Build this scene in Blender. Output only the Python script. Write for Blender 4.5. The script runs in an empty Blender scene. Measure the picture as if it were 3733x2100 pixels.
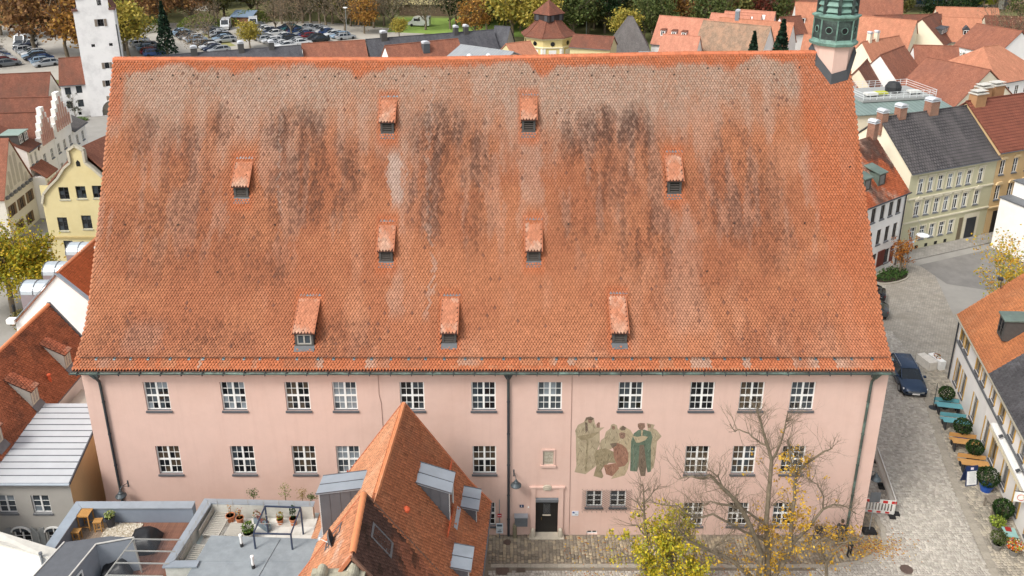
import bpy, bmesh, math, random
import numpy as np
from mathutils import Vector, Matrix
R = random.Random(11)
NR = np.random.default_rng(5)
rad = math.radians
SC = bpy.context.scene
COL = SC.collection
# ---------------------------------------------------------------- camera
cam_d = bpy.data.cameras.new('camera')
cam = bpy.data.objects.new('camera', cam_d); COL.objects.link(cam)
cam.location = (0, -40.95, 36.68); cam.rotation_euler = (rad(90 - 20.5), 0, 0)
cam_d.sensor_width = 36; cam_d.lens = 30.63; cam_d.shift_y = -0.0916
cam_d.clip_start = 0.5; cam_d.clip_end = 3000
SC.camera = cam
# ---------------------------------------------------------------- sky, sun, exposure
SUN_EL, SUN_DIR = 48.0, (-0.74, -0.67)
world = bpy.data.worlds.new('World'); SC.world = world; world.use_nodes = True
wn, wl = world.node_tree.nodes, world.node_tree.links
sky = wn.new('ShaderNodeTexSky'); sky.sky_type = 'NISHITA'; sky.sun_disc = False
sky.sun_elevation = rad(SUN_EL); sky.sun_rotation = math.atan2(SUN_DIR[0], SUN_DIR[1])
sky.dust_density = 4.0; sky.air_density = 1.2; sky.ozone_density = 1.0
hs = wn.new('ShaderNodeHueSaturation'); hs.inputs['Saturation'].default_value = 0.32
wl.new(sky.outputs[0], hs.inputs['Color']); wl.new(hs.outputs[0], wn['Background'].inputs['Color'])
wn['Background'].inputs['Strength'].default_value = 0.15
sun_d = bpy.data.lights.new('sun', 'SUN'); sun_d.energy = 1.4; sun_d.angle = rad(16); sun_d.color = (1.0, 0.95, 0.88)
sun = bpy.data.objects.new('sun', sun_d); COL.objects.link(sun)
_h = Vector((SUN_DIR[0], SUN_DIR[1])).normalized() * math.cos(rad(SUN_EL))
sun.rotation_euler = Vector((_h.x, _h.y, math.sin(rad(SUN_EL)))).to_track_quat('Z', 'Y').to_euler()
sun.location = (-60, -60, 80)
SC.view_settings.view_transform = 'Standard'; SC.view_settings.look = 'None'
SC.view_settings.gamma = 1.0; SC.view_settings.use_curve_mapping = False
SC.view_settings.exposure = 0.52
SC.render.engine = 'CYCLES'
SC.cycles.max_bounces = 5; SC.cycles.diffuse_bounces = 3; SC.cycles.glossy_bounces = 3
SC.cycles.transmission_bounces = 3; SC.cycles.transparent_max_bounces = 6
SC.cycles.use_adaptive_sampling = True; SC.cycles.adaptive_threshold = 0.02
SC.cycles.use_denoising = True
# ---------------------------------------------------------------- helpers
def lin(c):
    if isinstance(c, str): c = [int(c[i:i + 2], 16) for i in (0, 2, 4)]
    r = []
    for v in c[:3]:
        v = v / 255.0
        r.append(v / 12.92 if v <= 0.04045 else ((v + 0.055) / 1.055) ** 2.4)
    return (r[0], r[1], r[2], 1.0)
MATS = {}
def mat(name, col, rough=0.8, var=0.12, scale=3.0, metal=0.0, bump=0.0, bscale=40.0, attr=None, spec=None, stain=None, stain_amt=0.35, stain_scale=0.35, transl=0.0, trans=0.0, objrand=0.0):
    """procedural material: base colour broken by two octaves of noise, optional stains, optional per-vertex tint"""
    if name in MATS: return MATS[name]
    m = bpy.data.materials.new(name); m.use_nodes = True; MATS[name] = m
    n, l = m.node_tree.nodes, m.node_tree.links
    b = n['Principled BSDF']; b.inputs['Roughness'].default_value = rough; b.inputs['Metallic'].default_value = metal
    if spec is not None: b.inputs['Specular IOR Level'].default_value = spec
    if trans: b.inputs['Transmission Weight'].default_value = trans
    c = lin(col)
    tc = n.new('ShaderNodeTexCoord')
    if attr:
        a = n.new('ShaderNodeAttribute'); a.attribute_name = attr; cur = a.outputs['Color']
    else:
        rgb = n.new('ShaderNodeRGB'); rgb.outputs[0].default_value = c; cur = rgb.outputs[0]
    if objrand:
        oi = n.new('ShaderNodeObjectInfo'); h = n.new('ShaderNodeHueSaturation')
        mr = n.new('ShaderNodeMapRange'); mr.inputs['To Min'].default_value = 1 - objrand; mr.inputs['To Max'].default_value = 1 + objrand
        l.new(oi.outputs['Random'], mr.inputs['Value']); l.new(mr.outputs[0], h.inputs['Value']); l.new(cur, h.inputs['Color']); cur = h.outputs[0]
    if var:
        nz = n.new('ShaderNodeTexNoise'); nz.inputs['Scale'].default_value = scale; nz.inputs['Detail'].default_value = 6.0; nz.inputs['Roughness'].default_value = 0.65
        l.new(tc.outputs['Object'], nz.inputs['Vector'])
        mr = n.new('ShaderNodeMapRange'); mr.inputs['From Min'].default_value = 0.3; mr.inputs['From Max'].default_value = 0.7
        mr.inputs['To Min'].default_value = 1 - var; mr.inputs['To Max'].default_value = 1 + var
        l.new(nz.outputs['Fac'], mr.inputs['Value'])
        h = n.new('ShaderNodeHueSaturation'); l.new(mr.outputs[0], h.inputs['Value']); l.new(cur, h.inputs['Color']); cur = h.outputs[0]
    if stain:
        nz = n.new('ShaderNodeTexNoise'); nz.inputs['Scale'].default_value = stain_scale; nz.inputs['Detail'].default_value = 8.0; nz.inputs['Roughness'].default_value = 0.7
        l.new(tc.outputs['Object'], nz.inputs['Vector'])
        mr = n.new('ShaderNodeMapRange'); mr.inputs['From Min'].default_value = 0.48; mr.inputs['From Max'].default_value = 0.68; mr.inputs['To Max'].default_value = stain_amt
        l.new(nz.outputs['Fac'], mr.inputs['Value'])
        mx = n.new('ShaderNodeMix'); mx.data_type = 'RGBA'; mx.inputs['B'].default_value = lin(stain)
        l.new(mr.outputs[0], mx.inputs['Factor']); l.new(cur, mx.inputs['A']); cur = mx.outputs['Result']
    l.new(cur, b.inputs['Base Color'])
    if bump:
        nz = n.new('ShaderNodeTexNoise'); nz.inputs['Scale'].default_value = bscale; nz.inputs['Detail'].default_value = 4.0
        l.new(tc.outputs['Object'], nz.inputs['Vector'])
        bp = n.new('ShaderNodeBump'); bp.inputs['Strength'].default_value = bump; bp.inputs['Distance'].default_value = 0.03
        l.new(nz.outputs['Fac'], bp.inputs['Height']); l.new(bp.outputs[0], b.inputs['Normal'])
    if transl:
        tr = n.new('ShaderNodeBsdfTranslucent'); l.new(cur, tr.inputs['Color'])
        ms = n.new('ShaderNodeMixShader'); ms.inputs['Fac'].default_value = transl
        l.new(b.outputs[0], ms.inputs[1]); l.new(tr.outputs[0], ms.inputs[2]); l.new(ms.outputs[0], n['Material Output'].inputs['Surface'])
    return m
def brickmat(name, c1, c2, mortar, w=0.18, h=0.16, ms=0.012, rough=0.85, stain=None, stain_amt=0.6, stain_scale=0.5, bump=0.6, offset=0.5, streak=1.0, var=0.2):
    """tile / slate / cobble courses laid out in metres on the surface (UV in metres, u level, v up the slope)"""
    if name in MATS: return MATS[name]
    m = bpy.data.materials.new(name); m.use_nodes = True; MATS[name] = m
    n, l = m.node_tree.nodes, m.node_tree.links
    b = n['Principled BSDF']; b.inputs['Roughness'].default_value = rough; b.inputs['Specular IOR Level'].default_value = 0.25
    uv = n.new('ShaderNodeUVMap'); uv.uv_map = 'UVMap'
    br = n.new('ShaderNodeTexBrick'); br.inputs['Scale'].default_value = 1.0; br.offset = offset
    br.inputs['Brick Width'].default_value = w; br.inputs['Row Height'].default_value = h
    br.inputs['Mortar Size'].default_value = ms; br.inputs['Mortar Smooth'].default_value = 0.3; br.inputs['Bias'].default_value = 0.0
    br.inputs['Color1'].default_value = lin(c1); br.inputs['Color2'].default_value = lin(c2); br.inputs['Mortar'].default_value = lin(mortar)
    l.new(uv.outputs[0], br.inputs['Vector'])
    cur = br.outputs['Color']
    mp = n.new('ShaderNodeMapping'); mp.inputs['Scale'].default_value = (1.0, 1.0 / streak, 1.0); l.new(uv.outputs[0], mp.inputs['Vector'])
    def noise(sc, lo, hi, to0, to1):
        nz = n.new('ShaderNodeTexNoise'); nz.inputs['Scale'].default_value = sc; nz.inputs['Detail'].default_value = 7.0; nz.inputs['Roughness'].default_value = 0.68
        l.new(mp.outputs[0], nz.inputs['Vector'])
        mr = n.new('ShaderNodeMapRange'); mr.inputs['From Min'].default_value = lo; mr.inputs['From Max'].default_value = hi
        mr.inputs['To Min'].default_value = to0; mr.inputs['To Max'].default_value = to1
        l.new(nz.outputs['Fac'], mr.inputs['Value']); return mr.outputs[0]
    hsv = n.new('ShaderNodeHueSaturation'); l.new(noise(1.3, 0.3, 0.7, 1 - var, 1 + var), hsv.inputs['Value']); l.new(cur, hsv.inputs['Color']); cur = hsv.outputs[0]
    if stain:
        mx = n.new('ShaderNodeMix'); mx.data_type = 'RGBA'; mx.inputs['B'].default_value = lin(stain)
        l.new(noise(stain_scale, 0.45, 0.66, 0.0, stain_amt), mx.inputs['Factor']); l.new(cur, mx.inputs['A']); cur = mx.outputs['Result']
    l.new(cur, b.inputs['Base Color'])
    if bump:
        inv = n.new('ShaderNodeMath'); inv.operation = 'SUBTRACT'; inv.inputs[0].default_value = 1.0; l.new(br.outputs['Fac'], inv.inputs[1])
        bp = n.new('ShaderNodeBump'); bp.inputs['Strength'].default_value = bump; bp.inputs['Distance'].default_value = 0.03
        l.new(inv.outputs[0], bp.inputs['Height']); l.new(bp.outputs[0], b.inputs['Normal'])
    return m
def glassmat(name, col='20262c', rough=0.08):
    if name in MATS: return MATS[name]
    m = mat(name, col, rough=rough, var=0.25, scale=1.5, spec=0.6)
    return m
def tag(o, label=None, cat=None, group=None, kind=None):
    if label: o['label'] = label
    if cat: o['category'] = cat
    if group: o['group'] = group
    if kind: o['kind'] = kind
    return o
def thing(name, label, cat, loc=(0, 0, 0), rz=0.0, group=None):
    o = bpy.data.objects.new(name, None); COL.objects.link(o); o.empty_display_size = 0.3
    o.location = loc; o.rotation_euler = (0, 0, rz)
    return tag(o, label, cat, group)
def place(name, mesh, parent=None, loc=(0, 0, 0), rot=(0, 0, 0), scale=None):
    o = bpy.data.objects.new(name, mesh); COL.objects.link(o)
    o.location = loc; o.rotation_euler = rot if not isinstance(rot, (int, float)) else (0, 0, rot)
    if scale: o.scale = scale
    if parent is not None: o.parent = parent
    return o
def copy_tree(o, parent=None):
    c = o.copy(); COL.objects.link(c); c.parent = parent
    for ch in list(o.children): copy_tree(ch, c)
    return c
def finish(me, mats, smooth, uv):
    for m in (mats if isinstance(mats, (list, tuple)) else [mats]): me.materials.append(m)
    if smooth: me.polygons.foreach_set('use_smooth', [True] * len(me.polygons))
    if uv:
        L = me.uv_layers.new(name='UVMap')
        co = np.empty(len(me.vertices) * 3); me.vertices.foreach_get('co', co); co = co.reshape(-1, 3)
        for p in me.polygons:
            nn = p.normal
            u = Vector((-nn.y, nn.x, 0)) if abs(nn.z) < 0.999 else Vector((1, 0, 0))
            u.normalize(); v = nn.cross(u)
            for li in p.loop_indices:
                q = Vector(co[me.loops[li].vertex_index]); L.data[li].uv = (q.dot(u), q.dot(v))
    return me
class MB:
    def __init__(s): s.v = []; s.f = []; s.m = []
    def add(s, vs, fs, mi=0):
        o = len(s.v); s.v += [tuple(v) for v in vs]; s.f += [tuple(i + o for i in f) for f in fs]; s.m += [mi] * len(fs); return s
    def quad(s, a, b, c, d, mi=0): return s.add([a, b, c, d], [(0, 1, 2, 3)], mi)
    def poly(s, pts, mi=0): return s.add(pts, [tuple(range(len(pts)))], mi)
    def box(s, x0, x1, y0, y1, z0, z1, mi=0, T=None):
        vs = [(x0, y0, z0), (x1, y0, z0), (x1, y1, z0), (x0, y1, z0), (x0, y0, z1), (x1, y0, z1), (x1, y1, z1), (x0, y1, z1)]
        if T is not None: vs = [T @ Vector(v) for v in vs]
        return s.add(vs, [(3, 2, 1, 0), (4, 5, 6, 7), (0, 1, 5, 4), (1, 2, 6, 5), (2, 3, 7, 6), (3, 0, 4, 7)], mi)
    def prism(s, poly, d, mi=0):
        """closed prism: polygon (3-D points) swept by vector d"""
        n = len(poly); a = [Vector(p) for p in poly]; d = Vector(d); b = [p + d for p in a]
        nn = Vector((0, 0, 0))
        for i in range(n): nn += a[i].cross(a[(i + 1) % n])
        if nn.dot(d) > 0: a.reverse(); b.reverse()
        return s.add(a + b, [tuple(range(n)), tuple(range(2 * n - 1, n - 1, -1))] + [(i, i + n, (i + 1) % n + n, (i + 1) % n) for i in range(n)], mi)
    def bar(s, p, q, w, h=None, mi=0, up=(0, 0, 1)):
        p, q = Vector(p), Vector(q); h = h or w; d = (q - p).normalized(); u = Vector(up)
        if abs(d.dot(u)) > 0.98: u = Vector((0, 1, 0))
        x = d.cross(u).normalized(); y = x.cross(d)
        c = [p + x * a * w / 2 + y * b * h / 2 for a, b in ((-1, -1), (1, -1), (1, 1), (-1, 1))]
        return s.prism(c, q - p, mi)
    def tube(s, pts, rs, n=6, mi=0, caps=True):
        pts = [Vector(p) for p in pts]
        if isinstance(rs, (int, float)): rs = [rs] * len(pts)
        o = len(s.v); prev = None
        for i, p in enumerate(pts):
            d = (pts[min(i + 1, len(pts) - 1)] - pts[max(i - 1, 0)])
            d = d.normalized() if d.length > 1e-9 else Vector((0, 0, 1))
            if prev is None: x = d.orthogonal().normalized()
            else:
                x = prev - d * prev.dot(d); x = x.normalized() if x.length > 1e-6 else d.orthogonal().normalized()
            prev = x; y = d.cross(x)
            for k in range(n):
                a = 2 * math.pi * k / n; s.v.append(tuple(p + (x * math.cos(a) + y * math.sin(a)) * rs[i]))
        for i in range(len(pts) - 1):
            for k in range(n):
                s.f.append((o + i * n + k, o + i * n + (k + 1) % n, o + (i + 1) * n + (k + 1) % n, o + (i + 1) * n + k)); s.m.append(mi)
        if caps:
            s.f.append(tuple(o + k for k in range(n - 1, -1, -1))); s.m.append(mi)
            s.f.append(tuple(o + (len(pts) - 1) * n + k for k in range(n))); s.m.append(mi)
        return s
    def lathe(s, prof, n=12, mi=0, c=(0, 0, 0), a0=0.0):
        """profile [(r, z)...] turned about the vertical through c"""
        o = len(s.v)
        for r, z in prof:
            for k in range(n):
                a = a0 + 2 * math.pi * k / n; s.v.append((c[0] + r * math.cos(a), c[1] + r * math.sin(a), c[2] + z))
        for i in range(len(prof) - 1):
            for k in range(n):
                s.f.append((o + i * n + k, o + i * n + (k + 1) % n, o + (i + 1) * n + (k + 1) % n, o + (i + 1) * n + k)); s.m.append(mi)
        s.f.append(tuple(o + k for k in range(n - 1, -1, -1))); s.m.append(mi)
        s.f.append(tuple(o + (len(prof) - 1) * n + k for k in range(n))); s.m.append(mi)
        return s
    def mesh(s, name, mats, smooth=False, uv=False):
        me = bpy.data.meshes.new(name); me.from_pydata(s.v, [], s.f)
        if any(s.m): me.polygons.foreach_set('material_index', s.m)
        me.update(); return finish(me, mats, smooth, uv)
    def build(s, name, mats, parent=None, loc=(0, 0, 0), rot=(0, 0, 0), smooth=False, uv=False):
        return place(name, s.mesh(name, mats, smooth, uv), parent, loc, rot)
def inst_mesh(name, tv, tf, pos, U, V, N, cols, mats, jit=None, fmi=None):
    """one mesh of many small pieces: template (verts in a local u,v,n frame) set at each frame, with one tint per piece"""
    tv = np.asarray(tv, float); k = len(tv); n = len(pos)
    sc = np.ones((n, 1)) if jit is None else jit.reshape(n, 1)
    vs = pos[:, None, :] + (sc * tv[None, :, 0])[..., None] * U[:, None, :] + (sc * tv[None, :, 1])[..., None] * V[:, None, :] + tv[None, :, 2][..., None] * N[:, None, :]
    me = bpy.data.meshes.new(name); me.vertices.add(n * k); me.vertices.foreach_set('co', vs.reshape(-1))
    flat = np.concatenate([np.asarray(f) for f in tf]); sizes = np.array([len(f) for f in tf])
    loops = (np.arange(n)[:, None] * k + flat[None, :]).reshape(-1)
    me.loops.add(len(loops)); me.loops.foreach_set('vertex_index', loops.astype(np.int32))
    st = np.concatenate([[0], np.cumsum(sizes)[:-1]]); starts = (np.arange(n)[:, None] * len(flat) + st[None, :]).reshape(-1)
    me.polygons.add(len(starts)); me.polygons.foreach_set('loop_start', starts.astype(np.int32))
    if fmi is not None: me.polygons.foreach_set('material_index', np.tile(np.asarray(fmi, np.int32), n))
    me.update(calc_edges=True)
    a = me.color_attributes.new('tint', 'FLOAT_COLOR', 'POINT')
    cc = np.ones((n, k, 4)); cc[:, :, :3] = cols[:, None, :]; a.data.foreach_set('color', cc.reshape(-1))
    for m in (mats if isinstance(mats, (list, tuple)) else [mats]): me.materials.append(m)
    return me
def vnoise(x, y, seed=0):
    """smooth value noise on arrays"""
    xi = np.floor(x).astype(int); yi = np.floor(y).astype(int); fx = x - xi; fy = y - yi
    fx = fx * fx * (3 - 2 * fx); fy = fy * fy * (3 - 2 * fy)
    def h(a, b):
        q = np.sin(a * 127.1 + b * 311.7 + seed * 74.7) * 43758.5453; return q - np.floor(q)
    return (h(xi, yi) * (1 - fx) + h(xi + 1, yi) * fx) * (1 - fy) + (h(xi, yi + 1) * (1 - fx) + h(xi + 1, yi + 1) * fx) * fy
def fbm(x, y, seed=0, o=4):
    t = 0; a = 0.5; s = 0
    for i in range(o): t = t + a * vnoise(x * 2 ** i, y * 2 ** i, seed + i * 13); s += a; a *= 0.55
    return t / s
def sstep(a, b, x): t = np.clip((x - a) / (b - a), 0, 1); return t * t * (3 - 2 * t)
def mixc(c, d, f): return c * (1 - f[:, None]) + np.array(lin(d)[:3])[None, :] * f[:, None]
# ---- plain tiles laid on a flat slope
def tile_template(w, e, pointed, lift=0.045, t=0.045):
    h = e * (1.0 if pointed else 0.45); g = w / 2 - 0.004
    if pointed:
        tv = [(0, 0, lift), (g, h, lift * .9), (g, 2.1 * e, .004), (-g, 2.1 * e, .004), (-g, h, lift * .9), (-g, h, lift * .9 - t), (0, 0, lift - t), (g, h, lift * .9 - t)]
        tf = [(0, 1, 2, 3, 4), (0, 4, 5, 6), (0, 6, 7, 1)]
    else:
        tv = [(-.35 * w, .05 * e, lift), (.35 * w, .05 * e, lift), (g, h, lift * .9), (g, 2.0 * e, .004), (-g, 2.0 * e, .004), (-g, h, lift * .9),
              (-g, h, lift * .9 - t), (-.35 * w, .05 * e, lift - t), (.35 * w, .05 * e, lift - t), (g, h, lift * .9 - t)]
        tf = [(0, 1, 2, 3, 4, 5), (0, 5, 6, 7), (0, 7, 8, 1), (1, 8, 9, 2)]
    return tv, tf
def slope_frames(O, U, V, W, H, w, e, inside=None):
    """rows of tiles: O eave corner, U level direction, V up the slope"""
    U = np.array(Vector(U).normalized()); V = np.array(Vector(V).normalized()); Nn = np.cross(U, V)
    rows = int(H / e); cols = int(W / w); r, c = np.meshgrid(np.arange(rows), np.arange(cols + 1), indexing='ij')
    u = (c + 0.5 * (r % 2)) * w + w * 0.5; v = r * e * 1.0; u = u.reshape(-1); v = v.reshape(-1).astype(float)
    ok = u < W - w * .3
    if inside is not None: ok &= inside(u, v)
    u, v = u[ok], v[ok]
    pos = np.array(O)[None] + u[:, None] * U + v[:, None] * V
    n = len(u); return u, v, pos, np.repeat(U[None], n, 0), np.repeat(V[None], n, 0), np.repeat(Nn[None], n, 0)
TILE_E = mat('clay_tile_edge', '000000', rough=0.9, var=0.2, scale=9, attr='tint'); _h = TILE_E.node_tree.nodes.new('ShaderNodeMix'); _h.data_type = 'RGBA'; _h.inputs['Factor'].default_value = .8; _h.inputs['B'].default_value = lin('3a221a'); _bb = TILE_E.node_tree.nodes['Principled BSDF']; _sk = _bb.inputs['Base Color'].links[0].from_socket; TILE_E.node_tree.links.new(_sk, _h.inputs['A']); TILE_E.node_tree.links.new(_h.outputs['Result'], _bb.inputs['Base Color'])  # edge faces: grime plus the shadow lines round each tile, mixed in as dark brown
TILE_M = mat('clay_tile', '000000', rough=0.82, var=0.10, scale=22.0, attr='tint', spec=0.25, bump=0.15, bscale=60)
def tiled_slope(parent, O, U, V, W, H, colfn, w=0.18, e=0.16, pointed=False, inside=None, single=0, lift=0.04, name='roof_tiles', thick=.045):
    u, v, pos, UU, VV, NN = slope_frames(O, U, V, W, H, w, e, inside)
    cols = np.clip(colfn(u, v), 0, 1); tv, tf = tile_template(w, e, pointed, lift, thick)
    pos = pos + NN * NR.normal(0, .004, len(u))[:, None]
    if single:
        order = np.argsort(v + 1e-3 * u)[:single]; keep = np.ones(len(u), bool); keep[order] = False
        for k in range(8):
            sub = order[k::8]
            if len(sub) == 0: continue
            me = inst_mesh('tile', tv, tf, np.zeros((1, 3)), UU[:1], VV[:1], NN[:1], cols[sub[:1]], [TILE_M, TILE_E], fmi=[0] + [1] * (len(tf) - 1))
            for i in sub: place('tile', me, parent, tuple(pos[i]))
        u, pos, UU, VV, NN, cols = u[keep], pos[keep], UU[keep], VV[keep], NN[keep], cols[keep]
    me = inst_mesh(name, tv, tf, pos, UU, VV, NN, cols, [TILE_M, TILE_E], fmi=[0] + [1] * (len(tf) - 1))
    return tag(place(name, me, parent), kind='stuff')
def tilecol(base, dark=None, amt=0.5, sc=0.6, seed=1, var=0.1, light=None):
    def f(u, v):
        n = len(u); c = np.repeat(np.array(lin(base)[:3])[None], n, 0)
        if light: c = mixc(c, light, sstep(.5, .75, fbm(u * sc * 1.3, v * sc, seed + 5)) * .8)
        if dark: c = mixc(c, dark, sstep(.48, .68, fbm(u * sc, v * sc * .6, seed)) * amt)
        return c * (1 + NR.normal(0, var, n))[:, None]
    return f
# ================================================================ ground, streets
ASPH = mat('asphalt', '85837f', rough=0.9, var=0.12, scale=0.6, bump=0.2, bscale=30, stain='6d6b68', stain_amt=0.5)
def sheet(name, pts, z, m, uv=False):
    return tag(MB().poly([(x, y, z) for x, y in pts]).build(name, m, uv=uv), kind='structure')
sheet('ground', [(-900, -300), (900, -300), (900, 1500), (-900, 1500)], -0.030, mat('grass_soil', '6f7444', rough=0.95, var=0.3, scale=0.08, stain='8a7d5a', stain_amt=0.7, stain_scale=0.03))
sheet('town_ground', [(-130, -60), (130, -60), (130, 100), (90, 150), (-40, 120), (-130, 96)], -0.016, mat('town_asphalt', '94918b', rough=0.9, var=0.1, scale=0.5))
COB = brickmat('cobble_far', 'aaa397', '99938a', '7c766d', w=0.22, h=0.2, ms=0.014, stain='8c8579', stain_amt=0.6, stain_scale=0.4, bump=0.4)
sheet('square_paving', [(20.4, -8), (34, -8), (36, 16), (41, 36), (37, 40), (22, 38)], -0.006, COB, uv=True)
sheet('lane_paving', [(-24, -8), (20.4, -8), (20.4, 0.5), (-24, 0.5)], -0.006, mat('lane_bed', '7a7164', rough=0.95, var=0.15, scale=6))
STONE_M = mat('cobble_stone', '000000', rough=0.85, var=0.12, scale=18, attr='tint', bump=0.3, bscale=40, spec=0.3)
def cobbles(parent_name, x0, x1, y0, y1, w, h, cols, test=None, along='y', single=0, ang=0.0, ctr=(0, 0)):
    """setts in staggered courses; courses run along y (stones staggered along the course)"""
    if along == 'y':
        c = np.arange(x0, x1, w); pos = []
        for i, x in enumerate(c):
            y = y0 + R.random() * h
            while y < y1:
                l = h * R.uniform(.75, 1.3); pos.append((x + w / 2 + R.uniform(-.006, .006), y + l / 2, w, l)); y += l
    else:
        pos = []; y = y0
        while y < y1:
            hh = h * R.uniform(.9, 1.1); x = x0 + R.random() * w
            while x < x1:
                l = w * R.uniform(.7, 1.35); pos.append((x + l / 2, y + hh / 2 + R.uniform(-.008, .008), l, hh)); x += l
            y += hh
    P = np.array(pos)
    if ang:
        ca, sa = math.cos(ang), math.sin(ang); dx, dy = P[:, 0] - ctr[0], P[:, 1] - ctr[1]
        P[:, 0], P[:, 1] = ctr[0] + ca * dx - sa * dy, ctr[1] + sa * dx + ca * dy
    if test is not None: P = P[test(P[:, 0], P[:, 1])]
    n = len(P); pick = NR.integers(0, len(cols), n); C = np.array([lin(c)[:3] for c in cols])[pick] * (1 + NR.normal(0, .06, n))[:, None]
    C *= (0.85 + 0.3 * fbm(P[:, 0] * .5, P[:, 1] * .5, 9))[:, None]; C = np.clip(C, 0, 1)
    j = 0.009
    U = np.zeros((n, 3)); V = np.zeros((n, 3)); N = np.repeat(np.array([[0, 0, 1.0]]), n, 0)
    th = ang + NR.normal(0, .03, n)
    U[:, 0] = np.cos(th) * (P[:, 2] / 2 - j); U[:, 1] = np.sin(th) * (P[:, 2] / 2 - j)
    V[:, 0] = -np.sin(th) * (P[:, 3] / 2 - j); V[:, 1] = np.cos(th) * (P[:, 3] / 2 - j)
    pos3 = np.stack([P[:, 0], P[:, 1], NR.normal(0, .003, n)], 1)
    tv = [(-.86, -.86, .022), (.86, -.86, .022), (.86, .86, .022), (-.86, .86, .022), (-1, -1, .008), (1, -1, .008), (1, 1, .008), (-1, 1, .008), (-1, -1, -.02), (1, -1, -.02), (1, 1, -.02), (-1, 1, -.02)]
    tf = [(0, 1, 2, 3), (4, 5, 1, 0), (5, 6, 2, 1), (6, 7, 3, 2), (7, 4, 0, 3), (8, 9, 5, 4), (9, 10, 6, 5), (10, 11, 7, 6), (11, 8, 4, 7)]
    keep = np.ones(n, bool)
    if single:
        order = np.argsort(P[:, 1] + .02 * np.abs(P[:, 0] - 4))[:single]; keep[order] = False
    me = inst_mesh(parent_name, tv, tf, pos3[keep], U[keep], V[keep], N[keep], C[keep], STONE_M)
    root = tag(place(parent_name, me), kind='structure')
    if single:
        for k in range(10):
            sub = order[k::10]
            if len(sub) == 0: continue
            i0 = sub[0]; u0 = np.array([[1.0, 0, 0]]); v0 = np.array([[0, 1.0, 0]])
            me1 = inst_mesh('cobble', tv, tf, np.zeros((1, 3)), u0, v0, N[:1], C[i0:i0 + 1], STONE_M)
            for i in sub:
                place('cobble', me1, root, tuple(pos3[i]), (0, 0, float(th[i])), scale=(P[i, 2] / 2 - j, P[i, 3] / 2 - j, 1))
    return root
def clear_lane(x, y):
    ok = np.ones(len(x), bool)
    for (cx, cy, r) in ((-0.53, -2.76, .42), (-0.28, -0.62, .26), (22.04, -2.7, .38)): ok &= (x - cx) ** 2 + (y - cy) ** 2 > r * r
    ok &= ~((np.abs(x - .5) < .3) & (np.abs(y + 2.75) < .16))
    return ok
KP = [(-1.2, -2.45), (8, -2.45), (17.8, -2.48), (19.6, -2.2), (20.8, -1.6), (21.6, -.7), (22.0, .5), (21.95, 1.7), (21.6, 2.8), (21.45, 5), (21.5, 12), (21.9, 24)]
def kerb_y(x): return np.interp(x, [-2, 17.8, 19.6, 20.8, 21.6], [-2.45, -2.48, -2.2, -1.6, -.7])
def in_walk(x, y):
    lim = np.interp(y, [-2.6, -2.2, -1.6, -.7, .5, 1.7, 2.8, 5, 24], [17.8, 19.5, 20.75, 21.5, 21.9, 21.85, 21.5, 21.35, 21.8])
    return (x < lim - .12) & (y > kerb_y(x) + .16) & clear_lane(x, y) & ~((x < 20.52) & (y > -.02))
WALKC = ['8c8272', '978c7a', '857b6c', 'a0937d', '8f8474', '7d7467', 'a3967f']
ROADC = ['b0aaa0', 'a7a197', 'b7b1a6', 'a09a91', 'aca69c', 'bab4aa']
cobbles('pavement', -1.35, 22.2, -2.4, 6.0, .205, .24, WALKC, in_walk, 'y', single=260)
strip = lambda y: np.interp(y, [-6, -2.8, 4.6, 14.1, 20], [26.2, 26.82, 28.2, 30.7, 32.5])
def in_road(x, y):
    lim = np.interp(y, [-4, -2.6, -2.2, -1.6, -.7, .5, 1.7, 2.8, 5, 24], [-9, 17.8, 19.6, 20.85, 21.65, 22.05, 22.0, 21.65, 21.5, 21.95])
    return np.where(y < -2.45, True, x > lim + .12) & (y < 24) & (x < strip(y) - .28) & clear_lane(x, y) & ~((y > -2.75) & (x < 17))
cobbles('street', -1.4, 32.0, -3.9, 24, .19, .155, ROADC, in_road, 'x', ang=0.0)
def in_side(x, y): return (x > strip(y) + .3) & (x < np.interp(y, [-6, 1.93, 16.7, 19], [28.6, 30.25, 33.5, 34.1]))
cobbles('side_pavement', 25.5, 34.2, -4, 19, .19, .19, ['9b9487', 'a49c8e', '8d877b', 'b0a796'], in_side, 'x')
# kerbstones and the stone strip beside the restaurant
kr = tag(thing('kerb', None, None), kind='structure'); SLAB = mat('kerb_granite', '9c9588', rough=0.85, var=0.14, scale=9, bump=0.25, objrand=0.1)
def run_slabs(root, pts, w, step, h=.035, nm='kerbstone'):
    pts = [Vector((p[0], p[1], 0)) for p in pts]; seg = [(a, b) for a, b in zip(pts, pts[1:])]
    me = MB().box(-step / 2 + .008, step / 2 - .008, -w / 2, w / 2, -.03, h).mesh(nm, SLAB); carry = step / 2
    for a, b in seg:
        L = (b - a).length; d = (b - a) / L; t = carry
        while t < L:
            p = a + d * t; place(nm, me, root, (p.x, p.y, R.uniform(-.004, .004)), math.atan2(d.y, d.x)); t += step
        carry = t - L
run_slabs(kr, KP, .26, .75)
run_slabs(kr, [(26.25, -5.5), (26.82, -2.8), (28.2, 4.6), (29.4, 9.5), (30.7, 14.1), (31.8, 17.5)], .46, .6, h=.024, nm='gutter_slab')
IRON = mat('cast_iron', '5a4a42', rough=0.6, var=0.2, scale=12, bump=0.5, bscale=25)
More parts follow.
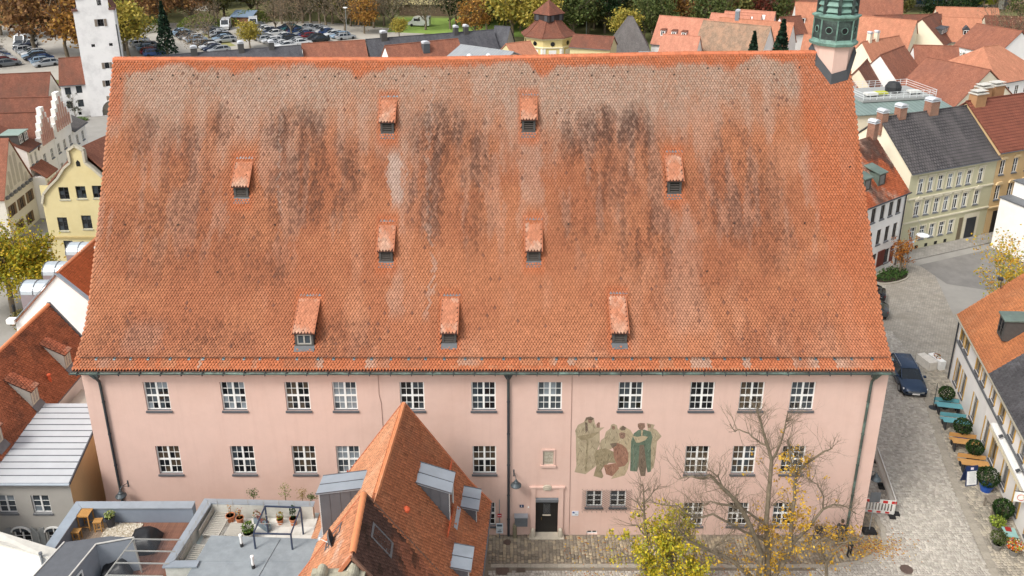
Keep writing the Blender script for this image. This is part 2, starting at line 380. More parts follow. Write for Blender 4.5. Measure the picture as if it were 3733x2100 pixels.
def manhole(x, y, r, label):
    t = thing('manhole_cover', label, 'manhole cover', (x, y, 0), 0, 'round manhole covers')
    m = MB(); m.lathe([(r, -.02), (r, .024), (r * .93, .026)], 24); m.build('ring', IRON, t)
    m = MB(); m.lathe([(r * .9, -.02), (r * .9, .02)], 24)
    for k in range(12):
        a = k * math.pi / 6; m.box(-.02, .02, r * .6, r * .68, .02, .03, T=Matrix.Rotation(a, 4, 'Z'))
    m.lathe([(r * .5, .02), (r * .5, .027), (r * .4, .027)], 20); m.build('lid', IRON, t)
manhole(-0.53, -2.76, .38, 'large round manhole cover at the bottom edge left of the drain grate')
manhole(-0.28, -0.62, .22, 'small round cover ringed by setts at the foot of the middle downpipe')
manhole(22.04, -2.7, .34, 'round manhole cover in the street at the bottom right corner')
g = thing('drain_grate', 'rectangular rusty drain grate in the gutter below the pink building door', 'drain grate', (.5, -2.75, 0))
m = MB(); m.box(-.24, .24, -.11, -.09, 0, .026); m.box(-.24, .24, .09, .11, 0, .026); m.box(-.24, -.22, -.09, .09, 0, .026); m.box(.22, .24, -.09, .09, 0, .026); m.build('frame', IRON, g)
sl = MB().box(-.012, .012, -.088, .088, .0, .02).mesh('slat', IRON)
for k in range(9): place('slat', sl, g, (-.18 + .045 * k, 0, 0))

# ================================================================ generic walls and windows
def wall_open(mb, x0, x1, z0, z1, ops, depth, mi=0, T=None):
    """wall in the local plane y=0 (facing -y) with real openings and reveals; ops = (xa, xb, za, zb)"""
    n0 = len(mb.v)
    ops = [(max(a, x0), min(b, x1), max(c, z0), min(d, z1)) for a, b, c, d in ops]
    xs = sorted({round(v, 4) for v in [x0, x1] + [q for o in ops for q in o[:2]]}); zs = sorted({round(v, 4) for v in [z0, z1] + [q for o in ops for q in o[2:]]})
    for a, b in zip(xs, xs[1:]):
        for c, d in zip(zs, zs[1:]):
            mx, mz = (a + b) / 2, (c + d) / 2
            if not any(o[0] < mx < o[1] and o[2] < mz < o[3] for o in ops): mb.quad((a, 0, c), (b, 0, c), (b, 0, d), (a, 0, d), mi)
    for a, b, c, d in ops:
        D = depth
        mb.quad((a, 0, c), (a, 0, d), (a, D, d), (a, D, c), mi); mb.quad((b, 0, d), (b, 0, c), (b, D, c), (b, D, d), mi)
        mb.quad((a, 0, d), (b, 0, d), (b, D, d), (a, D, d), mi); mb.quad((b, 0, c), (a, 0, c), (a, D, c), (b, D, c), mi)
    if T is not None:
        for i in range(n0, len(mb.v)): mb.v[i] = tuple(T @ Vector(mb.v[i]))
    return mb
WHITE = mat('white_paint', 'e9e9e6', rough=0.45, var=0.04, scale=5)
GLASS = [glassmat('pane_dark', '15191d', .06), glassmat('pane_grey', '3a4248', .08), glassmat('pane_curtain', '7d868c', .15), glassmat('pane_warm', '4a4034', .1)]
DARKFRAME = mat('dark_frame', '2e3136', rough=0.5, var=0.1)
SILL = mat('sill_slate', '55565a', rough=0.6, var=0.1)
_wc = {}
def win_mesh(w, h, style, fm):
    """frame mesh (local: centre x, foot z=0, facing -y) and the pane rectangles it leaves open"""
    key = (round(w, 2), round(h, 2), style, fm.name)
    if key in _wc: return _wc[key]
    m = MB(); panes = []; o = .07
    m.box(-w / 2, -w / 2 + o, 0, .07, 0, h); m.box(w / 2 - o, w / 2, 0, .07, 0, h); m.box(-w / 2 + o, w / 2 - o, .002, .068, 0, o); m.box(-w / 2 + o, w / 2 - o, .002, .068, h - o, h)
    def lights(xa, xb, za, zb, nx, nz, b=.028):
        pw = (xb - xa - b * (nx - 1)) / nx; ph = (zb - za - b * (nz - 1)) / nz
        for i in range(nx - 1): m.box(xa + (i + 1) * pw + i * b, xa + (i + 1) * (pw + b), .012, .05, za, zb)
        for j in range(nz - 1):
            for i in range(nx): m.box(xa + i * (pw + b), xa + i * (pw + b) + pw, .014, .048, za + (j + 1) * ph + j * b, za + (j + 1) * (ph + b))
        for i in range(nx):
            for j in range(nz): panes.append((xa + i * (pw + b) + pw / 2, za + j * (ph + b) + ph / 2, pw, ph))
    if style == 'cross':
        c = .11; t = .11; mz = h * .5
        m.box(-c / 2, c / 2, -.006, .066, o, h - o); m.box(-w / 2 + o, -c / 2, .0, .064, mz - t / 2, mz + t / 2); m.box(c / 2, w / 2 - o, .0, .064, mz - t / 2, mz + t / 2)
        for xa, xb in ((-w / 2 + o, -c / 2), (c / 2, w / 2 - o)):
            lights(xa, xb, o, mz - t / 2, 2, 2); lights(xa, xb, mz + t / 2, h - o, 2, 2)
    elif style == 'two3':
        c = .09; m.box(-c / 2, c / 2, -.004, .066, o, h - o)
        lights(-w / 2 + o, -c / 2, o, h - o, 1, 3); lights(c / 2, w / 2 - o, o, h - o, 1, 3)
    elif style == 'two2':
        c = .08; m.box(-c / 2, c / 2, -.004, .066, o, h - o)
        lights(-w / 2 + o, -c / 2, o, h - o, 1, 2); lights(c / 2, w / 2 - o, o, h - o, 1, 2)
    elif style == 'two':
        c = .08; m.box(-c / 2, c / 2, -.004, .066, o, h - o)
        lights(-w / 2 + o, -c / 2, o, h - o, 1, 1); lights(c / 2, w / 2 - o, o, h - o, 1, 1)
    elif style == 'tee':
        mz = h * .68; m.box(-w / 2 + o, w / 2 - o, -.004, .066, mz - .035, mz + .035); m.box(-.035, .035, 0, .06, o, mz - .035)
        lights(-w / 2 + o, -.035, o, mz - .035, 1, 1); lights(.035, w / 2 - o, o, mz - .035, 1, 1); lights(-w / 2 + o, w / 2 - o, mz + .035, h - o, 2, 1)
    else: lights(-w / 2 + o, w / 2 - o, o, h - o, 1, 1)
    me = m.mesh('window', fm); pm = {}
    for p in panes: pm[(round(p[2], 3), round(p[3], 3))] = None
    _wc[key] = (me, panes, pm); return _wc[key]
def add_window(parent, T, w, h, style='cross', fm=None, glass=None, sill=None, split=True, depth=0.0):
    """window part at matrix T (local: foot centre, facing -y); its panes and sill are sub-parts"""
    fm = fm or WHITE; me, panes, pm = win_mesh(w, h, style, fm)
    o = bpy.data.objects.new('window', me); COL.objects.link(o); o.parent = parent; o.matrix_local = T
    gl = glass if glass is not None else [R.choice((0, 0, 0, 1, 3))] * 9
    if split:
        for x, z, pw, ph in panes:
            gi = gl[R.randrange(len(gl))] if isinstance(gl, (list, tuple)) else gl
            k = (round(pw, 3), round(ph, 3), gi)
            if k not in pm: pm[k] = MB().box(-pw / 2 - .004, pw / 2 + .004, -.004, .004, -ph / 2 - .004, ph / 2 + .004).mesh('pane', GLASS[gi])
            place('pane', pm[k], o, (x, .036 + R.uniform(-.002, .002), z), (R.uniform(-.006, .006), 0, R.uniform(-.006, .006)))
    else:
        gi = gl[0] if isinstance(gl, (list, tuple)) else gl; k = ('all', gi)
        if k not in pm:
            mm = MB()
            for x, z, pw, ph in panes: mm.box(x - pw / 2 - .004, x + pw / 2 + .004, .032, .04, z - ph / 2 - .004, z + ph / 2 + .004)
            pm[k] = mm.mesh('pane', GLASS[gi])
        place('pane', pm[k], o)
    if sill:
        k = ('sill', sill.name, round(depth, 2))
        if k not in pm: pm[k] = MB().prism([(-w / 2 - .06, -depth - .07, -.03), (-w / 2 - .06, .01, .03), (-w / 2 - .06, .01, -.03), (-w / 2 - .06, -depth - .07, -.13)], (w + .12, 0, 0)).mesh('sill', sill)
        place('sill', pm[k], o)
    return o

# ================================================================ the pink building
HB = thing('town_building', 'long pink building with a vast steep red tiled roof and nine small dormers', 'building', (-1.45, 0, 0))
OFF = (1.45, 0, 0)     # meshes of this building are written in world coordinates
PINK = mat('pink_render', 'd4b5a8', rough=0.9, var=0.035, scale=1.2, bump=0.12, bscale=14, stain='c8a494', stain_amt=0.45, stain_scale=0.22)
_n, _l = PINK.node_tree.nodes, PINK.node_tree.links
_tc = _n.new('ShaderNodeTexCoord'); _mp = _n.new('ShaderNodeMapping'); _mp.inputs['Scale'].default_value = (2.2, 2.2, .16); _l.new(_tc.outputs['Object'], _mp.inputs['Vector'])
_nz = _n.new('ShaderNodeTexNoise'); _nz.inputs['Scale'].default_value = 1.0; _nz.inputs['Detail'].default_value = 8.0; _nz.inputs['Roughness'].default_value = .7; _l.new(_mp.outputs[0], _nz.inputs['Vector'])
_mr = _n.new('ShaderNodeMapRange'); _mr.inputs['From Min'].default_value = .5; _mr.inputs['From Max'].default_value = .75; _mr.inputs['To Max'].default_value = .22; _l.new(_nz.outputs['Fac'], _mr.inputs['Value'])
_mx = _n.new('ShaderNodeMix'); _mx.data_type = 'RGBA'; _mx.inputs['B'].default_value = lin('b79486'); _b = _n['Principled BSDF']; _src = _b.inputs['Base Color'].links[0].from_socket
_l.new(_mr.outputs[0], _mx.inputs['Factor']); _l.new(_src, _mx.inputs['A']); _l.new(_mx.outputs['Result'], _b.inputs['Base Color'])
def hb(mb, name, m, parent=None, **k): return mb.build(name, m, parent or HB, OFF if parent is None else (0, 0, 0), **k)
XL, XR = -23.43, 20.5
WIN_T = [-19.5, -15.3, -11.78, -9.18, -5.48, -1.56, 2.08, 6.51, 10.44, 13.17, 15.96]
WIN_M = [-19.42, -15.22, -11.76, -9.26, -1.56, 10.47, 13.13, 15.91]
WIN_G = [-1.56, 10.52, 13.15, 15.76]
ops = [(x - .67, x + .67, 8.6, 10.42) for x in WIN_T] + [(x - .67, x + .67, 4.34, 6.24) for x in WIN_M] + [(x - .6, x + .6, .66, 2.32) for x in WIN_G]
ops += [(x - .47, x + .47, 2.02, 3.16) for x in (4.74, 6.12)] + [(4.37, 5.01, .02, .3), (1.37, 2.67, .0, 2.7), (1.76, 2.35, 4.98, 5.88)]
wall_mb = wall_open(MB(), XL, XR, 0, 11.35, ops, .16)
hb(wall_mb, 'front_wall', PINK)
PROF = [(-.5, 11.4), (.3, 12.0), (.95, 12.42), (1.65, 13.0), (2.6, 14.15), (4.4, 16.8), (6.6, 20.2), (10.2, 26.1)]
PS = [0.0]
for a, b in zip(PROF, PROF[1:]): PS.append(PS[-1] + math.hypot(b[0] - a[0], b[1] - a[1]))
SMAX = PS[-1]; PY = [p[0] for p in PROF]; PZ = [p[1] for p in PROF]
def roof_yz(s): return float(np.interp(s, PS, PY)), float(np.interp(s, PS, PZ))
def sag(x, s): return np.interp(x, [-24, -14, -6, 2, 10, 18, 21], [.02, .0, .0, .16, .34, .42, .42]) * (np.clip(s, 0, SMAX) / SMAX) ** 1.6
def vx(s): return np.interp(s, [0, 4, SMAX], [20.55, 20.5, 19.9])
gp = [(0, 0), (0, 11.4)] + [(y + .06, z - .1) for y, z in PROF[1:-1]] + [(10.2, 26.0)] + [(20.4 - y - .06, z - .1) for y, z in PROF[1:-1][::-1]] + [(20.4, 11.4), (20.4, 0)]
hb(MB().poly([(XL, y, z) for y, z in gp][::-1]), 'gable_wall', PINK); hb(MB().poly([(min(XR, float(vx(np.interp(z, PZ, PS))) - .05) if z > 13 else XR, y, z) for y, z in gp]), 'gable_wall', PINK)
hb(MB().quad((XR, 20.4, 0), (XL, 20.4, 0), (XL, 20.4, 11.4), (XR, 20.4, 11.4)), 'back_wall', PINK)
# roof: a boarded deck under the tiles, both slopes
roof = None
mb = MB(); ss = list(np.linspace(0, SMAX, 26)); xs = list(np.linspace(0, 1, 23))
for sgn in (0, 1):
    o = len(mb.v)
    for s in ss:
        y, z = roof_yz(s); x1 = float(vx(s))
        for t in xs:
            x = -23.58 + (x1 + 23.58) * t; mb.v.append((x, y if not sgn else 20.4 - y, z - .012 + float(sag(x, s))))
    W = len(xs)
    for i in range(len(ss) - 1):
        for j in range(W - 1):
            a = o + i * W + j; f = (a, a + 1, a + W + 1, a + W); mb.f.append(f if not sgn else f[::-1]); mb.m.append(0)
DECKM = mat('roof_deck', '4a2c22', rough=0.9, var=0.1)
roof = hb(mb, 'roof', DECKM)
hb(MB().prism([(-23.58, -.5, 11.38), (-23.58, 0.0, 11.36), (-23.58, 0.0, 11.1), (-23.58, -.12, 11.1)], (44.1, 0, 0)), 'eaves_soffit', PINK)
for sx, xv in ((0, -23.58), (1, 0)):
    m = MB()
    for i in range(len(ss) - 1):
        (ya, za), (yb, zb) = roof_yz(ss[i]), roof_yz(ss[i + 1]); xa = xv if not sx else float(vx(ss[i])); xb = xv if not sx else float(vx(ss[i + 1]))
        za += float(sag(xa, ss[i])); zb += float(sag(xb, ss[i + 1]))
        q = [(xa, ya, za - .02), (xb, yb, zb - .02), (xb, yb + .05, zb - .2), (xa, ya + .05, za - .2)]
        m.poly(q if sx else q[::-1])
    m.build('verge_board', PINK, roof)
TW, TE = 0.17, 0.148
rows = int(SMAX / TE); pos = []; 
r_i, c_i = np.meshgrid(np.arange(rows + 1), np.arange(263), indexing='ij')
X = (-23.56 + (c_i + .5 * (r_i % 2)) * TW).reshape(-1); S_ = (r_i * TE - .04).reshape(-1).astype(float)
DORM = [(-7.25, 15.9, 13.7, .70, .86), (.97, 15.9, 13.7, .76, .86), (-15.5, 12.2, 9.9, .68, .9), (9.3, 12.4, 10.0, .82, .86), (-7.1, 8.5, 6.2, .69, .85), (1.22, 8.55, 6.2, .66, .86), (-11.3, 4.25, 1.4, .83, 1.1), (-3.43, 4.25, 1.55, .68, .86), (5.87, 4.35, 1.55, .68, .87)]
ok = (X < vx(S_) - .02) & (S_ < SMAX - .12) & ~((X - 19.0) ** 2 + (np.interp(S_, PS, PY) - 10.45) ** 2 < 1.1 ** 2)
for dx, st, sb, dh, dw in DORM: ok &= ~((np.abs(X - dx) < dw / 2 - .02) & (S_ > sb - .12) & (S_ < st - .35))
X, S_ = X[ok], S_[ok]; n = len(X)
ctl = -5 + 0 * X
base = np.repeat(np.array(lin('ae7252')[:3])[None], n, 0)
nz1 = fbm(X * .35, S_ * .35, 3); nz2 = fbm(X * 1.6, S_ * .35, 21); nz3 = fbm(X * 3.0, S_ * 1.6, 33)
base = mixc(base, 'a26649', sstep(.4, .62, nz1) * .8); base = mixc(base, 'b98468', sstep(.55, .75, fbm(X * .8, S_ * .25, 55)) * .5)
# bleached, lichen-grey upper field and pale runs
g = sstep(11.5, 17.0, S_ + (nz1 - .5) * 5.0 + (nz2 - .5) * 3.0)
base = mixc(base, 'a8907f', g * .8 * (.8 + .4 * NR.random(n)))
base = mixc(base, 'b99886', sstep(.52, .66, nz2) * sstep(4, 9, S_) * .3)
for cx, s0, s1, rw, am in ((-6.65, 9.4, 12.8, .45, .58), (1.3, 9.3, 13.2, .7, .35), (-6.4, 3.0, 6.0, .4, .25), (-13.4, 9, 17.4, .12, .5), (-4.75, 3, 17.4, .10, .45), (9.9, 2, 9, 1.0, .16), (-20.2, .9, 3, 1.1, .2)):
    base = mixc(base, 'b8aaa0' if am > .5 else 'b39a8b', (1 - sstep(rw * .6, rw * 1.2, np.abs(X - cx + (nz1 - .5) * .8 + (nz3 - .5) * .9))) * sstep(s0 - .5, s0 + .5, S_) * (1 - sstep(s1 - .8, s1 + .2, S_)) * am)
# dark growth in ragged vertical streaks
dk = np.zeros(n)
for cx, cs, rx, rs_, am in ((-17, 14.1, .6, 1.1, .75), (-12.6, 13.8, 1.5, 1.3, .8), (-10.8, 11, 2.4, 2.4, .8), (-13, 9.5, 1.6, 1.6, .6), (-4.1, 13.3, 1.4, 1.8, .9), (-4.6, 10.3, 1.2, 2.6, .75), (-2.3, 12.2, 1.0, 2.0, .75), (-2.3, 8.5, 1, 2, .5),
        (5.2, 13.6, 1.0, 1.3, .98), (7, 13.3, 1.0, 1.5, .98), (3.6, 13.2, .6, 1.6, .7), (6.3, 11, 2.3, 2.3, .6), (7.6, 7.6, 1.5, 2.4, .65), (12.7, 12.3, 1.0, 1.6, .75), (13.1, 9.9, 2.1, 2.6, .65), (14.9, 7.1, 1, 1.6, .55),
        (-21.4, 13.3, .8, 1.4, .55), (-19, 12.5, 1.4, 1.5, .6), (-18.8, 10.4, 1.4, 2.2, .55), (-20, 7.6, 2.4, 2.4, .45), (-13.3, 5.8, .6, .9, .55), (-21, 2, 2.2, 1.2, .4), (-17, 1.8, 2.4, 1.1, .45), (-9.3, 1.8, 1.9, 1.1, .5), (14.8, 1.9, 3, 1.2, .4), (-15, 7, 2, 2, .35), (4, 8.6, 1.3, 1.8, .45), (10, 5, 3, 2, .3)):
    d = ((X - cx) / (rx * 1.45)) ** 2 + ((S_ - cs) / (rs_ * 1.35)) ** 2
    dk = np.maximum(dk, am * (1 - sstep(.05, 1.3, d)))
st_ = fbm(X * 2.4, S_ * .34, 41, 4); dk = dk * sstep(.30, .62, .45 * st_ + .2 * nz2 + .35 * fbm(X * 4.5, S_ * 1.8, 63, 3)); dk = np.clip(dk * 1.15, 0, 1); dk = np.where(NR.random(n) < dk * .8, .25 + .6 * dk, dk * .55) * (.8 + .4 * NR.random(n))
base = mixc(base, '4c332b', np.clip(dk * .85, 0, .95))
base = mixc(base, '6b4a40', (NR.random(n) < .006).astype(float) * .7)
# newer bright tiles: ridge courses, right verge strip, left verge top, collars round the dormers, patches below the snow guard
rg = sstep(17.4, 17.8, S_ + (fbm(X * .55, S_ * .3, 77, 5) - .5) * 1.9)
rv = sstep(-.35, .35, X - np.interp(S_, [0, 6, 10, 18.3], [18.6, 17.9, 17.2, 16.7]) + (nz3 - .5) * .5) * np.interp(S_, [0, 4, 8, 18.3], [.45, .5, .8, 1.0])
lv = (1 - sstep(.2, .6, X + 23.5 - (S_ > 14) * .3)) * sstep(13.5, 15, S_)
dc = np.zeros(n)
for dx, st, sb, dh, dw in DORM: dc = np.maximum(dc, (1 - sstep(dw * .55, dw * .9, np.abs(X - dx))) * sstep(sb - 1.1, sb - .5, S_) * (1 - sstep(st + .1, st + .6, S_)) * .7)
bt = (S_ < .6) * (fbm(X * 1.1, 0 * X, 91, 2) > .52)
pale = (S_ < .62) * (1 - bt) * .75
base = mixc(base, 'ac9484', pale * .8 * sstep(.35, .6, fbm(X * .7, 0 * X, 95, 2)))
base = mixc(base, 'b56844', np.clip(np.maximum.reduce([rg, rv * .9, lv * .8, dc, bt * .75]), 0, 1) * (.82 + .18 * NR.random(n)))
base = np.clip(base * (1 + NR.normal(0, .065, n))[:, None], .01, 1)
yy = np.interp(S_, PS, PY); zz = np.interp(S_, PS, PZ); y2 = np.interp(S_ + .15, PS, PY); z2 = np.interp(S_ + .15, PS, PZ)
last = S_ + .15 > SMAX
V = np.stack([0 * X, y2 - yy, z2 - zz], 1); V[last] = V[~last][-1]; V /= np.linalg.norm(V, axis=1)[:, None]
U = np.zeros((n, 3)); U[:, 0] = 1; N = np.cross(U, V); th = NR.normal(0, .012, n); U[:, 2] = th
pos = np.stack([X, yy, zz + sag(X, S_)], 1) + N * NR.normal(0, .005, n)[:, None]
tv, tf = tile_template(TW, TE, True, lift=.085, t=.075)
order = np.argsort(S_ + .001 * np.abs(X))[:300]; keep = np.ones(n, bool); keep[order] = False
for k in range(12):
    sub = order[k::12]
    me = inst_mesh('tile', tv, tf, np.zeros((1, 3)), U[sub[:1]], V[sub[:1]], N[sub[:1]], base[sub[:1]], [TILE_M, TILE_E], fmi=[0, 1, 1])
    for i in sub: place('tile', me, roof, tuple(pos[i]))
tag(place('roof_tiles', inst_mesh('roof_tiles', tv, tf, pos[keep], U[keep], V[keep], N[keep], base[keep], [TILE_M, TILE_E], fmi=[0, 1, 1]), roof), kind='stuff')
RIDGE_M = mat('ridge_clay', 'c06f4c', rough=0.8, var=0.12, scale=7, objrand=0.12)
m = MB(); a = [(math.cos(t) * .14, math.sin(t) * .14) for t in np.linspace(-.25, math.pi + .25, 9)]
for i in range(8): m.quad((0, a[i][0], a[i][1]), (.4, a[i][0] * .88, a[i][1] * .88), (.4, a[i + 1][0] * .88, a[i + 1][1] * .88), (0, a[i + 1][0], a[i + 1][1]))
m.poly([(0, p[0], p[1]) for p in a]); rm = m.mesh('ridge_tile', RIDGE_M, smooth=False)
for k in range(109):
    x = -23.62 + k * .382; place('ridge_tile', rm, roof, (x, 10.2, 26.04 + float(sag(x, SMAX)) + R.uniform(-.012, .012)), (0, R.uniform(-.02, .02), R.uniform(-.015, .015)))
# ---- dormers
DKF = mat('dormer_slate', '4a4947', rough=0.7, var=0.15, scale=6); LEADM = mat('lead_grey', '6d7074', rough=0.55, var=0.15, scale=4, metal=0.2)
def dcol(u, v): 
    c = np.repeat(np.array(lin('b5775a')[:3])[None], len(u), 0); c = mixc(c, 'bb9c88', sstep(.4, .7, fbm(u * 1.5 + R.random() * 50, v * 1.2, 8)) * .7)
    return c * (1 + NR.normal(0, .09, len(u)))[:, None]
for i, (dx, st, sb, dh, dw) in enumerate(DORM):
    dh += .1
    yb, zb = roof_yz(sb); yt, zt = roof_yz(st); sg = float(sag(dx, sb)); zb += sg; zt += float(sag(dx, st))
    d = place('dormer', MB().add([(dx - dw / 2 + .04, yb, zb - .05), (dx - dw / 2 + .04, yb, zb + dh - .02), (dx - dw / 2 + .04, yt, zt - .03), (dx + dw / 2 - .04, yb, zb - .05), (dx + dw / 2 - .04, yb, zb + dh - .02), (dx + dw / 2 - .04, yt, zt - .03)],
              [(0, 1, 2), (5, 4, 3)]).mesh('dormer', DKF), HB, OFF)
    fy = yb - .02; z0, z1 = zb + .10, zb + dh - .04; xw = dw / 2 - .06
    m = MB(); m.box(dx - xw - .02, dx - xw + .1, fy, fy + .1, z0, z1); m.box(dx + xw - .1, dx + xw + .02, fy, fy + .1, z0, z1); m.box(dx - xw + .1, dx + xw - .1, fy, fy + .1, z1 - .1, z1); m.box(dx - xw + .1, dx + xw - .1, fy, fy + .1, z0, z0 + .08)
    m.build('frame', DKF, d)
    if i != 6:
        MB().box(dx - xw + .1, dx + xw - .1, fy + .085, fy + .095, z0 + .08, z1 - .1).build('backing', mat('louvre_dark', '1d1a18', rough=0.8), d)
        sm = MB().prism([(dx - xw + .1, fy + .01, 0), (dx - xw + .1, fy + .07, .05), (dx - xw + .1, fy + .07, .065), (dx - xw + .1, fy + .01, .015)], (2 * xw - .2, 0, 0)).mesh('louvre', mat('louvre_wood', '4a443f', rough=0.8))
        for k in range(4): place('louvre', sm, d, (0, 0, z0 + .09 + k * (z1 - z0 - .22) / 4))
    else:
        o = add_window(d, Matrix.Translation((dx, fy + .02, z0 + .08)), 2 * xw - .2, z1 - z0 - .18, 'two', mat('grey_window_paint', 'a9a79f', rough=0.6), [1])
    yl, zl = roof_yz(sb - .32)
    m = MB(); m.prism([(dx - dw / 2, yb + .0, zb + .12), (dx - dw / 2, yl - .03, zl + .07 + sg), (dx - dw / 2, yl, zl + .02 + sg), (dx - dw / 2, yb + .04, zb)], (dw, 0, 0)); m.build('apron', mat('apron_slate', '5a5d60', rough=.6, var=.12), d)
    f0 = Vector((dx - dw / 2 - .03, yb - .16, zb + dh - .02)); f1 = Vector((dx - dw / 2 - .03, yt, zt + .02)); L = (f1 - f0).length; vd = (f1 - f0).normalized(); nn = Vector((1, 0, 0)).cross(vd)
    m = MB(); m.prism([f0, f1, f1 - nn * .05, f0 - nn * .05], (dw + .06, 0, 0)); m.build('roof_board', DECKM, d)
    tiled_slope(d, f0 + Vector((-.01, 0, 0)), (1, 0, 0), vd, dw + .1, L + .02, dcol, TW, TE, True, lift=.018, thick=.016)
    m = MB()
    for xx in (dx - dw / 2 - .05, dx + dw / 2 + .05): a0_ = f0.copy(); a1_ = f1.copy(); a0_.x = a1_.x = xx; m.bar(a0_, a1_, .05, .07)
    m.build('verge_strip', DECKM if 0 else mat('lid_clay', 'a8684a', rough=.85, var=.1), d)
    m = MB()
    for k in range(int(dw / TW) + 1):
        x = dx - dw / 2 + k * TW; yq, zq = roof_yz(st + .02); q = Vector((x, yq - .035, zq + .085 + sag(dx, st))); m.poly([q, q + Vector((TW, 0, 0)), q + Vector((TW / 2, .07, .12))])
    m.build('flashing', mat('zinc_light', '737b80', rough=0.4, metal=0.4, var=0.1), d)
# ---- gutter, downpipes, snow guard, roof hooks
COPPER_D = mat('copper_dark', '4a5650', rough=0.55, var=0.3, scale=2.5, metal=0.3, stain='7f9c90', stain_amt=0.8, stain_scale=1.2); PIPE = mat('pipe_dark', '3c4046', rough=0.5, var=0.2, scale=3, metal=0.3, stain='5d6f68', stain_amt=0.6)
m = MB(); ga = [(math.cos(t) * .1, math.sin(t) * .1) for t in np.linspace(math.pi, 2 * math.pi, 7)]
for k in range(22):
    x0 = -23.7 + k * 2.01; x1 = x0 + 2.005
    for i in range(6): m.quad((x0, -.6 + ga[i][0], 11.36 + ga[i][1]), (x1, -.6 + ga[i][0], 11.36 + ga[i][1]), (x1, -.6 + ga[i + 1][0], 11.36 + ga[i + 1][1]), (x0, -.6 + ga[i + 1][0], 11.36 + ga[i + 1][1]))
m.tube([(-23.7, -.7, 11.37), (20.52, -.7, 11.37)], .018, 5)
hb(m, 'gutter', COPPER_D)
gm = MB().box(-.02, .02, -.72, -.5, 11.24, 11.39).mesh('gutter_bracket', PIPE)
for k in range(40): place('gutter_bracket', gm, HB, (-23.3 + k * 1.12 + 1.45, 0, 0))
for x, pm in ((-22.45, PIPE), (-.2, PIPE), (19.57, COPPER_D)):
    m = MB(); m.tube([(x, -.58, 11.28), (x, -.5, 11.05), (x, -.14, 10.55), (x, -.11, 10.2), (x, -.11, .0)], [.075] * 5, 10)
    m.prism([(x - .26, -.66, 11.3), (x + .26, -.66, 11.3), (x + .1, -.42, 10.85), (x - .1, -.42, 10.85)], (0, .26, 0))
    for z in (9.2, 7.1, 5.0, 2.9, 1.2): m.tube([(x, -.11, z), (x, -.11, z + .06)], .092, 10)
    hb(m, 'downpipe', pm, smooth=False)
SGM = mat('snow_guard_iron', '5b4a42', rough=0.6, var=0.2, metal=0.3)
y0, z0 = roof_yz(.72); up = Vector((0, -.6, .8)); m = MB(); b0 = Vector((0, y0, z0)) + up * .06; b1 = b0 + up * .2
m.bar((-23.3, b0.y, b0.z), (20.3, b0.y, b0.z + .0), .018); m.bar((-23.3, b1.y, b1.z), (20.3, b1.y, b1.z), .022)
for k in range(400):
    x = -23.3 + k * .109; a = (x, b0.y, b0.z); b = (x + .054, b1.y, b1.z); m.bar(a, b, .011); m.bar(b, (x + .109, b0.y, b0.z), .011)
hb(m, 'snow_guard', SGM)
bm_ = MB(); bm_.prism([(-.06, y0 - .13, z0 - .02), (.06, y0 - .13, z0 - .02), (.06, y0 + .0, z0 + .08), (-.06, y0, z0 + .08)], (0, -.02, .03), 0); bm_.bar((0, y0 - .05, z0 + .04), (0, b1.y, b1.z), .045, .03, 1)
bme = bm_.mesh('snow_guard_bracket', [mat('zinc_patina', '5f7278', rough=0.45, metal=0.4, var=0.15), SGM])
for k in range(44): place('snow_guard_bracket', bme, HB, (-22.55 + k * 1.0 + R.uniform(-.12, .12) + 1.45, 0, 0))
hk = MB(); hk.bar((0, 0, 0), (0, -.05, .12), .03); hk.bar((.06, .02, 0), (.06, -.03, .12), .03); hk.bar((0, -.03, .05), (.06, -.02, .05), .03); hme = hk.mesh('roof_hook', mat('hook_iron', '3a3230', rough=0.6))
for k in range(30):
    x = -22.9 + k * 1.36 + R.uniform(-.4, .4); y, z = roof_yz(17.15 + R.uniform(-.25, .2)); place('roof_hook', hme, HB, (x + 1.45, y - .03, z + .06 + float(sag(x, 17))))
for k in range(16):
    x = -22 + k * 2.7 + R.uniform(-1, 1); s = R.choice((3.3, 5.6, 8.3, 11.5)); 
    if any(abs(x - d[0]) < 1 for d in DORM): continue
    y, z = roof_yz(s); place('roof_hook', hme, HB, (x + 1.45, y - .03, z + .06 + float(sag(x, s))))
# ---- windows
for x in WIN_T:
    add_window(HB, Matrix.Translation((x + 1.45, .10, 8.6)), 1.34, 1.82, 'cross', WHITE, {-15.3: [2, 0, 1], -9.18: [2, 2, 1], -19.5: [1, 0, 2]}.get(x, R.choice(([0], [0, 0, 1], [1, 0], [0, 3], [1, 1, 2]))), SILL, depth=.1)
for x in WIN_M: add_window(HB, Matrix.Translation((x + 1.45, .10, 4.34)), 1.34, 1.90, 'cross', WHITE, {-19.42: [3, 3, 0], -9.26: [2, 1], 13.13: [1, 3]}.get(x, R.choice(([0], [0, 0, 1], [1, 0], [0, 3]))), SILL, depth=.1)
for x in WIN_G: add_window(HB, Matrix.Translation((x + 1.45, .10, .66)), 1.2, 1.66, 'cross', WHITE, [0, 0, 1], SILL, depth=.1)
for x in (4.74, 6.12): add_window(HB, Matrix.Translation((x + 1.45, .10, 2.02)), .94, 1.14, 'two3', WHITE, [0, 1], SILL, depth=.1)
add_window(HB, Matrix.Translation((4.69 + 1.45, .10, .02)), .64, .28, 'two', WHITE, [1], None)
m = MB()
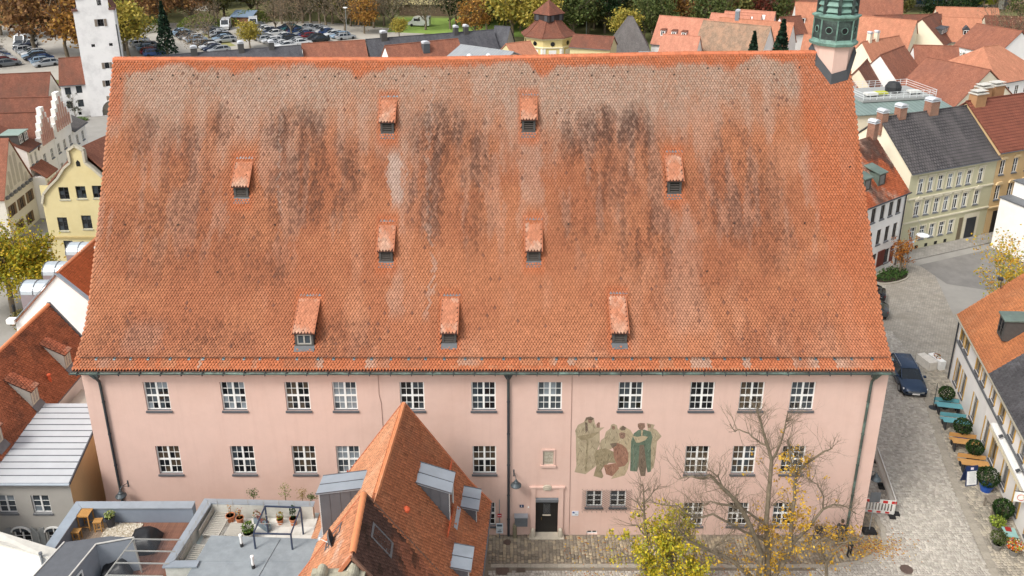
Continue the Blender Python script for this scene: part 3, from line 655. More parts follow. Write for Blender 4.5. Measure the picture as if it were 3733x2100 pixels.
for k in range(-9, 22):
    for sgn in (1, -1):
        a, b = Vector((4.05 + .19 * k, -.1, 1.82)), Vector((4.05 + .19 * k + 1.9, -.1, 3.3))
        if sgn < 0: a.x, b.x = b.x, a.x
        d = b - a; ts = [0.0, 1.0]
        for lim in (4.02, 6.88):
            t = (lim - a.x) / d.x
            if d.x > 0: ts[0 if lim < 5 else 1] = max(ts[0], t) if lim < 5 else min(ts[1], t)
            else: ts[1 if lim < 5 else 0] = min(ts[1], t) if lim < 5 else max(ts[0], t)
        if ts[1] - ts[0] > .03: m.bar(a + d * ts[0], a + d * ts[1], .009)
for xx in np.arange(4.05, 6.9, .28): m.bar((xx, -.1, 3.3), (xx - .03, -.16, 3.4), .016); m.bar((xx, -.1, 1.82), (xx + .03, -.16, 1.74), .016)
hb(m, 'window_grille', mat('wrought_iron', '4b4745', rough=0.6))
# ---- portal
STONE = mat('pale_stone', 'c2b8a6', rough=0.85, var=0.12, scale=5, stain='8d877b', stain_amt=0.6, stain_scale=2.5, bump=0.2)
m = MB(); m.box(1.08, 1.36, -.10, .0, 0, 3.42); m.box(2.68, 2.96, -.10, 0, 0, 3.42); m.box(1.36, 2.68, -.05, 0, 2.72, 3.42); m.box(1.0, 3.04, -.13, 0, 3.42, 3.5)
hb(m, 'door_surround', PINK)
m = MB(); m.prism([(1.36, .1, 2.74), (1.36, -.12, 2.62), (1.36, -.12, 2.44), (1.36, .1, 2.44)], (1.32, 0, 0)); hb(m, 'door_hood', LEADM)
BLK = mat('black_oak', '1b1a19', rough=0.5, var=0.2, scale=8)
dr = hb(MB().box(1.37, 2.67, .13, .18, .12, 2.5), 'door', BLK)
m = MB().box(-.09, .09, .118, .135, .15, 2.45).mesh('plank', BLK)
for k in range(7): place('plank', m, dr, (1.47 + k * .182, R.uniform(-.004, .004), 0))
m = MB().box(1.82, 2.22, .105, .115, 1.45, 2.2); m.build('pane', GLASS[0], dr)
m = MB()
for k in range(-3, 4):
    for sgn in (1, -1):
        for a, b in (((2.02 + .1 * k - sgn * .2, 1.45), (2.02 + .1 * k + sgn * .2, 2.2)),):
            t0, t1 = sorted([(1.82 - a[0]) / (b[0] - a[0]), (2.22 - a[0]) / (b[0] - a[0])]); t0, t1 = max(0, t0), min(1, t1)
            if t1 > t0 + .05: m.bar((a[0] + (b[0] - a[0]) * t0, .095, a[1] + (b[1] - a[1]) * t0), (a[0] + (b[0] - a[0]) * t1, .095, a[1] + (b[1] - a[1]) * t1), .014)
m.build('grille', mat('grille_silver', '8a8d90', rough=0.4, metal=0.6), dr)
MB().box(1.78, 2.26, .07, .12, 1.32, 1.38).build('ledge', STONE, dr); m = MB(); m.tube([(1.72, .1, 1.2), (1.72, .05, 1.2), (1.72, .05, 1.05)], .015, 6); m.build('handle', mat('brass', '9c8247', rough=0.35, metal=0.8), dr)
m = MB(); m.prism([(1.0, -.42, 0), (1.0, .1, 0), (1.0, .1, .12), (1.0, -.42, .07)], (1.02, 0, 0)); m.prism([(2.025, -.42, 0), (2.025, .1, 0), (2.025, .1, .12), (2.025, -.42, .07)], (1.0, 0, 0)); hb(m, 'doorstep', STONE)
for x in (1.22, 2.82): m = MB(); m.lathe([(.16, 0), (.15, .35), (.12, .58), (.05, .66)], 10, c=(x, -.2, 0)); hb(m, 'guard_stone', STONE)
m = MB(); m.prism([(1.82, -.14, 3.3), (2.22, -.14, 3.3), (2.28, -.14, 3.5), (2.18, -.14, 3.6), (2.02, -.14, 3.63), (1.86, -.14, 3.6), (1.76, -.14, 3.5)], (0, .1, 0)); m.box(1.9, 2.14, -.17, -.14, 3.36, 3.52); hb(m, 'crest', STONE)
pl = hb(MB().box(1.77, 2.34, .03, .06, 4.99, 5.87), 'plaque', mat('stone_plaque', 'b7b09f', rough=0.8, var=0.15, scale=8))
m = MB()
for k in range(8):
    for q in range(7):
        if R.random() < .85: m.box(1.82 + q * .07, 1.82 + q * .07 + R.uniform(.03, .062), .025, .031, 5.74 - k * .095, 5.74 - k * .095 + .035)
m.build('lettering', mat('carved_dark', '6b6558', rough=0.9), pl)
m = MB(); m.box(1.6, 2.5, -.1, .0, 4.84, 4.96); m.box(1.66, 1.75, -.05, 0, 4.97, 5.95); m.box(2.36, 2.45, -.05, 0, 4.97, 5.95); m.box(1.66, 2.45, -.05, 0, 5.955, 6.04); hb(m, 'plaque_frame', PINK)
for x in (3.27,): m = MB(); m.tube([(x, -.015, 11.2), (x + .03, -.015, 6), (x + .08, -.015, .1)], .014, 4); hb(m, 'lightning_cable', mat('cable_brown', '8d6f66', rough=0.7))
m = MB(); m.tube([(-7.28, -.015, 11.1), (-7.3, -.015, 9.6), (-7.2, -.015, 9.1), (-7.18, -.015, 4)], .014, 4); hb(m, 'lightning_cable', MATS['cable_brown'])
# ---- fresco: flat painted figures on the render
FR = dict(a=mat('fresco_olive', 'a4967d', rough=0.95, var=0.16, scale=2.2, stain='7d6f56', stain_amt=0.6, stain_scale=1.6), b=mat('fresco_olive_dark', '8a7d63', rough=0.95, var=0.2, scale=3, stain='a4957a', stain_amt=0.5, stain_scale=2.5),
          r=mat('fresco_red', '8f6a58', rough=0.95, var=0.2, scale=2.5, stain='9b7158', stain_amt=0.5, stain_scale=2), g=mat('fresco_green', '5c6b5a', rough=0.95, var=0.25, scale=2.5, stain='6f7d6a', stain_amt=0.6, stain_scale=1.8), k=mat('fresco_brown', '6e5f50', rough=0.95, var=0.2, scale=3), h=mat('fresco_skin', '84695a', rough=0.95, var=0.2, scale=6), p=mat('fresco_pale', 'ab9a7e', rough=0.95, var=0.12, scale=4))
mu = hb(MB().poly([(3.4, -.0015, 4.3), (3.41, -.0015, 4.3), (3.41, -.0015, 4.31)]), 'mural', PINK); mu['label'] = 'faded wall painting of robed figures in olive, red and green'
FIG = [('a', 2, [(3.53, 7.28), (3.68, 7.66), (3.99, 7.84), (4.11, 8.14), (4.35, 8.21), (4.55, 8.1), (4.6, 7.8), (4.73, 7.47), (5.16, 7.49), (4.9, 7.24), (4.93, 6.48), (4.96, 6.41), (4.81, 6.03), (4.76, 4.87), (4.19, 4.32), (3.56, 4.47), (3.66, 4.9), (3.6, 6.03), (3.58, 6.94)]),
 ('h', 3, [(4.72, 7.47), (4.7, 7.69), (4.75, 7.77), (4.81, 7.84), (4.9, 7.8), (4.89, 7.47)]), ('k', 4, [(4.05, 7.85), (4.11, 8.14), (4.35, 8.21), (4.55, 8.1), (4.5, 7.98), (4.2, 8.02)]), ('h', 4, [(4.21, 8.03), (4.43, 8.05), (4.47, 7.88), (4.38, 7.75), (4.25, 7.8)]),
 ('k', 3, [(4.05, 7.85), (4.2, 7.8), (4.25, 7.3), (4.12, 7.1)]), ('b', 3, [(3.62, 6.9), (4.1, 7.0), (4.9, 7.22), (4.5, 6.8), (3.9, 6.6)]), ('b', 2.6, [(4.2, 6.7), (4.3, 6.7), (4.25, 4.5), (4.15, 4.5)]),
 ('a', 2, [(5.2, 6.94), (5.25, 7.2), (5.49, 7.43), (5.52, 7.66), (5.67, 7.73), (5.85, 7.62), (5.89, 7.43), (5.97, 7.32), (6.02, 6.64), (5.58, 6.03), (4.88, 5.87), (4.98, 6.64), (5.17, 6.79)]), ('h', 3, [(5.58, 7.58), (5.72, 7.6), (5.76, 7.42), (5.66, 7.32), (5.57, 7.42)]),
 ('p', 2.4, [(5.97, 7.39), (6.03, 7.54), (6.18, 7.61), (6.38, 7.47), (6.61, 7.32), (6.78, 7.02), (6.75, 6.26), (6.7, 5.49), (6.6, 4.71), (6.43, 4.24), (5.66, 3.98), (5.9, 4.51), (5.76, 6.26), (6.0, 6.64)]), ('k', 3, [(6.0, 7.4), (6.18, 7.61), (6.38, 7.47), (6.3, 7.3), (6.12, 7.28)]),
 ('b', 3.2, [(4.63, 5.68), (4.78, 5.99), (5.29, 6.1), (5.72, 5.87), (5.88, 5.1), (5.49, 5.1), (5.18, 4.79), (5.09, 4.59), (5.22, 4.2), (5.14, 4.04), (4.65, 4.2), (4.79, 4.87)]),
 ('r', 3.8, [(5.5, 6.41), (5.88, 6.48), (6.21, 6.33), (6.44, 6.1), (6.57, 5.76), (6.58, 5.18), (6.4, 4.9), (6.02, 4.79), (5.76, 5.49), (5.71, 6.03)]), ('r', 4.2, [(5.21, 4.94), (5.88, 5.1), (6.09, 4.71), (5.72, 4.18), (5.36, 4.32)]), ('k', 4.4, [(5.5, 6.41), (5.88, 6.48), (5.9, 6.3), (5.66, 6.1)]),
 ('h', 4, [(5.97, 7.09), (6.11, 7.17), (6.35, 7.11), (6.34, 6.86), (6.22, 6.71), (6.06, 6.79)]),
 ('a', 2, [(7.5, 7.77), (7.95, 7.66), (7.87, 7.43), (8.07, 7.32), (8.38, 6.9), (8.14, 6.56), (8.11, 5.49), (8.05, 4.79), (7.9, 4.59), (7.7, 4.7), (7.7, 6.83), (7.6, 7.2), (7.57, 7.39)]), ('h', 3, [(7.55, 7.7), (7.72, 7.68), (7.74, 7.5), (7.6, 7.44)]),
 ('g', 4, [(6.68, 6.56), (6.81, 7.09), (7.05, 7.32), (7.37, 7.35), (7.76, 7.2), (7.87, 6.83), (7.81, 6.26), (7.91, 4.51), (7.72, 4.44), (7.63, 4.87), (7.18, 4.87), (7.13, 4.51), (6.72, 4.55), (6.7, 5.49)]), ('k', 5, [(7.17, 6.33), (7.42, 6.33), (7.64, 4.88), (7.6, 4.2), (7.34, 4.2), (7.18, 4.87)]),
 ('p', 5.4, [(6.75, 6.94), (7.01, 6.86), (7.33, 6.94), (7.62, 6.86), (7.47, 6.64), (7.16, 6.48), (6.97, 6.48)]), ('h', 5, [(7.0, 7.73), (7.15, 7.79), (7.38, 7.77), (7.42, 7.51), (7.27, 7.32), (7.11, 7.35), (7.01, 7.54)]), ('p', 5.8, [(7.2, 7.3), (7.32, 7.3), (7.3, 6.95), (7.22, 6.95)])]
def inpoly(x, z, P):
    c = False
    for (x0, z0), (x1, z1) in zip(P, P[1:] + P[:1]):
        if (z0 > z) != (z1 > z) and x < (x1 - x0) * (z - z0) / (z1 - z0) + x0: c = not c
    return c
FOLD = {c: mat('fold_' + c, q, rough=.95, var=.2, scale=5) for c, q in (('a', '7f735c'), ('b', '6f654f'), ('p', '8d8068'), ('r', '6e4d40'), ('g', '455145'), ('k', '54483d'), ('h', '5d463a'))}
LITE = {c: mat('lite_' + c, q, rough=.95, var=.2, scale=5) for c, q in (('a', 'b0a489'), ('b', '9f9377'), ('p', 'b8aa90'), ('r', 'a37e69'), ('g', '6f7f6e'), ('k', '7d6f60'), ('h', '9a7c68'))}
for c, dd, pts in FIG:
    MB().prism([(x, -dd * .0015, z) for x, z in pts], (0, .001, 0)).build('figure', FR[c], mu); x0, x1 = min(p[0] for p in pts), max(p[0] for p in pts); z0, z1 = min(p[1] for p in pts), max(p[1] for p in pts)
    for table, off in ((FOLD, .0004), (LITE, .0007)):
        m = MB()
        for k in range(int(10 + 22 * (x1 - x0) * (z1 - z0))):
            x, z = R.uniform(x0, x1), R.uniform(z0, z1); L_ = R.uniform(.08, .45) * min(1, (z1 - z0)); a_ = R.gauss(0, .35); q = [(x, z), (x + math.sin(a_) * L_ * .5, z - L_ * .5), (x + math.sin(a_) * L_ + R.uniform(-.06, .06), z - L_)]
            if all(inpoly(u, v, pts) for u, v in q):
                w_ = R.uniform(.008, .028); m.poly([(q[0][0], -dd * .0015 - off, q[0][1]), (q[1][0] - w_, -dd * .0015 - off, q[1][1]), (q[2][0], -dd * .0015 - off, q[2][1]), (q[1][0] + w_, -dd * .0015 - off, q[1][1])])
        if m.v: m.build('brushwork', table[c], mu)
# ---- turret at the right end of the ridge
TX, TY = 19.0, 10.45
PATINA = mat('copper_patina', '6f9084', rough=0.6, var=0.25, scale=3, stain='2f3a36', stain_amt=0.85, stain_scale=1.3); PATD = mat('copper_black', '2a3130', rough=0.6, var=0.25, scale=2.5, stain='7fa293', stain_amt=0.3, stain_scale=1.4)
A8 = math.pi / 2 + rad(14)
tur = place('turret', MB().lathe([(1.15, 22.2), (1.15, 27.1)], 8, c=(TX, TY, 0), a0=-A8).mesh('turret', PINK), HB, OFF)
m = MB(); m.lathe([(1.16, 26.95), (1.36, 27.0), (1.4, 27.15), (1.27, 27.25), (1.23, 27.35)], 8, c=(TX, TY, 0), a0=-A8); m.build('lower_cornice', PATINA, tur)
m = MB(); m.lathe([(1.22, 27.33), (1.2, 28.5)], 8, c=(TX, TY, 0), a0=-A8); m.build('drum', PATD, tur)
m = MB(); m.lathe([(1.2, 28.45), (1.26, 28.55), (1.38, 28.64), (1.38, 28.72), (1.06, 28.82)], 8, c=(TX, TY, 0), a0=-A8); m.build('upper_cornice', PATINA, tur)
ribm = None
for k in range(8):
    a = -A8 + k * math.pi / 4; p = Vector((TX + 1.22 * math.cos(a), TY + 1.22 * math.sin(a), 0))
    m = MB(); m.bar(p + Vector((0, 0, 27.3)), p * 1.0 + Vector((0, 0, 28.5)), .07); m.build('rib', PATINA, tur)
    b = a + math.pi / 8; q = Vector((TX + 1.135 * math.cos(b), TY + 1.135 * math.sin(b), 27.9)); T = Matrix.Translation(q) @ Matrix.Rotation(b + math.pi / 2, 4, 'Z')
    m = MB(); n0 = 0
    for j in range(14):
        t0, t1 = j * 2 * math.pi / 14, (j + 1) * 2 * math.pi / 14
        m.prism([T @ Vector((.17 * math.cos(t0), -.02, .17 * math.sin(t0))), T @ Vector((.17 * math.cos(t1), -.02, .17 * math.sin(t1))), T @ Vector((.21 * math.cos(t1), -.02, .21 * math.sin(t1))), T @ Vector((.21 * math.cos(t0), -.02, .21 * math.sin(t0)))], T.to_3x3() @ Vector((0, .05, 0)))
    m.build('oculus_ring', PATINA, tur)
    m = MB(); m.prism([T @ Vector((.165 * math.cos(t), -.005, .165 * math.sin(t))) for t in np.linspace(0, 2 * math.pi, 14, endpoint=False)], T.to_3x3() @ Vector((0, .03, 0))); m.build('oculus', mat('black_hole', '0e0f10', rough=0.9), tur)
    # belfry post and louvres
    p = Vector((TX + 1.06 * math.cos(a), TY + 1.06 * math.sin(a), 0)); m = MB(); m.bar(p + Vector((0, 0, 28.75)), p + Vector((0, 0, 32.3)), .17); m.build('belfry_post', PATD, tur)
    for j in range(9):
        z = 28.9 + j * .36; q = Vector((TX + .93 * math.cos(b), TY + .93 * math.sin(b), z)); T2 = Matrix.Translation(q) @ Matrix.Rotation(b + math.pi / 2, 4, 'Z')
        m = MB(); m.prism([T2 @ Vector((-.36, -.1, 0)), T2 @ Vector((-.36, .1, .3)), T2 @ Vector((-.36, .1, .34)), T2 @ Vector((-.36, -.1, .04))], T2.to_3x3() @ Vector((.72, 0, 0))); m.build('louvre', PATINA, tur)
m = MB(); m.lathe([(.7, 28.8), (.7, 32.2)], 8, c=(TX, TY, 0), a0=-A8); m.build('belfry_core', MATS['black_hole'], tur)
m = MB(); m.lathe([(1.35, 32.3), (1.4, 32.5), (1.2, 33.0), (1.35, 33.8), (1.0, 34.8), (.4, 35.6), (.1, 36.5), (.04, 38)], 8, c=(TX, TY, 0), a0=-A8); m.build('cap', PATINA, tur)
m = MB()
def _ov(k, r): a = -A8 + k * math.pi / 4; return TX + r * math.cos(a), TY + r * math.sin(a)
def _rz(x, y): return float(np.interp(y, PY, PZ)) + float(sag(x, np.interp(y, PY, PS)))
for k in (-2, -1, 0, 1):
    (xa, ya), (xb, yb) = _ov(k, 1.19), _ov(k + 1, 1.19); (xc, yc), (xd, yd) = _ov(k, 1.36), _ov(k + 1, 1.36)
    if min(ya, yb) > 10.3: continue
    za, zb = _rz(xa, min(ya, 10.2)), _rz(xb, min(yb, 10.2))
    m.prism([(xa, ya, za + .42), (xb, yb, zb + .42), (xd, yd, _rz(xd, min(yd, 10.2)) + .1), (xc, yc, _rz(xc, min(yc, 10.2)) + .1)], (0, -.02, .02))
m.build('flashing', mat('lead_dark', '3d3f42', rough=0.6, var=0.1), tur)
# ================================================================ foliage helpers
LEAF_M = mat('leaf', '000000', rough=0.6, var=0.0, attr='tint', transl=0.25, spec=0.2)
LT, LF = [(0, -.5, 0), (.32, 0, .06), (0, .5, 0), (-.32, 0, .06)], [(0, 1, 2, 3)]
def leaf_cloud(name, pts, size, cols, parent=None, up=0.3, loc=(0, 0, 0), var=.18, rng=None):
    g = rng or NR; pts = np.asarray(pts, float); n = len(pts)
    N = g.normal(0, 1, (n, 3)); N[:, 2] += up * 2; N /= np.linalg.norm(N, axis=1)[:, None]
    A = g.normal(0, 1, (n, 3)); U = np.cross(N, A); U /= np.linalg.norm(U, axis=1)[:, None]; V = np.cross(N, U)
    C = np.array([lin(c)[:3] for c in cols])[g.integers(0, len(cols), n)] * np.clip(1 + g.normal(0, var, n), .4, 1.7)[:, None]
    s = size * g.uniform(.6, 1.35, n); tv = np.array(LT)
    me = inst_mesh(name, tv, LF, pts, U * s[:, None], V * s[:, None], N * s[:, None], np.clip(C, 0, 1), LEAF_M)
    return place(name, me, parent, loc)
def ball_pts(n, rx, ry, rz, c=(0, 0, 0), hollow=.55):
    d = NR.normal(0, 1, (n, 3)); d /= np.linalg.norm(d, axis=1)[:, None]; r = NR.uniform(hollow, 1, n) ** .6
    return d * r[:, None] * np.array([rx, ry, rz]) + np.array(c)
TERRA = mat('terracotta', 'b8744f', rough=0.85, var=0.12, scale=6); SOIL = mat('potting_soil', '3d3026', rough=0.95)
GREENS = ['3f5a26', '4d6b2c', '2f4720', '5f7a35']
def potted(name, label, cat, x, y, z, r, h, pot_m, kind, cols, size=.09, fh=.5, fr=None, n=160, group=None):
    t = thing(name, label, cat, (x, y, z), R.random() * 6, group)
    m = MB(); m.lathe([(r * .7, 0), (r * .95, h * .86), (r * 1.05, h * .87), (r * 1.05, h), (r * .9, h), (r * .88, h * .9)], 14); m.build('pot', pot_m, t)
    MB().lathe([(r * .88, h * .88), (r * .86, h * .9)], 12).build('soil', SOIL, t)
    fr = fr or r * 1.3
    if kind == 'ball': p = ball_pts(n, fr, fr, fh / 2, (0, 0, h + fh * .5), .4)
    else:
        a = NR.uniform(0, 6.28, n); q = NR.random(n); p = np.stack([np.cos(a) * fr * q * NR.random(n), np.sin(a) * fr * q * NR.random(n), h + fh * q], 1)
    leaf_cloud('foliage', p, size, cols, t)
    m = MB()
    for k in range(4): a = R.random() * 6.28; m.tube([(0, 0, h * .8), (math.cos(a) * fr * .3, math.sin(a) * fr * .3, h + fh * .7)], [.015, .006], 4)
    m.build('stem', mat('stem_brown', '5a4a35', rough=0.9), t)
    return t
ZINC = mat('zinc_sheet', 'a7b1ba', rough=0.42, var=0.07, scale=1.2, metal=0.35, stain='8d979f', stain_amt=0.4, stain_scale=1.0)
ZINC_D = mat('zinc_dark', '5c5e63', rough=0.55, var=0.1, scale=1.5, metal=0.2)
# ================================================================ terracotta house in front with zinc dormers
E1 = Vector((-.062, -.998, 0)); E2 = Vector((.998, -.062, 0)); RF = Vector((-5.55, -2.95, 0))
def oh(a, b, z): p = RF + E1 * a + E2 * b; return (p.x, p.y, z)
OHB = thing('orange_roof_house', 'house with bright terracotta tiled gable roof and boxy zinc dormers, bottom centre', 'house', (-5.9, -6.5, 0)); OO = (5.9, 6.5, 0)
CREAM = mat('cream_render', 'd9d4c6', rough=0.9, var=0.05, scale=1.5)
TEALW = mat('pale_teal_render', 'c9d3cf', rough=0.9, var=0.04)
HW, ZE, ZK, BK, ZR = 4.38, 4.95, 6.25, 3.3, 11.0
LEN1 = 7.6
def gableset(parent, off, fn, a0, a1, wm, zr=ZR, hw=HW - .35, ze=ZE):
    for a, flip in ((a0, 0), (a1, 1)):
        p = [fn(a, -hw, 0), fn(a, -hw, ze + .2), fn(a, -BK + .1, ZK - .1), fn(a, 0, zr - .12), fn(a, BK - .1, ZK - .1), fn(a, hw, ze + .2), fn(a, hw, 0)]
        MB().poly(p if flip else p[::-1]).build('gable_wall', wm, parent, off)
    for b, flip in ((-hw, 1), (hw, 0)):
        q = [fn(a0, b, 0), fn(a0, b, ze + .1), fn(a1, b, ze + .1), fn(a1, b, 0)]; MB().poly(q if not flip else q[::-1]).build('side_wall', wm, parent, off)
gableset(OHB, OO, oh, .15, LEN1, TEALW)
ro = MB()
for sgn in (-1, 1):
    for (b0, z0), (b1, z1) in (((HW, ZE), (BK, ZK)), ((BK, ZK), (0, ZR))):
        q = [Vector(oh(0, sgn * b0, z0 - .03)), Vector(oh(LEN1, sgn * b0, z0 - .03)), Vector(oh(LEN1, sgn * b1, z1 - .03)), Vector(oh(0, sgn * b1, z1 - .03))]
        ro.prism(q, (0, 0, -.1))
ohroof = ro.build('roof', DECKM, OHB, OO)
ORC_L_SUNLIT = tilecol('d99c76', 'c98a66', .5, .9, 4, .06, light='dfab88'); ORC_R = tilecol('b87350', '96604a', .55, .7, 6, .11, light='b97a58')  # left slope tiles lighter: the sun's sheen is put into their colour
def slope_tiles(parent, fn, sgn, a0, a1, lowfn, colfn, single=0, w=.18, e=.165, segs=None):
    for (b0, z0), (b1, z1) in (segs or (((HW + .03, ZE), (BK, ZK)), ((BK, ZK), (0, ZR)))):
        if sgn > 0: A, B = Vector(fn(a1, sgn * b0, z0)), Vector(fn(a0, sgn * b0, z0)); Cc = Vector(fn(a1, sgn * b1, z1))
        else: A, B = Vector(fn(a0, sgn * b0, z0)), Vector(fn(a1, sgn * b0, z0)); Cc = Vector(fn(a0, sgn * b1, z1))
        tiled_slope(parent, A, B - A, Cc - A, (B - A).length, (Cc - A).length, colfn, w, e, False, single=single if b1 != 0 else single // 2, lift=.085)
slope_tiles(ohroof, oh, 1, -.03, LEN1, None, ORC_R, 180); slope_tiles(ohroof, oh, -1, -.03, LEN1, None, ORC_L_SUNLIT, 60)
OR_RIDGE = mat('ridge_orange', 'd08458', rough=0.8, var=0.08, objrand=.06)
rm2 = MB()
for i in range(8): rm2.quad((0, a[i][0], a[i][1]) if 0 else (0, math.cos(.35 * i) * .15, math.sin(.35 * i) * .15), (.36, math.cos(.35 * i) * .13, math.sin(.35 * i) * .13), (.36, math.cos(.35 * (i + 1)) * .13, math.sin(.35 * (i + 1)) * .13), (0, math.cos(.35 * (i + 1)) * .15, math.sin(.35 * (i + 1)) * .15))
rm2 = rm2.mesh('ridge_tile', OR_RIDGE)
for k in range(20): p = oh(.0 + k * .345, 0, ZR - .02); place('ridge_tile', rm2, ohroof, p, math.atan2(E1.y, E1.x))
VERGE = mat('verge_orange', 'b8704e', rough=.85, var=.1)
for sgn in (-1, 1):
    m = MB(); m.bar(oh(-.03, 0, ZR + .06), oh(-.03, sgn * BK, ZK + .06), .1, .14); m.bar(oh(-.03, sgn * BK, ZK + .06), oh(-.03, sgn * (HW + .05), ZE + .06), .1, .14); m.build('verge_board', VERGE, OHB, OO)
def box_dormer(parent, off, fn, sgn, a0, a1, bi, bo, zi, zo, zbase, window=True, roofm=None):
    """flat-roofed dormer standing out of a slope: bi/bo inner and outer distance from the ridge, zi/zo roof heights there"""
    F = lambda a, b, z: Vector(fn(a, sgn * b, z))
    d = place('dormer', MB().poly([F(a1, bi, zi), F(a1, bo, zo), F(a1, bo, zbase)] if sgn < 0 else [F(a1, bo, zbase), F(a1, bo, zo), F(a1, bi, zi)]).mesh('dormer', ZINC_D), parent, off)
    for c in d.data.polygons: pass
    m = MB(); m.poly([F(a0, bi, zi), F(a0, bo, zo), F(a0, bo, zbase)] if sgn > 0 else [F(a0, bo, zbase), F(a0, bo, zo), F(a0, bi, zi)]); m.build('cheek', ZINC_D, d)
    m = MB(); e = .07
    q = [F(a0 - e, bi - .05, zi + .03), F(a1 + e, bi - .05, zi + .03), F(a1 + e, bo + .12, zo), F(a0 - e, bo + .12, zo)]; m.prism(q, (0, 0, .07)); m.build('dormer_roof', roofm or ZINC, d)
    m = MB(); am = (a0 + a1) / 2; m.bar(F(am, bi, zi + .11), F(am, bo + .1, zo + .085), .03, .03)
    for aa in (a0 - e, a1 + e): m.bar(F(aa, bi, zi + .1), F(aa, bo + .12, zo + .075), .04, .04)
    m.build('seam', ZINC_D, d)
    m = MB()
    for k in range(1, 4):
        t = k / 4; b = bi + (bo - bi) * t; zt = zi + (zo - zi) * t; zb = zbase + (zi - zbase) * (1 - t)
        m.bar(F(a1 + .005, b, zb), F(a1 + .005, b, zt), .025, .025)
    m.build('standing_seam', ZINC_D, d)
    m = MB(); w = .1; W_ = a1 - a0
    for aa, ab, za, zb in ((a0, a0 + w, zbase, zo), (a1 - w, a1, zbase, zo), (a0 + w, a1 - w, zbase, zbase + w), (a0 + w, a1 - w, zo - w, zo)):
        m.prism([F(aa, bo - .04, za), F(ab, bo - .04, za), F(ab, bo - .04, zb), F(aa, bo - .04, zb)], F(0, .05, 0) - F(0, 0, 0))
    m.build('window_frame', WHITE, d)
    m = MB(); m.prism([F(a0 + w, bo - .05, zbase + w), F(a1 - w, bo - .05, zbase + w), F(a1 - w, bo - .05, zo - w), F(a0 + w, bo - .05, zo - w)], F(0, .02, 0) - F(0, 0, 0)); m.build('pane', GLASS[1], d)
    m = MB(); m.prism([F(a0 - .05, bo, zbase + .05), F(a1 + .05, bo, zbase + .05), F(a1 + .05, bo + .35, zbase - .3), F(a0 - .05, bo + .35, zbase - .3)], (0, 0, -.03)); m.build('apron', ZINC, d)
    return d
box_dormer(OHB, OO, oh, 1, 2.5, 3.9, .95, 2.8, 9.35, 8.75, 6.95)
box_dormer(OHB, OO, oh, -1, 3.15, 4.35, 1.35, 3.4, 9.15, 8.75, 6.2)
box_dormer(OHB, OO, oh, 1, .8, 2.25, 3.1, 3.9, 6.55, 6.4, 5.1)
box_dormer(OHB, OO, oh, 1, 4.9, 6.3, 3.1, 3.95, 6.55, 6.4, 5.1)
RAILM = mat('orange_rail', 'b0502e', rough=0.6, var=0.1)
for sgn, b, a0, a1 in ((1, 2.35, .35, 2.2), (1, 2.75, 3.0, 5.0), (-1, 3.0, .3, 2.2), (-1, 3.95, 4.3, 6.0)):
    z = np.interp(b, [0, BK, HW], [ZR, ZK, ZE]); up = .26; m = MB()
    for h in (.08, .2, .3): m.bar(oh(a0, sgn * (b + .1), z + h), oh(a1, sgn * (b + .1), z + h), .03)
    for k in range(10): aa = a0 + (a1 - a0) * k / 9; m.bar(oh(aa, sgn * (b + .02), z), oh(aa, sgn * (b + .12), z + .34), .025)
    m.build('snow_guard', RAILM, OHB, OO)
m = MB(); p = oh(6.0, 1.15, 9.0); m.tube([(p[0], p[1], 8.85), (p[0], p[1], 9.45)], .11, 10); m.lathe([(.17, 9.45), (.17, 9.55), (.06, 9.66)], 10, c=(p[0], p[1], 0)); m.build('vent_pipe', mat('vent_clay', 'cf5a34', rough=.7), OHB, OO)
m = MB(); m.tube([oh(-.05, HW + .08, ZE - .02), oh(LEN1 + 5, HW + .08, ZE - .02)], .07, 8); m.build('gutter', ZINC_D, OHB, OO)
# ---- old house nearer the camera: faded left slope painted sunlit, mossy right slope with shadow painted in
OLD = thing('mossy_roof_house', 'old house at the bottom edge with faded, sunlit-toned left slope and mossy, shadow-toned right slope', 'house', (-6.5, -12.5, 0)); OF2 = (6.5, 12.5, 0)
G1 = Vector((.03, -1, 0)).normalized(); G2 = Vector((1, .03, 0)).normalized(); RF2 = Vector((-6.37, -10.4, 0))
def od(a, b, z): p = RF2 + G1 * a + G2 * b; return (p.x, p.y, z)
L2 = 3.7; gableset(OLD, OF2, od, .1, L2, CREAM, 11.4, 4.0, 5.0)
ro = MB(); segs2 = (((4.4, 5.15), (0, 11.5)),)
for sgn in (-1, 1): ro.prism([Vector(od(0, sgn * 4.4, 5.12)), Vector(od(L2, sgn * 4.4, 5.12)), Vector(od(L2, 0, 11.47)), Vector(od(0, 0, 11.47))], (0, 0, -.12))
odroof = ro.build('roof', DECKM, OLD, OF2)
def mossy(u, v):  # moss and the shadow lying on this slope, painted as one dark tone
    c = np.repeat(np.array(lin('a8694e')[:3])[None], len(u), 0); f = fbm(u * .7, v * .5, 3)
    c = mixc(c, '53403a', np.clip(sstep(.25, .6, f + .16 * (v - 5.0)), 0, .93)); c = mixc(c, '35291f', sstep(.6, .75, fbm(u * 1.5, v * 1.5, 19)) * .7); return c * (1 + NR.normal(0, .13, len(u)))[:, None]
slope_tiles(odroof, od, 1, -.05, L2, None, mossy, 60, segs=segs2); slope_tiles(odroof, od, -1, -.05, L2, None, tilecol('cf8f6a', 'b06f50', .5, .8, 8, .1, light='d3b09a'), 40, segs=segs2)  # left slope base brighter, its sunlight carried by the tile colour
for k in range(10): place('ridge_tile', rm2, odroof, od(k * .345, 0, 11.49), math.atan2(G1.y, G1.x))
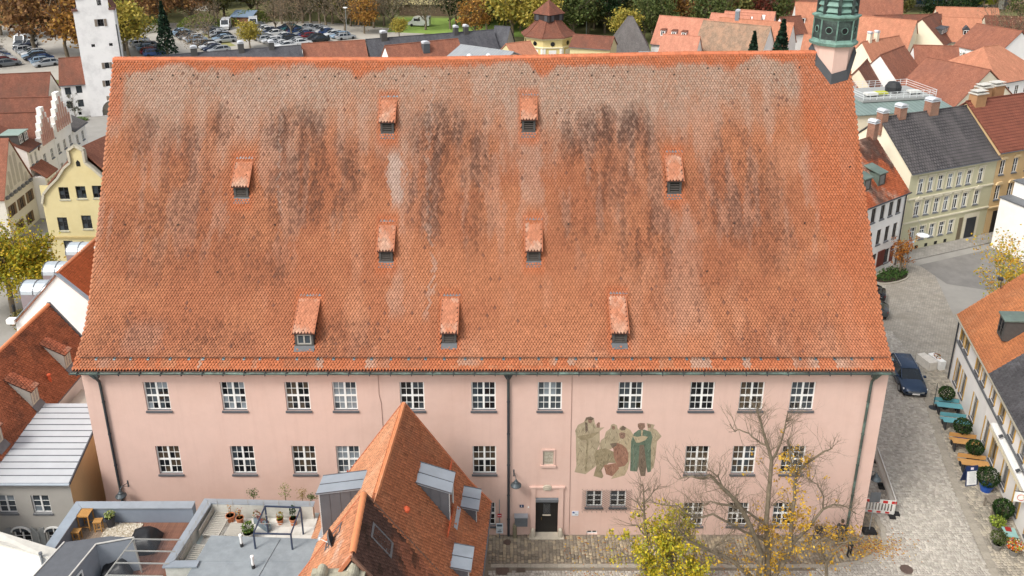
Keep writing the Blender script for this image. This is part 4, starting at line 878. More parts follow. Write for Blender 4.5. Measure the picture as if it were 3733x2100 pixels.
for sgn in (-1, 1):
    for aa in (-.02, L2): m = MB(); m.bar(od(aa, 0, 11.56), od(aa, sgn * 4.45, 5.14), .1, .13); m.build('verge_board', mat('verge_mossy', '7a5a4a', rough=.9, var=.2) if sgn > 0 else VERGE, OLD, OF2)
def skylight(parent, off, fn, sgn, a0, a1, b0, b1, zf, glass=GLASS[1], fm=ZINC_D):
    F = lambda a, b, h: Vector(fn(a, sgn * b, zf(b) + h))
    m = MB(); w = .07
    for q in ([F(a0, b0, .02), F(a1, b0, .02), F(a1, b0 + w, .02), F(a0, b0 + w, .02)], [F(a0, b1 - w, .02), F(a1, b1 - w, .02), F(a1, b1, .02), F(a0, b1, .02)], [F(a0, b0 + w, .02), F(a0 + w, b0 + w, .02), F(a0 + w, b1 - w, .02), F(a0, b1 - w, .02)], [F(a1 - w, b0 + w, .02), F(a1, b0 + w, .02), F(a1, b1 - w, .02), F(a1 - w, b1 - w, .02)]): m.prism(q, (0, 0, .14))
    d = m.build('skylight', fm, parent, off); MB().prism([F(a0 + w, b0 + w, .05), F(a1 - w, b0 + w, .05), F(a1 - w, b1 - w, .05), F(a0 + w, b1 - w, .05)], (0, 0, .04)).build('pane', glass, d); return d
zold = lambda b: 11.5 - b * 1.443
skylight(OLD, OF2, od, 1, 1.05, 1.9, .5, 1.3, zold, GLASS[2], LEADM); skylight(OLD, OF2, od, -1, .15, .75, 1.0, 1.75, zold, GLASS[2])
skylight(OHB, OO, oh, -1, 6.4, 7.0, 1.5, 2.2, lambda b: ZR - b * 1.44)
dish = thing('satellite_dish', 'dark satellite dish on the left slope of the mossy roof house', 'satellite dish', od(.9, -1.5, 9.35))
m = MB(); m.lathe([(.02, 0), (.2, .03), (.36, .1), (.42, .15), (.4, .16), (.2, .05), (.02, .02)], 18); q = m.build('reflector', mat('dish_grey', '55585c', rough=.5), dish, (0, 0, .55), (rad(75), 0, rad(100)))
m = MB(); m.tube([(0, 0, -.1), (0, 0, .5), (.08, .05, .55)], .025, 6); m.build('mast', LEADM, dish); m = MB(); m.tube([(0, 0, .4), (-.35, .1, .5)], .015, 5); m.box(-.42, -.34, .06, .14, .46, .56); m.build('feed_arm', WHITE, dish)
ch = thing('stone_chimney', 'lichen covered masonry chimney with two rounded stone caps at bottom edge', 'chimney', (-6.8, -14.5, 9.75))
LICH = mat('lichen_stone', 'a39f8c', rough=.95, var=.25, scale=6, stain='4e4a40', stain_amt=.9, stain_scale=1.7, bump=.4, bscale=12)
m = MB(); m.box(-.95, .95, -.55, .45, -2.2, 1.0); m.build('stack', brickmat('chimney_brick', '8f5a44', '7d4d3b', '9b9284', w=.25, h=.075, ms=.012), ch, uv=True); m = MB(); m.box(-1.05, 1.05, -.62, .52, 1.0, 1.12); m.build('capping', LICH, ch)
cap = MB(); cc = [(math.cos(t) * .22, math.sin(t) * .34) for t in np.linspace(0, math.pi, 9)]
cap.prism([(x, -.42, 1.12 + z) for x, z in cc], (0, .84, 0)); capm = cap.mesh('cap', LICH)
for x in (-.62, .6): place('cap', capm, ch, (x, 0, 0))
# ================================================================ flat roof, terrace, deck
BIT = mat('bitumen', '8b9296', rough=.9, var=.12, scale=2, stain='747b80', stain_amt=.6, stain_scale=.9, bump=.2, bscale=50)
GRW = mat('grey_render', '8a919b', rough=.85, var=.06, scale=2)
FB = thing('flat_roof_building', 'flat grey bitumen roof with two white vent pipes beside the mossy house', 'building', (-12, -9.5, 0)); o = (12, 9.5, 0)
m = MB(); m.prism([(-14.75, -6.65, 0), (-9.45, -6.9, 0), (-9.2, -14, 0), (-15.5, -14, 0)], (0, 0, 5.75)); m.build('wall', TEALW, FB, o)
m = MB(); m.prism([(-14.85, -6.6, 5.76), (-9.4, -6.85, 5.76), (-9.1, -14.1, 5.76), (-15.6, -14.1, 5.76)], (0, 0, .12)); m.build('roof', BIT, FB, o)
m = MB(); m.bar((-11.4, -6.85, 5.89), (-12.1, -11, 5.89), .1, .05); m.bar((-14.9, -8.3, 5.89), (-9.4, -8.35, 5.89), .05, .015); m.bar((-14.9, -9.8, 5.89), (-9.4, -9.7, 5.89), .05, .015); m.build('felt_seam', BIT, FB, o)
def vent(x, y, z, lab):
    t = thing('vent_pipe', lab, 'vent pipe', (x, y, z), 0, 'white roof vents'); m = MB(); m.tube([(0, 0, 0), (0, 0, .2)], .08, 10); m.build('collar', mat('rubber', '2b2c2e', rough=.8), t); m = MB(); m.lathe([(.065, .2), (.065, .62), (.085, .64), (.085, .72), (.04, .75)], 12); m.build('pipe', WHITE, t)
vent(-13.1, -7.35, 5.88, 'short white vent pipe on the grey flat roof nearer the terrace'); vent(-12.15, -8.75, 5.88, 'short white vent pipe on the grey flat roof nearer the bottom edge')
DK = thing('deck_building', 'grey building with zinc-capped parapet around a wooden roof deck, lower left', 'building', (-19.4, -6.5, 0)); o = (19.4, 6.5, 0)
m = MB(); m.prism([(-22.3, -4.5, 0), (-16.3, -4.4, 0), (-16.3, -14, 0), (-22.6, -14, 0)], (0, 0, 5.0)); m.build('wall', GRW, DK, o)
PARA = mat('parapet_grey', '7c8693', rough=.7, var=.05)
m = MB(); m.prism([(-22.48, -4.33, 5.0), (-16.4, -4.31, 5.0), (-16.4, -4.72, 5.0), (-22.05, -4.74, 5.0)], (0, 0, .93)); m.prism([(-22.48, -4.33, 5.0), (-22.05, -4.75, 5.0), (-22.1, -8.6, 5.0), (-22.5, -8.6, 5.0)], (0, 0, .925)); m.build('parapet', PARA, DK, o)
m = MB(); me_c = []
for q in ([(-22.56, -4.28), (-20.0, -4.27), (-20.15, -4.80), (-22.0, -4.81)], [(-19.99, -4.27), (-18.0, -4.26), (-18.15, -4.79), (-20.14, -4.80)], [(-17.99, -4.26), (-16.4, -4.25), (-16.4, -4.78), (-18.14, -4.79)], [(-22.56, -4.29), (-22.01, -4.82), (-22.03, -6.3), (-22.57, -6.3)], [(-22.57, -6.31), (-22.03, -6.31), (-22.05, -8.7), (-22.58, -8.7)]):
    MB().prism([(x, y, 5.94) for x, y in q], (0, 0, .06)).build('coping', ZINC, DK, o)
WOODD = mat('deck_wood', '7c5645', rough=.8, var=.18, scale=4, objrand=.15); WOODG = mat('deck_weathered', '8f7d6b', rough=.85, var=.18, scale=4, objrand=.12)
for k in range(31): x = -20.1 + k * .122; MB().box(-.055, .055, -3.8, 0, 0, .03).build('deck_board', WOODD if x > -19.4 else WOODG, DK, (x + 19.4 + .0, -4.75 + 6.5, 5.02))
for k in range(14): x = -21.95 + k * .122; MB().box(-.055, .055, -3.0, 0, 0, .03).build('deck_board', WOODG, DK, (x + 19.4, -4.75 + 6.5, 5.02))
n = 2200; P = np.stack([NR.uniform(-20.75, -19.0, n), NR.uniform(-5.8, -4.85, n), NR.uniform(5.05, 5.1, n)], 1); P = P[(P[:, 0] - P[:, 1] * .55 > -17.85) & (P[:, 0] - P[:, 1] * .55 < -15.9)]; n = len(P)
a = NR.uniform(0, 6.28, n); U = np.stack([np.cos(a), np.sin(a), 0 * a], 1) * NR.uniform(.018, .04, n)[:, None]; V = np.stack([-np.sin(a), np.cos(a), 0 * a], 1) * NR.uniform(.018, .035, n)[:, None]; N = np.repeat(np.array([[0, 0, .03]]), n, 0)
C = np.array([lin(c)[:3] for c in ('c9bfae', 'b5a892', 'ddd5c6', 'a3957e')])[NR.integers(0, 4, n)]
tag(place('gravel', inst_mesh('gravel', [(-1, -1, 0), (1, -1, 0), (1, 1, 0), (-1, 1, 0), (0, 0, 1)], [(0, 1, 4), (1, 2, 4), (2, 3, 4), (3, 0, 4)], P, U, V, N, C, STONE_M)), 'strip of pale rounded gravel beside the wooden deck', 'gravel', kind='stuff')
TEAK = mat('teak', 'b98a4d', rough=.6, var=.15, scale=8)
def slat_table(name, label, cat, x, y, z, w, d, h, rz, group=None, apron=.05):
    t = thing(name, label, cat, (x, y, z), rz, group); ns = max(4, int(w / .075)); sw = w / ns
    sm = MB().box(-sw * .42, sw * .42, -d / 2, d / 2, h - .025, h).mesh('slat', TEAK)
    for k in range(ns): place('slat', sm, t, (-w / 2 + sw * (k + .5), 0, 0))
    lm = MB().box(-.025, .025, -.025, .025, 0, h - .05).mesh('leg', TEAK)
    for sx in (-1, 1):
        for sy in (-1, 1): place('leg', lm, t, (sx * (w / 2 - .05), sy * (d / 2 - .05), 0))
    m = MB(); m.box(-w / 2 + .03, w / 2 - .03, -d / 2 + .03, -d / 2 + .06, h - .1, h - .03); m.box(-w / 2 + .03, w / 2 - .03, d / 2 - .06, d / 2 - .03, h - .1, h - .03); m.build('frame', TEAK, t)
    m = MB(); m.box(-w / 2 + .05, w / 2 - .05, -d / 2 + .04, -d / 2 + .06, h * .22, h * .22 + .035); m.box(-w / 2 + .05, w / 2 - .05, d / 2 - .06, d / 2 - .04, h * .22, h * .22 + .035); m.build('stretcher', TEAK, t)
    return t
slat_table('bar_table', 'tall slatted teak table in the corner of the roof deck', 'table', -21.75, -5.1, 5.05, .62, .62, .95, 0)
slat_table('bar_stool', 'slatted teak stool in front of the tall teak table', 'stool', -21.85, -5.95, 5.05, .42, .36, .55, .0, 'teak stools on the roof deck'); slat_table('bar_stool', 'slatted teak stool between the tall teak table and the dark planter', 'stool', -21.05, -5.3, 5.05, .42, .36, .62, .1, 'teak stools on the roof deck')
potted('planter_pot', 'tall dark square planter with pale green shrub on the roof deck', 'planter', -20.55, -5.05, 5.05, .24, .62, mat('planter_dark', '35353a', rough=.6), 'ball', ['a9b46c', '8fa04f', 'c3c48e', '6f8a3a'], .1, .3, .3, 140)
def tarp(x, y, z, w, d, h, rz, lab):
    t = tag(MB().mesh and MB(), None) if 0 else None
    m = MB(); nx, ny = 9, 8; vs = []
    for j in range(ny + 1):
        for i in range(nx + 1):
            u, v = i / nx * 2 - 1, j / ny * 2 - 1; e = max(abs(u), abs(v)); zz = h * (1 - max(0, e - .72) / .28 * .95) + R.uniform(-.035, .035); zz += .1 * h * math.sin(u * 3 + v * 2); vs.append((u * w / 2 * (1 - .12 * (zz / h)), v * d / 2 * (1 - .12 * (zz / h)), max(.01, zz)))
    m.add(vs, [(j * (nx + 1) + i, j * (nx + 1) + i + 1, (j + 1) * (nx + 1) + i + 1, (j + 1) * (nx + 1) + i) for j in range(ny) for i in range(nx)])
    ob = m.build('covered_furniture', mat('black_tarpaulin', '17181b', rough=.45, var=.2, scale=5, bump=.3, bscale=6), loc=(x, y, z), rot=(0, 0, rz), smooth=True); tag(ob, lab, 'covered furniture', 'covered furniture on the deck')
tarp(-18.35, -6.35, 5.05, 1.5, 1.5, .75, .1, 'furniture under a black tarpaulin in the middle of the roof deck'); tarp(-18.9, -8.3, 5.05, 1.5, 1.6, .8, .3, 'furniture under a black tarpaulin beneath the glass canopy rails')
# slanted grey roof block
GB = thing('grey_penthouse', 'dark grey felt-roofed penthouse block with pale edge trims, bottom left corner', 'building', (-19.8, -10, 5)); o = (19.8, 10, -5)
pp = [(-21.05, -8.3), (-19.1, -7.9), (-17.9, -8.0), (-19.5, -8.44), (-19.85, -10.4), (-20.2, -13), (-21.9, -13)]
m = MB(); m.prism([(x, y, 4.9) for x, y in pp], (0, 0, 2.02)); m.build('wall', mat('penthouse_grey', '868c94', rough=.8, var=.06), GB, o); m = MB(); m.prism([(x, y, 6.93) for x, y in pp], (0, 0, .07)); m.build('roof', mat('slate_felt', '5d6065', rough=.9, var=.1, scale=3, bump=.2), GB, o)
m = MB(); m.bar((-21.05, -8.3, 7.02), (-21.9, -13, 7.02), .06, .05); m.bar((-19.5, -8.44, 7.02), (-20.2, -13, 7.02), .06, .05); m.bar((-19.5, -8.44, 7.02), (-17.9, -8.0, 7.02), .05, .05); m.build('edge_trim', mat('pale_trim', 'c7c5be', rough=.5), GB, o)
add_window(GB, Matrix.Translation((-19.69 + 19.8 + .02, -9.9 + 10, .55)) @ Matrix.Rotation(rad(90 - 8), 4, 'Z'), .5, 1.1, 'one', WHITE, [1])
CN = thing('glass_canopy', 'steel framed glass canopy rails over the dark roof deck', 'canopy', (-17, -9, 5)); o = (17, 9, -5); STEEL = mat('brushed_steel', 'b4b3ac', rough=.4, metal=.6, var=.1)
rl = MB(); rl.bar((-17.86, -8.05, 7.03), (-18.3, -11.2, 7.03), .05); rl.build('edge_rail', STEEL, CN, o)
for k, y in enumerate((-8.15, -8.9, -9.65, -10.4, -11.1)): m = MB(); m.bar((-17.9 - .1 * k, y, 7.05), (-15.6, y - .05, 7.05), .05); m.build('cross_rail', STEEL, CN, o)
m = MB(); m.bar((-17.75, -8.15, 5.05), (-17.85, -8.2, 7.0), .07); m.build('post', STEEL, CN, o)
gm = bpy.data.materials.new('clear_glass'); gm.use_nodes = True; _n, _l = gm.node_tree.nodes, gm.node_tree.links
_t = _n.new('ShaderNodeBsdfTransparent'); _g = _n.new('ShaderNodeBsdfGlossy'); _g.inputs['Roughness'].default_value = .05; _x = _n.new('ShaderNodeMixShader'); _x.inputs[0].default_value = .035
_l.new(_t.outputs[0], _x.inputs[1]); _l.new(_g.outputs[0], _x.inputs[2]); _l.new(_x.outputs[0], _n['Material Output'].inputs['Surface'])
for k, y in enumerate((-8.15, -8.9, -9.65, -10.4)): m = MB(); m.prism([(-17.85 - .1 * k, y - .03, 7.085), (-15.62, y - .08, 7.085), (-15.62, y - .74, 7.085), (-17.95 - .1 * k, y - .7, 7.085)], (0, 0, .008)); m.build('pane', gm, CN, o)
fl = thing('flue_pipe', 'slim stainless steel flue rising beside the white wall at bottom left', 'flue', (-21.9, -8.9, 5.6)); m = MB(); m.tube([(0, 0, 0), (0, 0, 1.3)], .07, 10); m.build('pipe', mat('steel_flue', '8e9194', rough=.25, metal=.9, var=.05), fl); m = MB(); m.tube([(0, 0, .3), (0, 0, .36)], .09, 10); m.tube([(0, 0, 1.25), (0, 0, 1.33)], .085, 10); m.build('clamp', LEADM, fl)
# terrace
TR = thing('terrace_building', 'pale building with zinc-capped parapet around a paved roof terrace', 'building', (-13.2, -6.5, 0)); o = (13.2, 6.5, 0)
m = MB(); m.prism([(-16.2, -4.25, 0), (-10.2, -4.3, 0), (-9.9, -6.6, 0), (-14.75, -6.6, 0), (-14.95, -8.75, 0), (-16.35, -8.75, 0)], (0, 0, 5.1)); m.build('wall', TEALW, TR, o)
m = MB(); m.prism([(-15.9, -4.15, 5.1), (-10.25, -4.35, 5.1), (-10.25, -4.62, 5.1), (-15.6, -4.42, 5.1)], (0, 0, .82)); m.prism([(-15.92, -4.17, 5.1), (-15.62, -4.43, 5.1), (-15.97, -8.6, 5.1), (-16.3, -8.6, 5.1)], (0, 0, .815)); m.prism([(-16.3, -8.4, 5.1), (-14.9, -8.4, 5.1), (-14.9, -8.72, 5.1), (-16.32, -8.72, 5.1)], (0, 0, .81)); m.build('parapet', mat('parapet_stucco', 'bdbcb4', rough=.9, var=.12, scale=3, stain='8f8d84', stain_amt=.6), TR, o)
for q in ([(-15.99, -4.06), (-13.2, -4.15), (-13.22, -4.5), (-15.5, -4.42)], [(-13.19, -4.15), (-10.2, -4.27), (-10.2, -4.62), (-13.21, -4.5)], [(-16.0, -4.07), (-15.51, -4.43), (-15.75, -6.4), (-16.2, -6.4)], [(-16.21, -6.41), (-15.76, -6.41), (-15.98, -8.38), (-16.42, -8.8)], [(-16.4, -8.82), (-15.96, -8.39), (-14.8, -8.37), (-14.8, -8.78)]): MB().prism([(x, y, 5.93) for x, y in q], (0, 0, .07)).build('coping', ZINC, TR, o)
PAV = mat('terrace_slab', 'd0cdc5', rough=.85, var=.08, scale=3, stain='a39c8e', stain_amt=.6, stain_scale=1.1, objrand=.06); pm_ = MB().box(-.3, .3, -.3, .3, 0, .04).mesh('slab', PAV)
for i in range(10):
    for j in range(4):
        x, y = -15.25 + i * .61, -4.85 - j * .61
        if x < -9.8: place('slab', pm_, TR, (x + 13.2, y + 6.5, 5.11 + R.uniform(-.003, .003)))
m = MB()
for q in np.linspace(-15.2, -10.4, 7): m.tube([(q, -4.42 - (q + 15.9) * .035, 5.8), (q, -4.4 - (q + 15.9) * .035, 6.28)], .012, 5)
for z in (6.08, 6.16, 6.24): m.tube([(-15.6, -4.4, z), (-10.3, -4.6, z)], .006, 4); m.tube([(-15.6, -4.4, z), (-15.95, -8.4, z)], .006, 4)
for q in np.linspace(-4.6, -8.2, 6): m.tube([(-15.6 + (q + 4.4) * .085, q, 5.8), (-15.6 + (q + 4.4) * .085, q, 6.28)], .012, 5)
m.build('cable_railing', STEEL, TR, o)
GREYW = mat('silvered_teak', 'b3aea3', rough=.8, var=.15, scale=7)
def lounger(x, y, z, w, l, rz, lab, back=True):
    t = thing('slatted_lounger', lab, 'lounger', (x, y, z), rz, 'weathered loungers on the terrace')
    sm = MB().box(-w / 2 + .05, w / 2 - .05, -.035, .035, .3, .325).mesh('slat', GREYW); n = int(l / .12)
    for k in range(n): place('slat', sm, t, (0, -l / 2 + .06 + k * l / n, 0))
    for s in (-1, 1): MB().box(s * (w / 2 - .025) - .025, s * (w / 2 - .025) + .025, -l / 2, l / 2, .26, .335).build('side_rail', GREYW, t)
    lm = MB().box(-.03, .03, -.03, .03, 0, .26).mesh('leg', GREYW)
    for sx in (-1, 1):
        for sy in (-1, 1): place('leg', lm, t, (sx * (w / 2 - .05), sy * (l / 2 - .15), 0))
    if back: m = MB(); m.box(-w / 2 - .14, -w / 2 - .08, -l / 2, l / 2, .3, .62); m.build('backrest', GREYW, t)
lounger(-15.0, -5.3, 5.15, .85, 1.75, rad(-5), 'weathered slatted lounger along the left terrace parapet, farther one'); lounger(-15.25, -7.4, 5.15, .95, 1.3, rad(-4), 'weathered slatted lounger along the left terrace parapet, nearest to the bottom edge')
t = thing('low_table', 'low weathered slatted table in the middle of the paved terrace', 'table', (-13.95, -5.75, 5.15), rad(-6)); sm = MB().box(-.032, .032, -.45, .45, .33, .355).mesh('slat', GREYW)
for k in range(11): place('slat', sm, t, (-.37 + k * .074, 0, 0))
lm = MB().box(-.03, .03, -.03, .03, 0, .33).mesh('leg', GREYW)
for sx in (-1, 1):
    for sy in (-1, 1): place('leg', lm, t, (sx * .33, sy * .38, 0))
AUT = ['b8863f', '9a6b35', 'a34f35', 'c79a52']
potted('potted_plant', 'terracotta pot with bare reddish twigs, leftmost on the terrace', 'potted plant', -14.5, -4.75, 5.15, .23, .38, TERRA, 'tall', AUT, .06, .7, .2, 50, 'terracotta pots on the terrace'); potted('potted_plant', 'terracotta pot with yellowing sprig, second from the left on the terrace', 'potted plant', -13.95, -4.95, 5.15, .2, .4, TERRA, 'tall', AUT, .08, .55, .25, 60, 'terracotta pots on the terrace')
potted('potted_plant', 'small terracotta pot with green and rust leaves inside the dark frame', 'potted plant', -11.9, -4.95, 5.15, .17, .3, TERRA, 'ball', ['8a9a3f', 'a36b3a', '6f8a35'], .1, .45, .2, 110, 'terracotta pots on the terrace'); potted('potted_plant', 'terracotta pot with slim dark evergreen, rightmost on the terrace', 'potted plant', -11.2, -5.0, 5.15, .2, .4, TERRA, 'ball', ['2c4526', '3a5a2e', '24381f'], .09, .8, .17, 200, 'terracotta pots on the terrace')
potted('potted_plant', 'square stone planter with bushy green shrub in front of the low frame', 'potted plant', -13.2, -6.0, 5.15, .3, .4, mat('stone_planter', 'aaa79d', rough=.9), 'ball', GREENS + ['7d8a3a'], .1, .6, .36, 260)
t = thing('planter_box', 'long zinc planter box with red and brown autumn plants on the terrace', 'planter', (-12.75, -5.15, 5.15), rad(-38)); MB().prism([(-.55, -.14, 0), (.55, -.14, 0), (.55, .14, 0), (-.55, .14, 0)], (0, 0, .32)).build('box', mat('planter_zinc', '7e8c96', rough=.5, metal=.3), t)
leaf_cloud('foliage', np.concatenate([ball_pts(120, .25, .2, .3, (-.4, 0, .55)), ball_pts(110, .4, .15, .14, (.2, 0, .38))]), .08, ['8f3a30', '6d4a30', '5f6a35', '9c5a3a'], t)
t = thing('pergola_frame', 'dark blue steel pergola frame standing on the paved terrace', 'pergola', (-11.4, -6.3, 5.15)); BL = mat('blue_steel', '2f3a50', rough=.45, var=.1)
for x, y in ((-.95, .7), (.85, .6), (-1.0, -1.2), (.8, -1.25)): m = MB(); m.bar((x, y, 0), (x, y, 1.62), .07); m.build('post', BL, t)
for p, q in (((-.95, .7), (.85, .6)), ((-1.0, -1.2), (.8, -1.25)), ((-.95, .7), (-1.0, -1.2)), ((.85, .6), (.8, -1.25))): m = MB(); m.bar((p[0], p[1], 1.65), (q[0], q[1], 1.65), .06); m.build('beam', BL, t)
for y in (.1, -.5): m = MB(); m.tube([(-.97, y, 1.62), (.83, y, 1.62)], .012, 5); m.build('tension_wire', STEEL, t)
for k, (x, y, h, cl) in enumerate(((-13.6, -3.6, .5, GREENS), (-11.9, -3.65, .9, ['7d8a4a', '96955a', '5f7038']), (-11.0, -3.7, .6, ['9a8a5c', '8a7a4a', 'a3845a']), (-10.5, -3.75, .3, GREENS))):
    t = thing('hedge_plant', ('low dark green shrub', 'tall feathery green shrub', 'dry straw coloured shrub', 'small green shrub at the zinc dormer')[k] + ' behind the terrace parapet', 'plant', (x, y, 4.7), 0, 'shrubs behind the terrace parapet'); n = 200; a = NR.uniform(0, 6.28, n); q = NR.random(n)
    leaf_cloud('foliage', np.stack([np.cos(a) * .35 * NR.random(n), np.sin(a) * .2 * NR.random(n), 1.0 + h * q], 1), .07, cl, t); m = MB(); m.tube([(0, 0, -.2), (0, 0, 1.0 + h * .6)], [.04, .01], 5); m.build('stem', MATS['stem_brown'], t)
MB().box(-16.2, -10.0, -4.05, -3.5, 0, 4.6).build('planting_ledge', TEALW, TR, o)
# ================================================================ house builder
RT = dict(
 red=brickmat('tile_red', 'a06a54', '905c49', '6a4538', stain='7a5346', stain_amt=.6, stain_scale=.35, streak=2),
 brown=brickmat('tile_brown', '8a5947', '7a4d3e', '56382e', stain='5e463c', stain_amt=.7, stain_scale=.4, streak=2),
 orange=brickmat('tile_orange', 'bf8468', 'b2785e', '8a5844', stain='a37259', stain_amt=.5, stain_scale=.3, streak=2, bump=.4),
 salmon=brickmat('tile_salmon', 'c48a72', 'b97f69', '96624f', stain='ad7460', stain_amt=.4, stain_scale=.4, streak=2, bump=.35),
 mossy=brickmat('tile_weathered', 'a08873', '8c7562', '6c5a4c', stain='b78f74', stain_amt=.7, stain_scale=.8, streak=1.5),
 grey=brickmat('tile_grey', '75706d', '686462', '4c4948', stain='5b5654', stain_amt=.6, stain_scale=.5, streak=2),
 dark=brickmat('slate_dark', '56565a', '4b4b50', '38383c', w=.3, h=.25, stain='696a6c', stain_amt=.5, stain_scale=.4, streak=3),
 concrete=brickmat('tile_concrete', '5e5a5a', '524f50', '333133', w=.33, h=.36, ms=.05, stain='6d6866', stain_amt=.5, stain_scale=.4, streak=3, bump=.9),
 redbrown=brickmat('tile_interlock', '8d5645', '804d3e', '5a3126', w=.33, h=.36, ms=.045, stain='7d4a3a', stain_amt=.5, stain_scale=.5, streak=2, bump=.9),
 metal=brickmat('seam_metal', '9a9ea0', '94989b', '787c80', w=.55, h=30, ms=.03, offset=0, stain='878b8e', stain_amt=.4, bump=.8, var=.05, rough=.5))
WL = dict(white=mat('wall_white', 'efede9', rough=.9, var=.04, scale=.8, stain='d5d2cb', stain_amt=.3, stain_scale=.25), cream=mat('wall_cream', 'e6dcc4', rough=.9, var=.04, scale=.8), yellow=mat('wall_yellow', 'd0c394', rough=.9, var=.05, scale=1, stain='c4b27c', stain_amt=.4), green=mat('wall_sage', 'bdb99a', rough=.9, var=.05, scale=1), ochre=mat('wall_ochre', 'cdb083', rough=.9, var=.05, scale=1), grey=mat('wall_grey', 'a8a59e', rough=.9, var=.05, scale=1), beige=mat('wall_beige', 'd2cdc2', rough=.9, var=.05, scale=1), teal=mat('wall_mint', 'c5cec9', rough=.9, var=.04, scale=1), brick=mat('wall_brick', 'a86a4c', rough=.9, var=.15, scale=2))
def side_T(side, L, W):
    return {'S': Matrix.Identity(4), 'E': Matrix.Translation((L, 0, 0)) @ Matrix.Rotation(rad(90), 4, 'Z'), 'N': Matrix.Translation((L, W, 0)) @ Matrix.Rotation(rad(180), 4, 'Z'), 'W': Matrix.Translation((0, W, 0)) @ Matrix.Rotation(rad(-90), 4, 'Z')}[side]
def house(name, label, cat, loc, rz, L, W, ze, zr, roofm, wallm, ridge='x', wins=(), over=.3, hip=0.0, group=None, split=False, fm=None, sill=None, depth=.12, verge=.15, tiles=None, wall2=None, gl=None, chim=(), th=.14):
    """walls with openings, gables, roof, windows. Local x along the front (side S, facing -y). wins: (side, x, z, w, h, style)"""
    t = thing(name, label, cat, (loc[0], loc[1], loc[2] if len(loc) > 2 else 0), rz, group)
    for side, ln in (('S', L), ('E', W), ('N', L), ('W', W)):
        T = side_T(side, L, W); ops = [(x - w / 2, x + w / 2, z, z + h) for s, x, z, w, h, st in wins if s == side and z + h < ze]
        m = wall_open(MB(), 0, ln, 0, ze, ops, depth, T=T)
        gable = (side in 'EW') if ridge == 'x' else (side in 'SN')
        if gable and not hip: m.poly([T @ Vector(p) for p in ((0, 0, ze), (ln, 0, ze), (ln / 2, 0, zr - .1))])
        m.build('wall', (wall2 or {}).get(side, wallm), t)
        for s, x, z, w, h, st in wins:
            if s == side: add_window(t, T @ Matrix.Translation((x, depth - .06 if z + h < ze else -.045, z)), w, h, st, fm or WHITE, gl, sill if z + h < ze else None, split, depth=depth - .06)
    k = (zr - ze) / (W / 2 if ridge == 'x' else L / 2)
    def P(x, y, z): return Vector((x, y, z)) if ridge == 'x' else Vector((L - y, x, z))
    LL, WW = (L, W) if ridge == 'x' else (W, L)
    zl = ze - over * k; x0, x1 = -verge, LL + verge
    if hip: x0, x1 = -over, LL + over
    ra, rb = (x0, x1) if not hip else (hip, LL - hip)
    for q in ([P(x0, -over, zl), P(x1, -over, zl), P(rb, WW / 2, zr), P(ra, WW / 2, zr)], [P(x1, WW + over, zl), P(x0, WW + over, zl), P(ra, WW / 2, zr), P(rb, WW / 2, zr)]):
        m = MB(); m.prism(q, (0, 0, th)); m.build('roof', roofm, t, uv=True)
    if hip:
        for q in ([P(x0, WW + over, zl), P(x0, -over, zl), P(ra, WW / 2, zr)], [P(x1, -over, zl), P(x1, WW + over, zl), P(rb, WW / 2, zr)]): m = MB(); m.prism(q, (0, 0, th)); m.build('roof', roofm, t, uv=True)
    m = MB(); m.tube([P(ra, WW / 2, zr + th), P(rb, WW / 2, zr + th)], .1, 6); m.build('ridge', roofm, t, uv=True)
    m = MB(); m.tube([P(x0, -over - .05, zl + .04), P(x1, -over - .05, zl + .04)], .06, 6); m.build('gutter', ZINC_D, t)
    for cx, cy, cw, cd, ctop, cm in chim: chimney_part(t, cx, cy, cw, cd, zr - 1.6, ctop, cm)
    return t
BRK = brickmat('brick_red', '9a6650', '8a5946', 'a89a8a', w=.25, h=.08, ms=.012)
def chimney_part(t, x, y, w, d, z0, z1, m_=None, capm=None):
    c = MB().box(x - w / 2, x + w / 2, y - d / 2, y + d / 2, z0, z1).build('chimney', m_ or BRK, t, uv=True)
    m = MB(); m.box(x - w / 2 - .06, x + w / 2 + .06, y - d / 2 - .06, y + d / 2 + .06, z1, z1 + .08); a = [(math.cos(q) * (w / 2 + .05), math.sin(q) * .2) for q in np.linspace(0, math.pi, 7)]; m.prism([(x + p, y - d / 2 - .05, z1 + .2 + s) for p, s in a], (0, d + .1, 0)); m.build('cap', capm or mat('pale_cap', 'c9ccd0', rough=.5), c)
    return c
def roof_dormer(t, F, sgn_w, label=None): pass
def gdormer(t, T, w, h, d, roofm, facem, fm=None, style='two', shed=True, rise=.0, gl=None):
    """dormer part: T = matrix at foot centre of its front face (local facing -y); d = depth back into the roof"""
    m = MB(); m.box(-w / 2, w / 2, 0, d, 0, h, T=T); c = m.build('dormer', facem, t)
    m = MB(); ov = .12
    if shed: m.prism([T @ Vector(p) for p in ((-w / 2 - ov, -ov, h), (w / 2 + ov, -ov, h), (w / 2 + ov, d, h + rise), (-w / 2 - ov, d, h + rise))], (0, 0, .09))
    else:
        for s in (-1, 1): m.prism([T @ Vector(p) for p in ((s * (w / 2 + ov), -ov, h - .05), (s * (w / 2 + ov), d, h - .05), (0, d, h + rise), (0, -ov, h + rise))], (0, 0, .08))
        m.poly([T @ Vector(p) for p in ((-w / 2, -.005, h), (w / 2, -.005, h), (0, -.005, h + rise))])
    m.build('dormer_roof', roofm, c, uv=True)
    add_window(c, T @ Matrix.Translation((0, -.04, .12)), w - .16, h - .22, style, fm or WHITE, gl or [0], None, False)
    return c
def along(p0, ang, t, off=0): return (p0[0] + math.cos(ang) * t - math.sin(ang) * off, p0[1] + math.sin(ang) * t + math.cos(ang) * off)
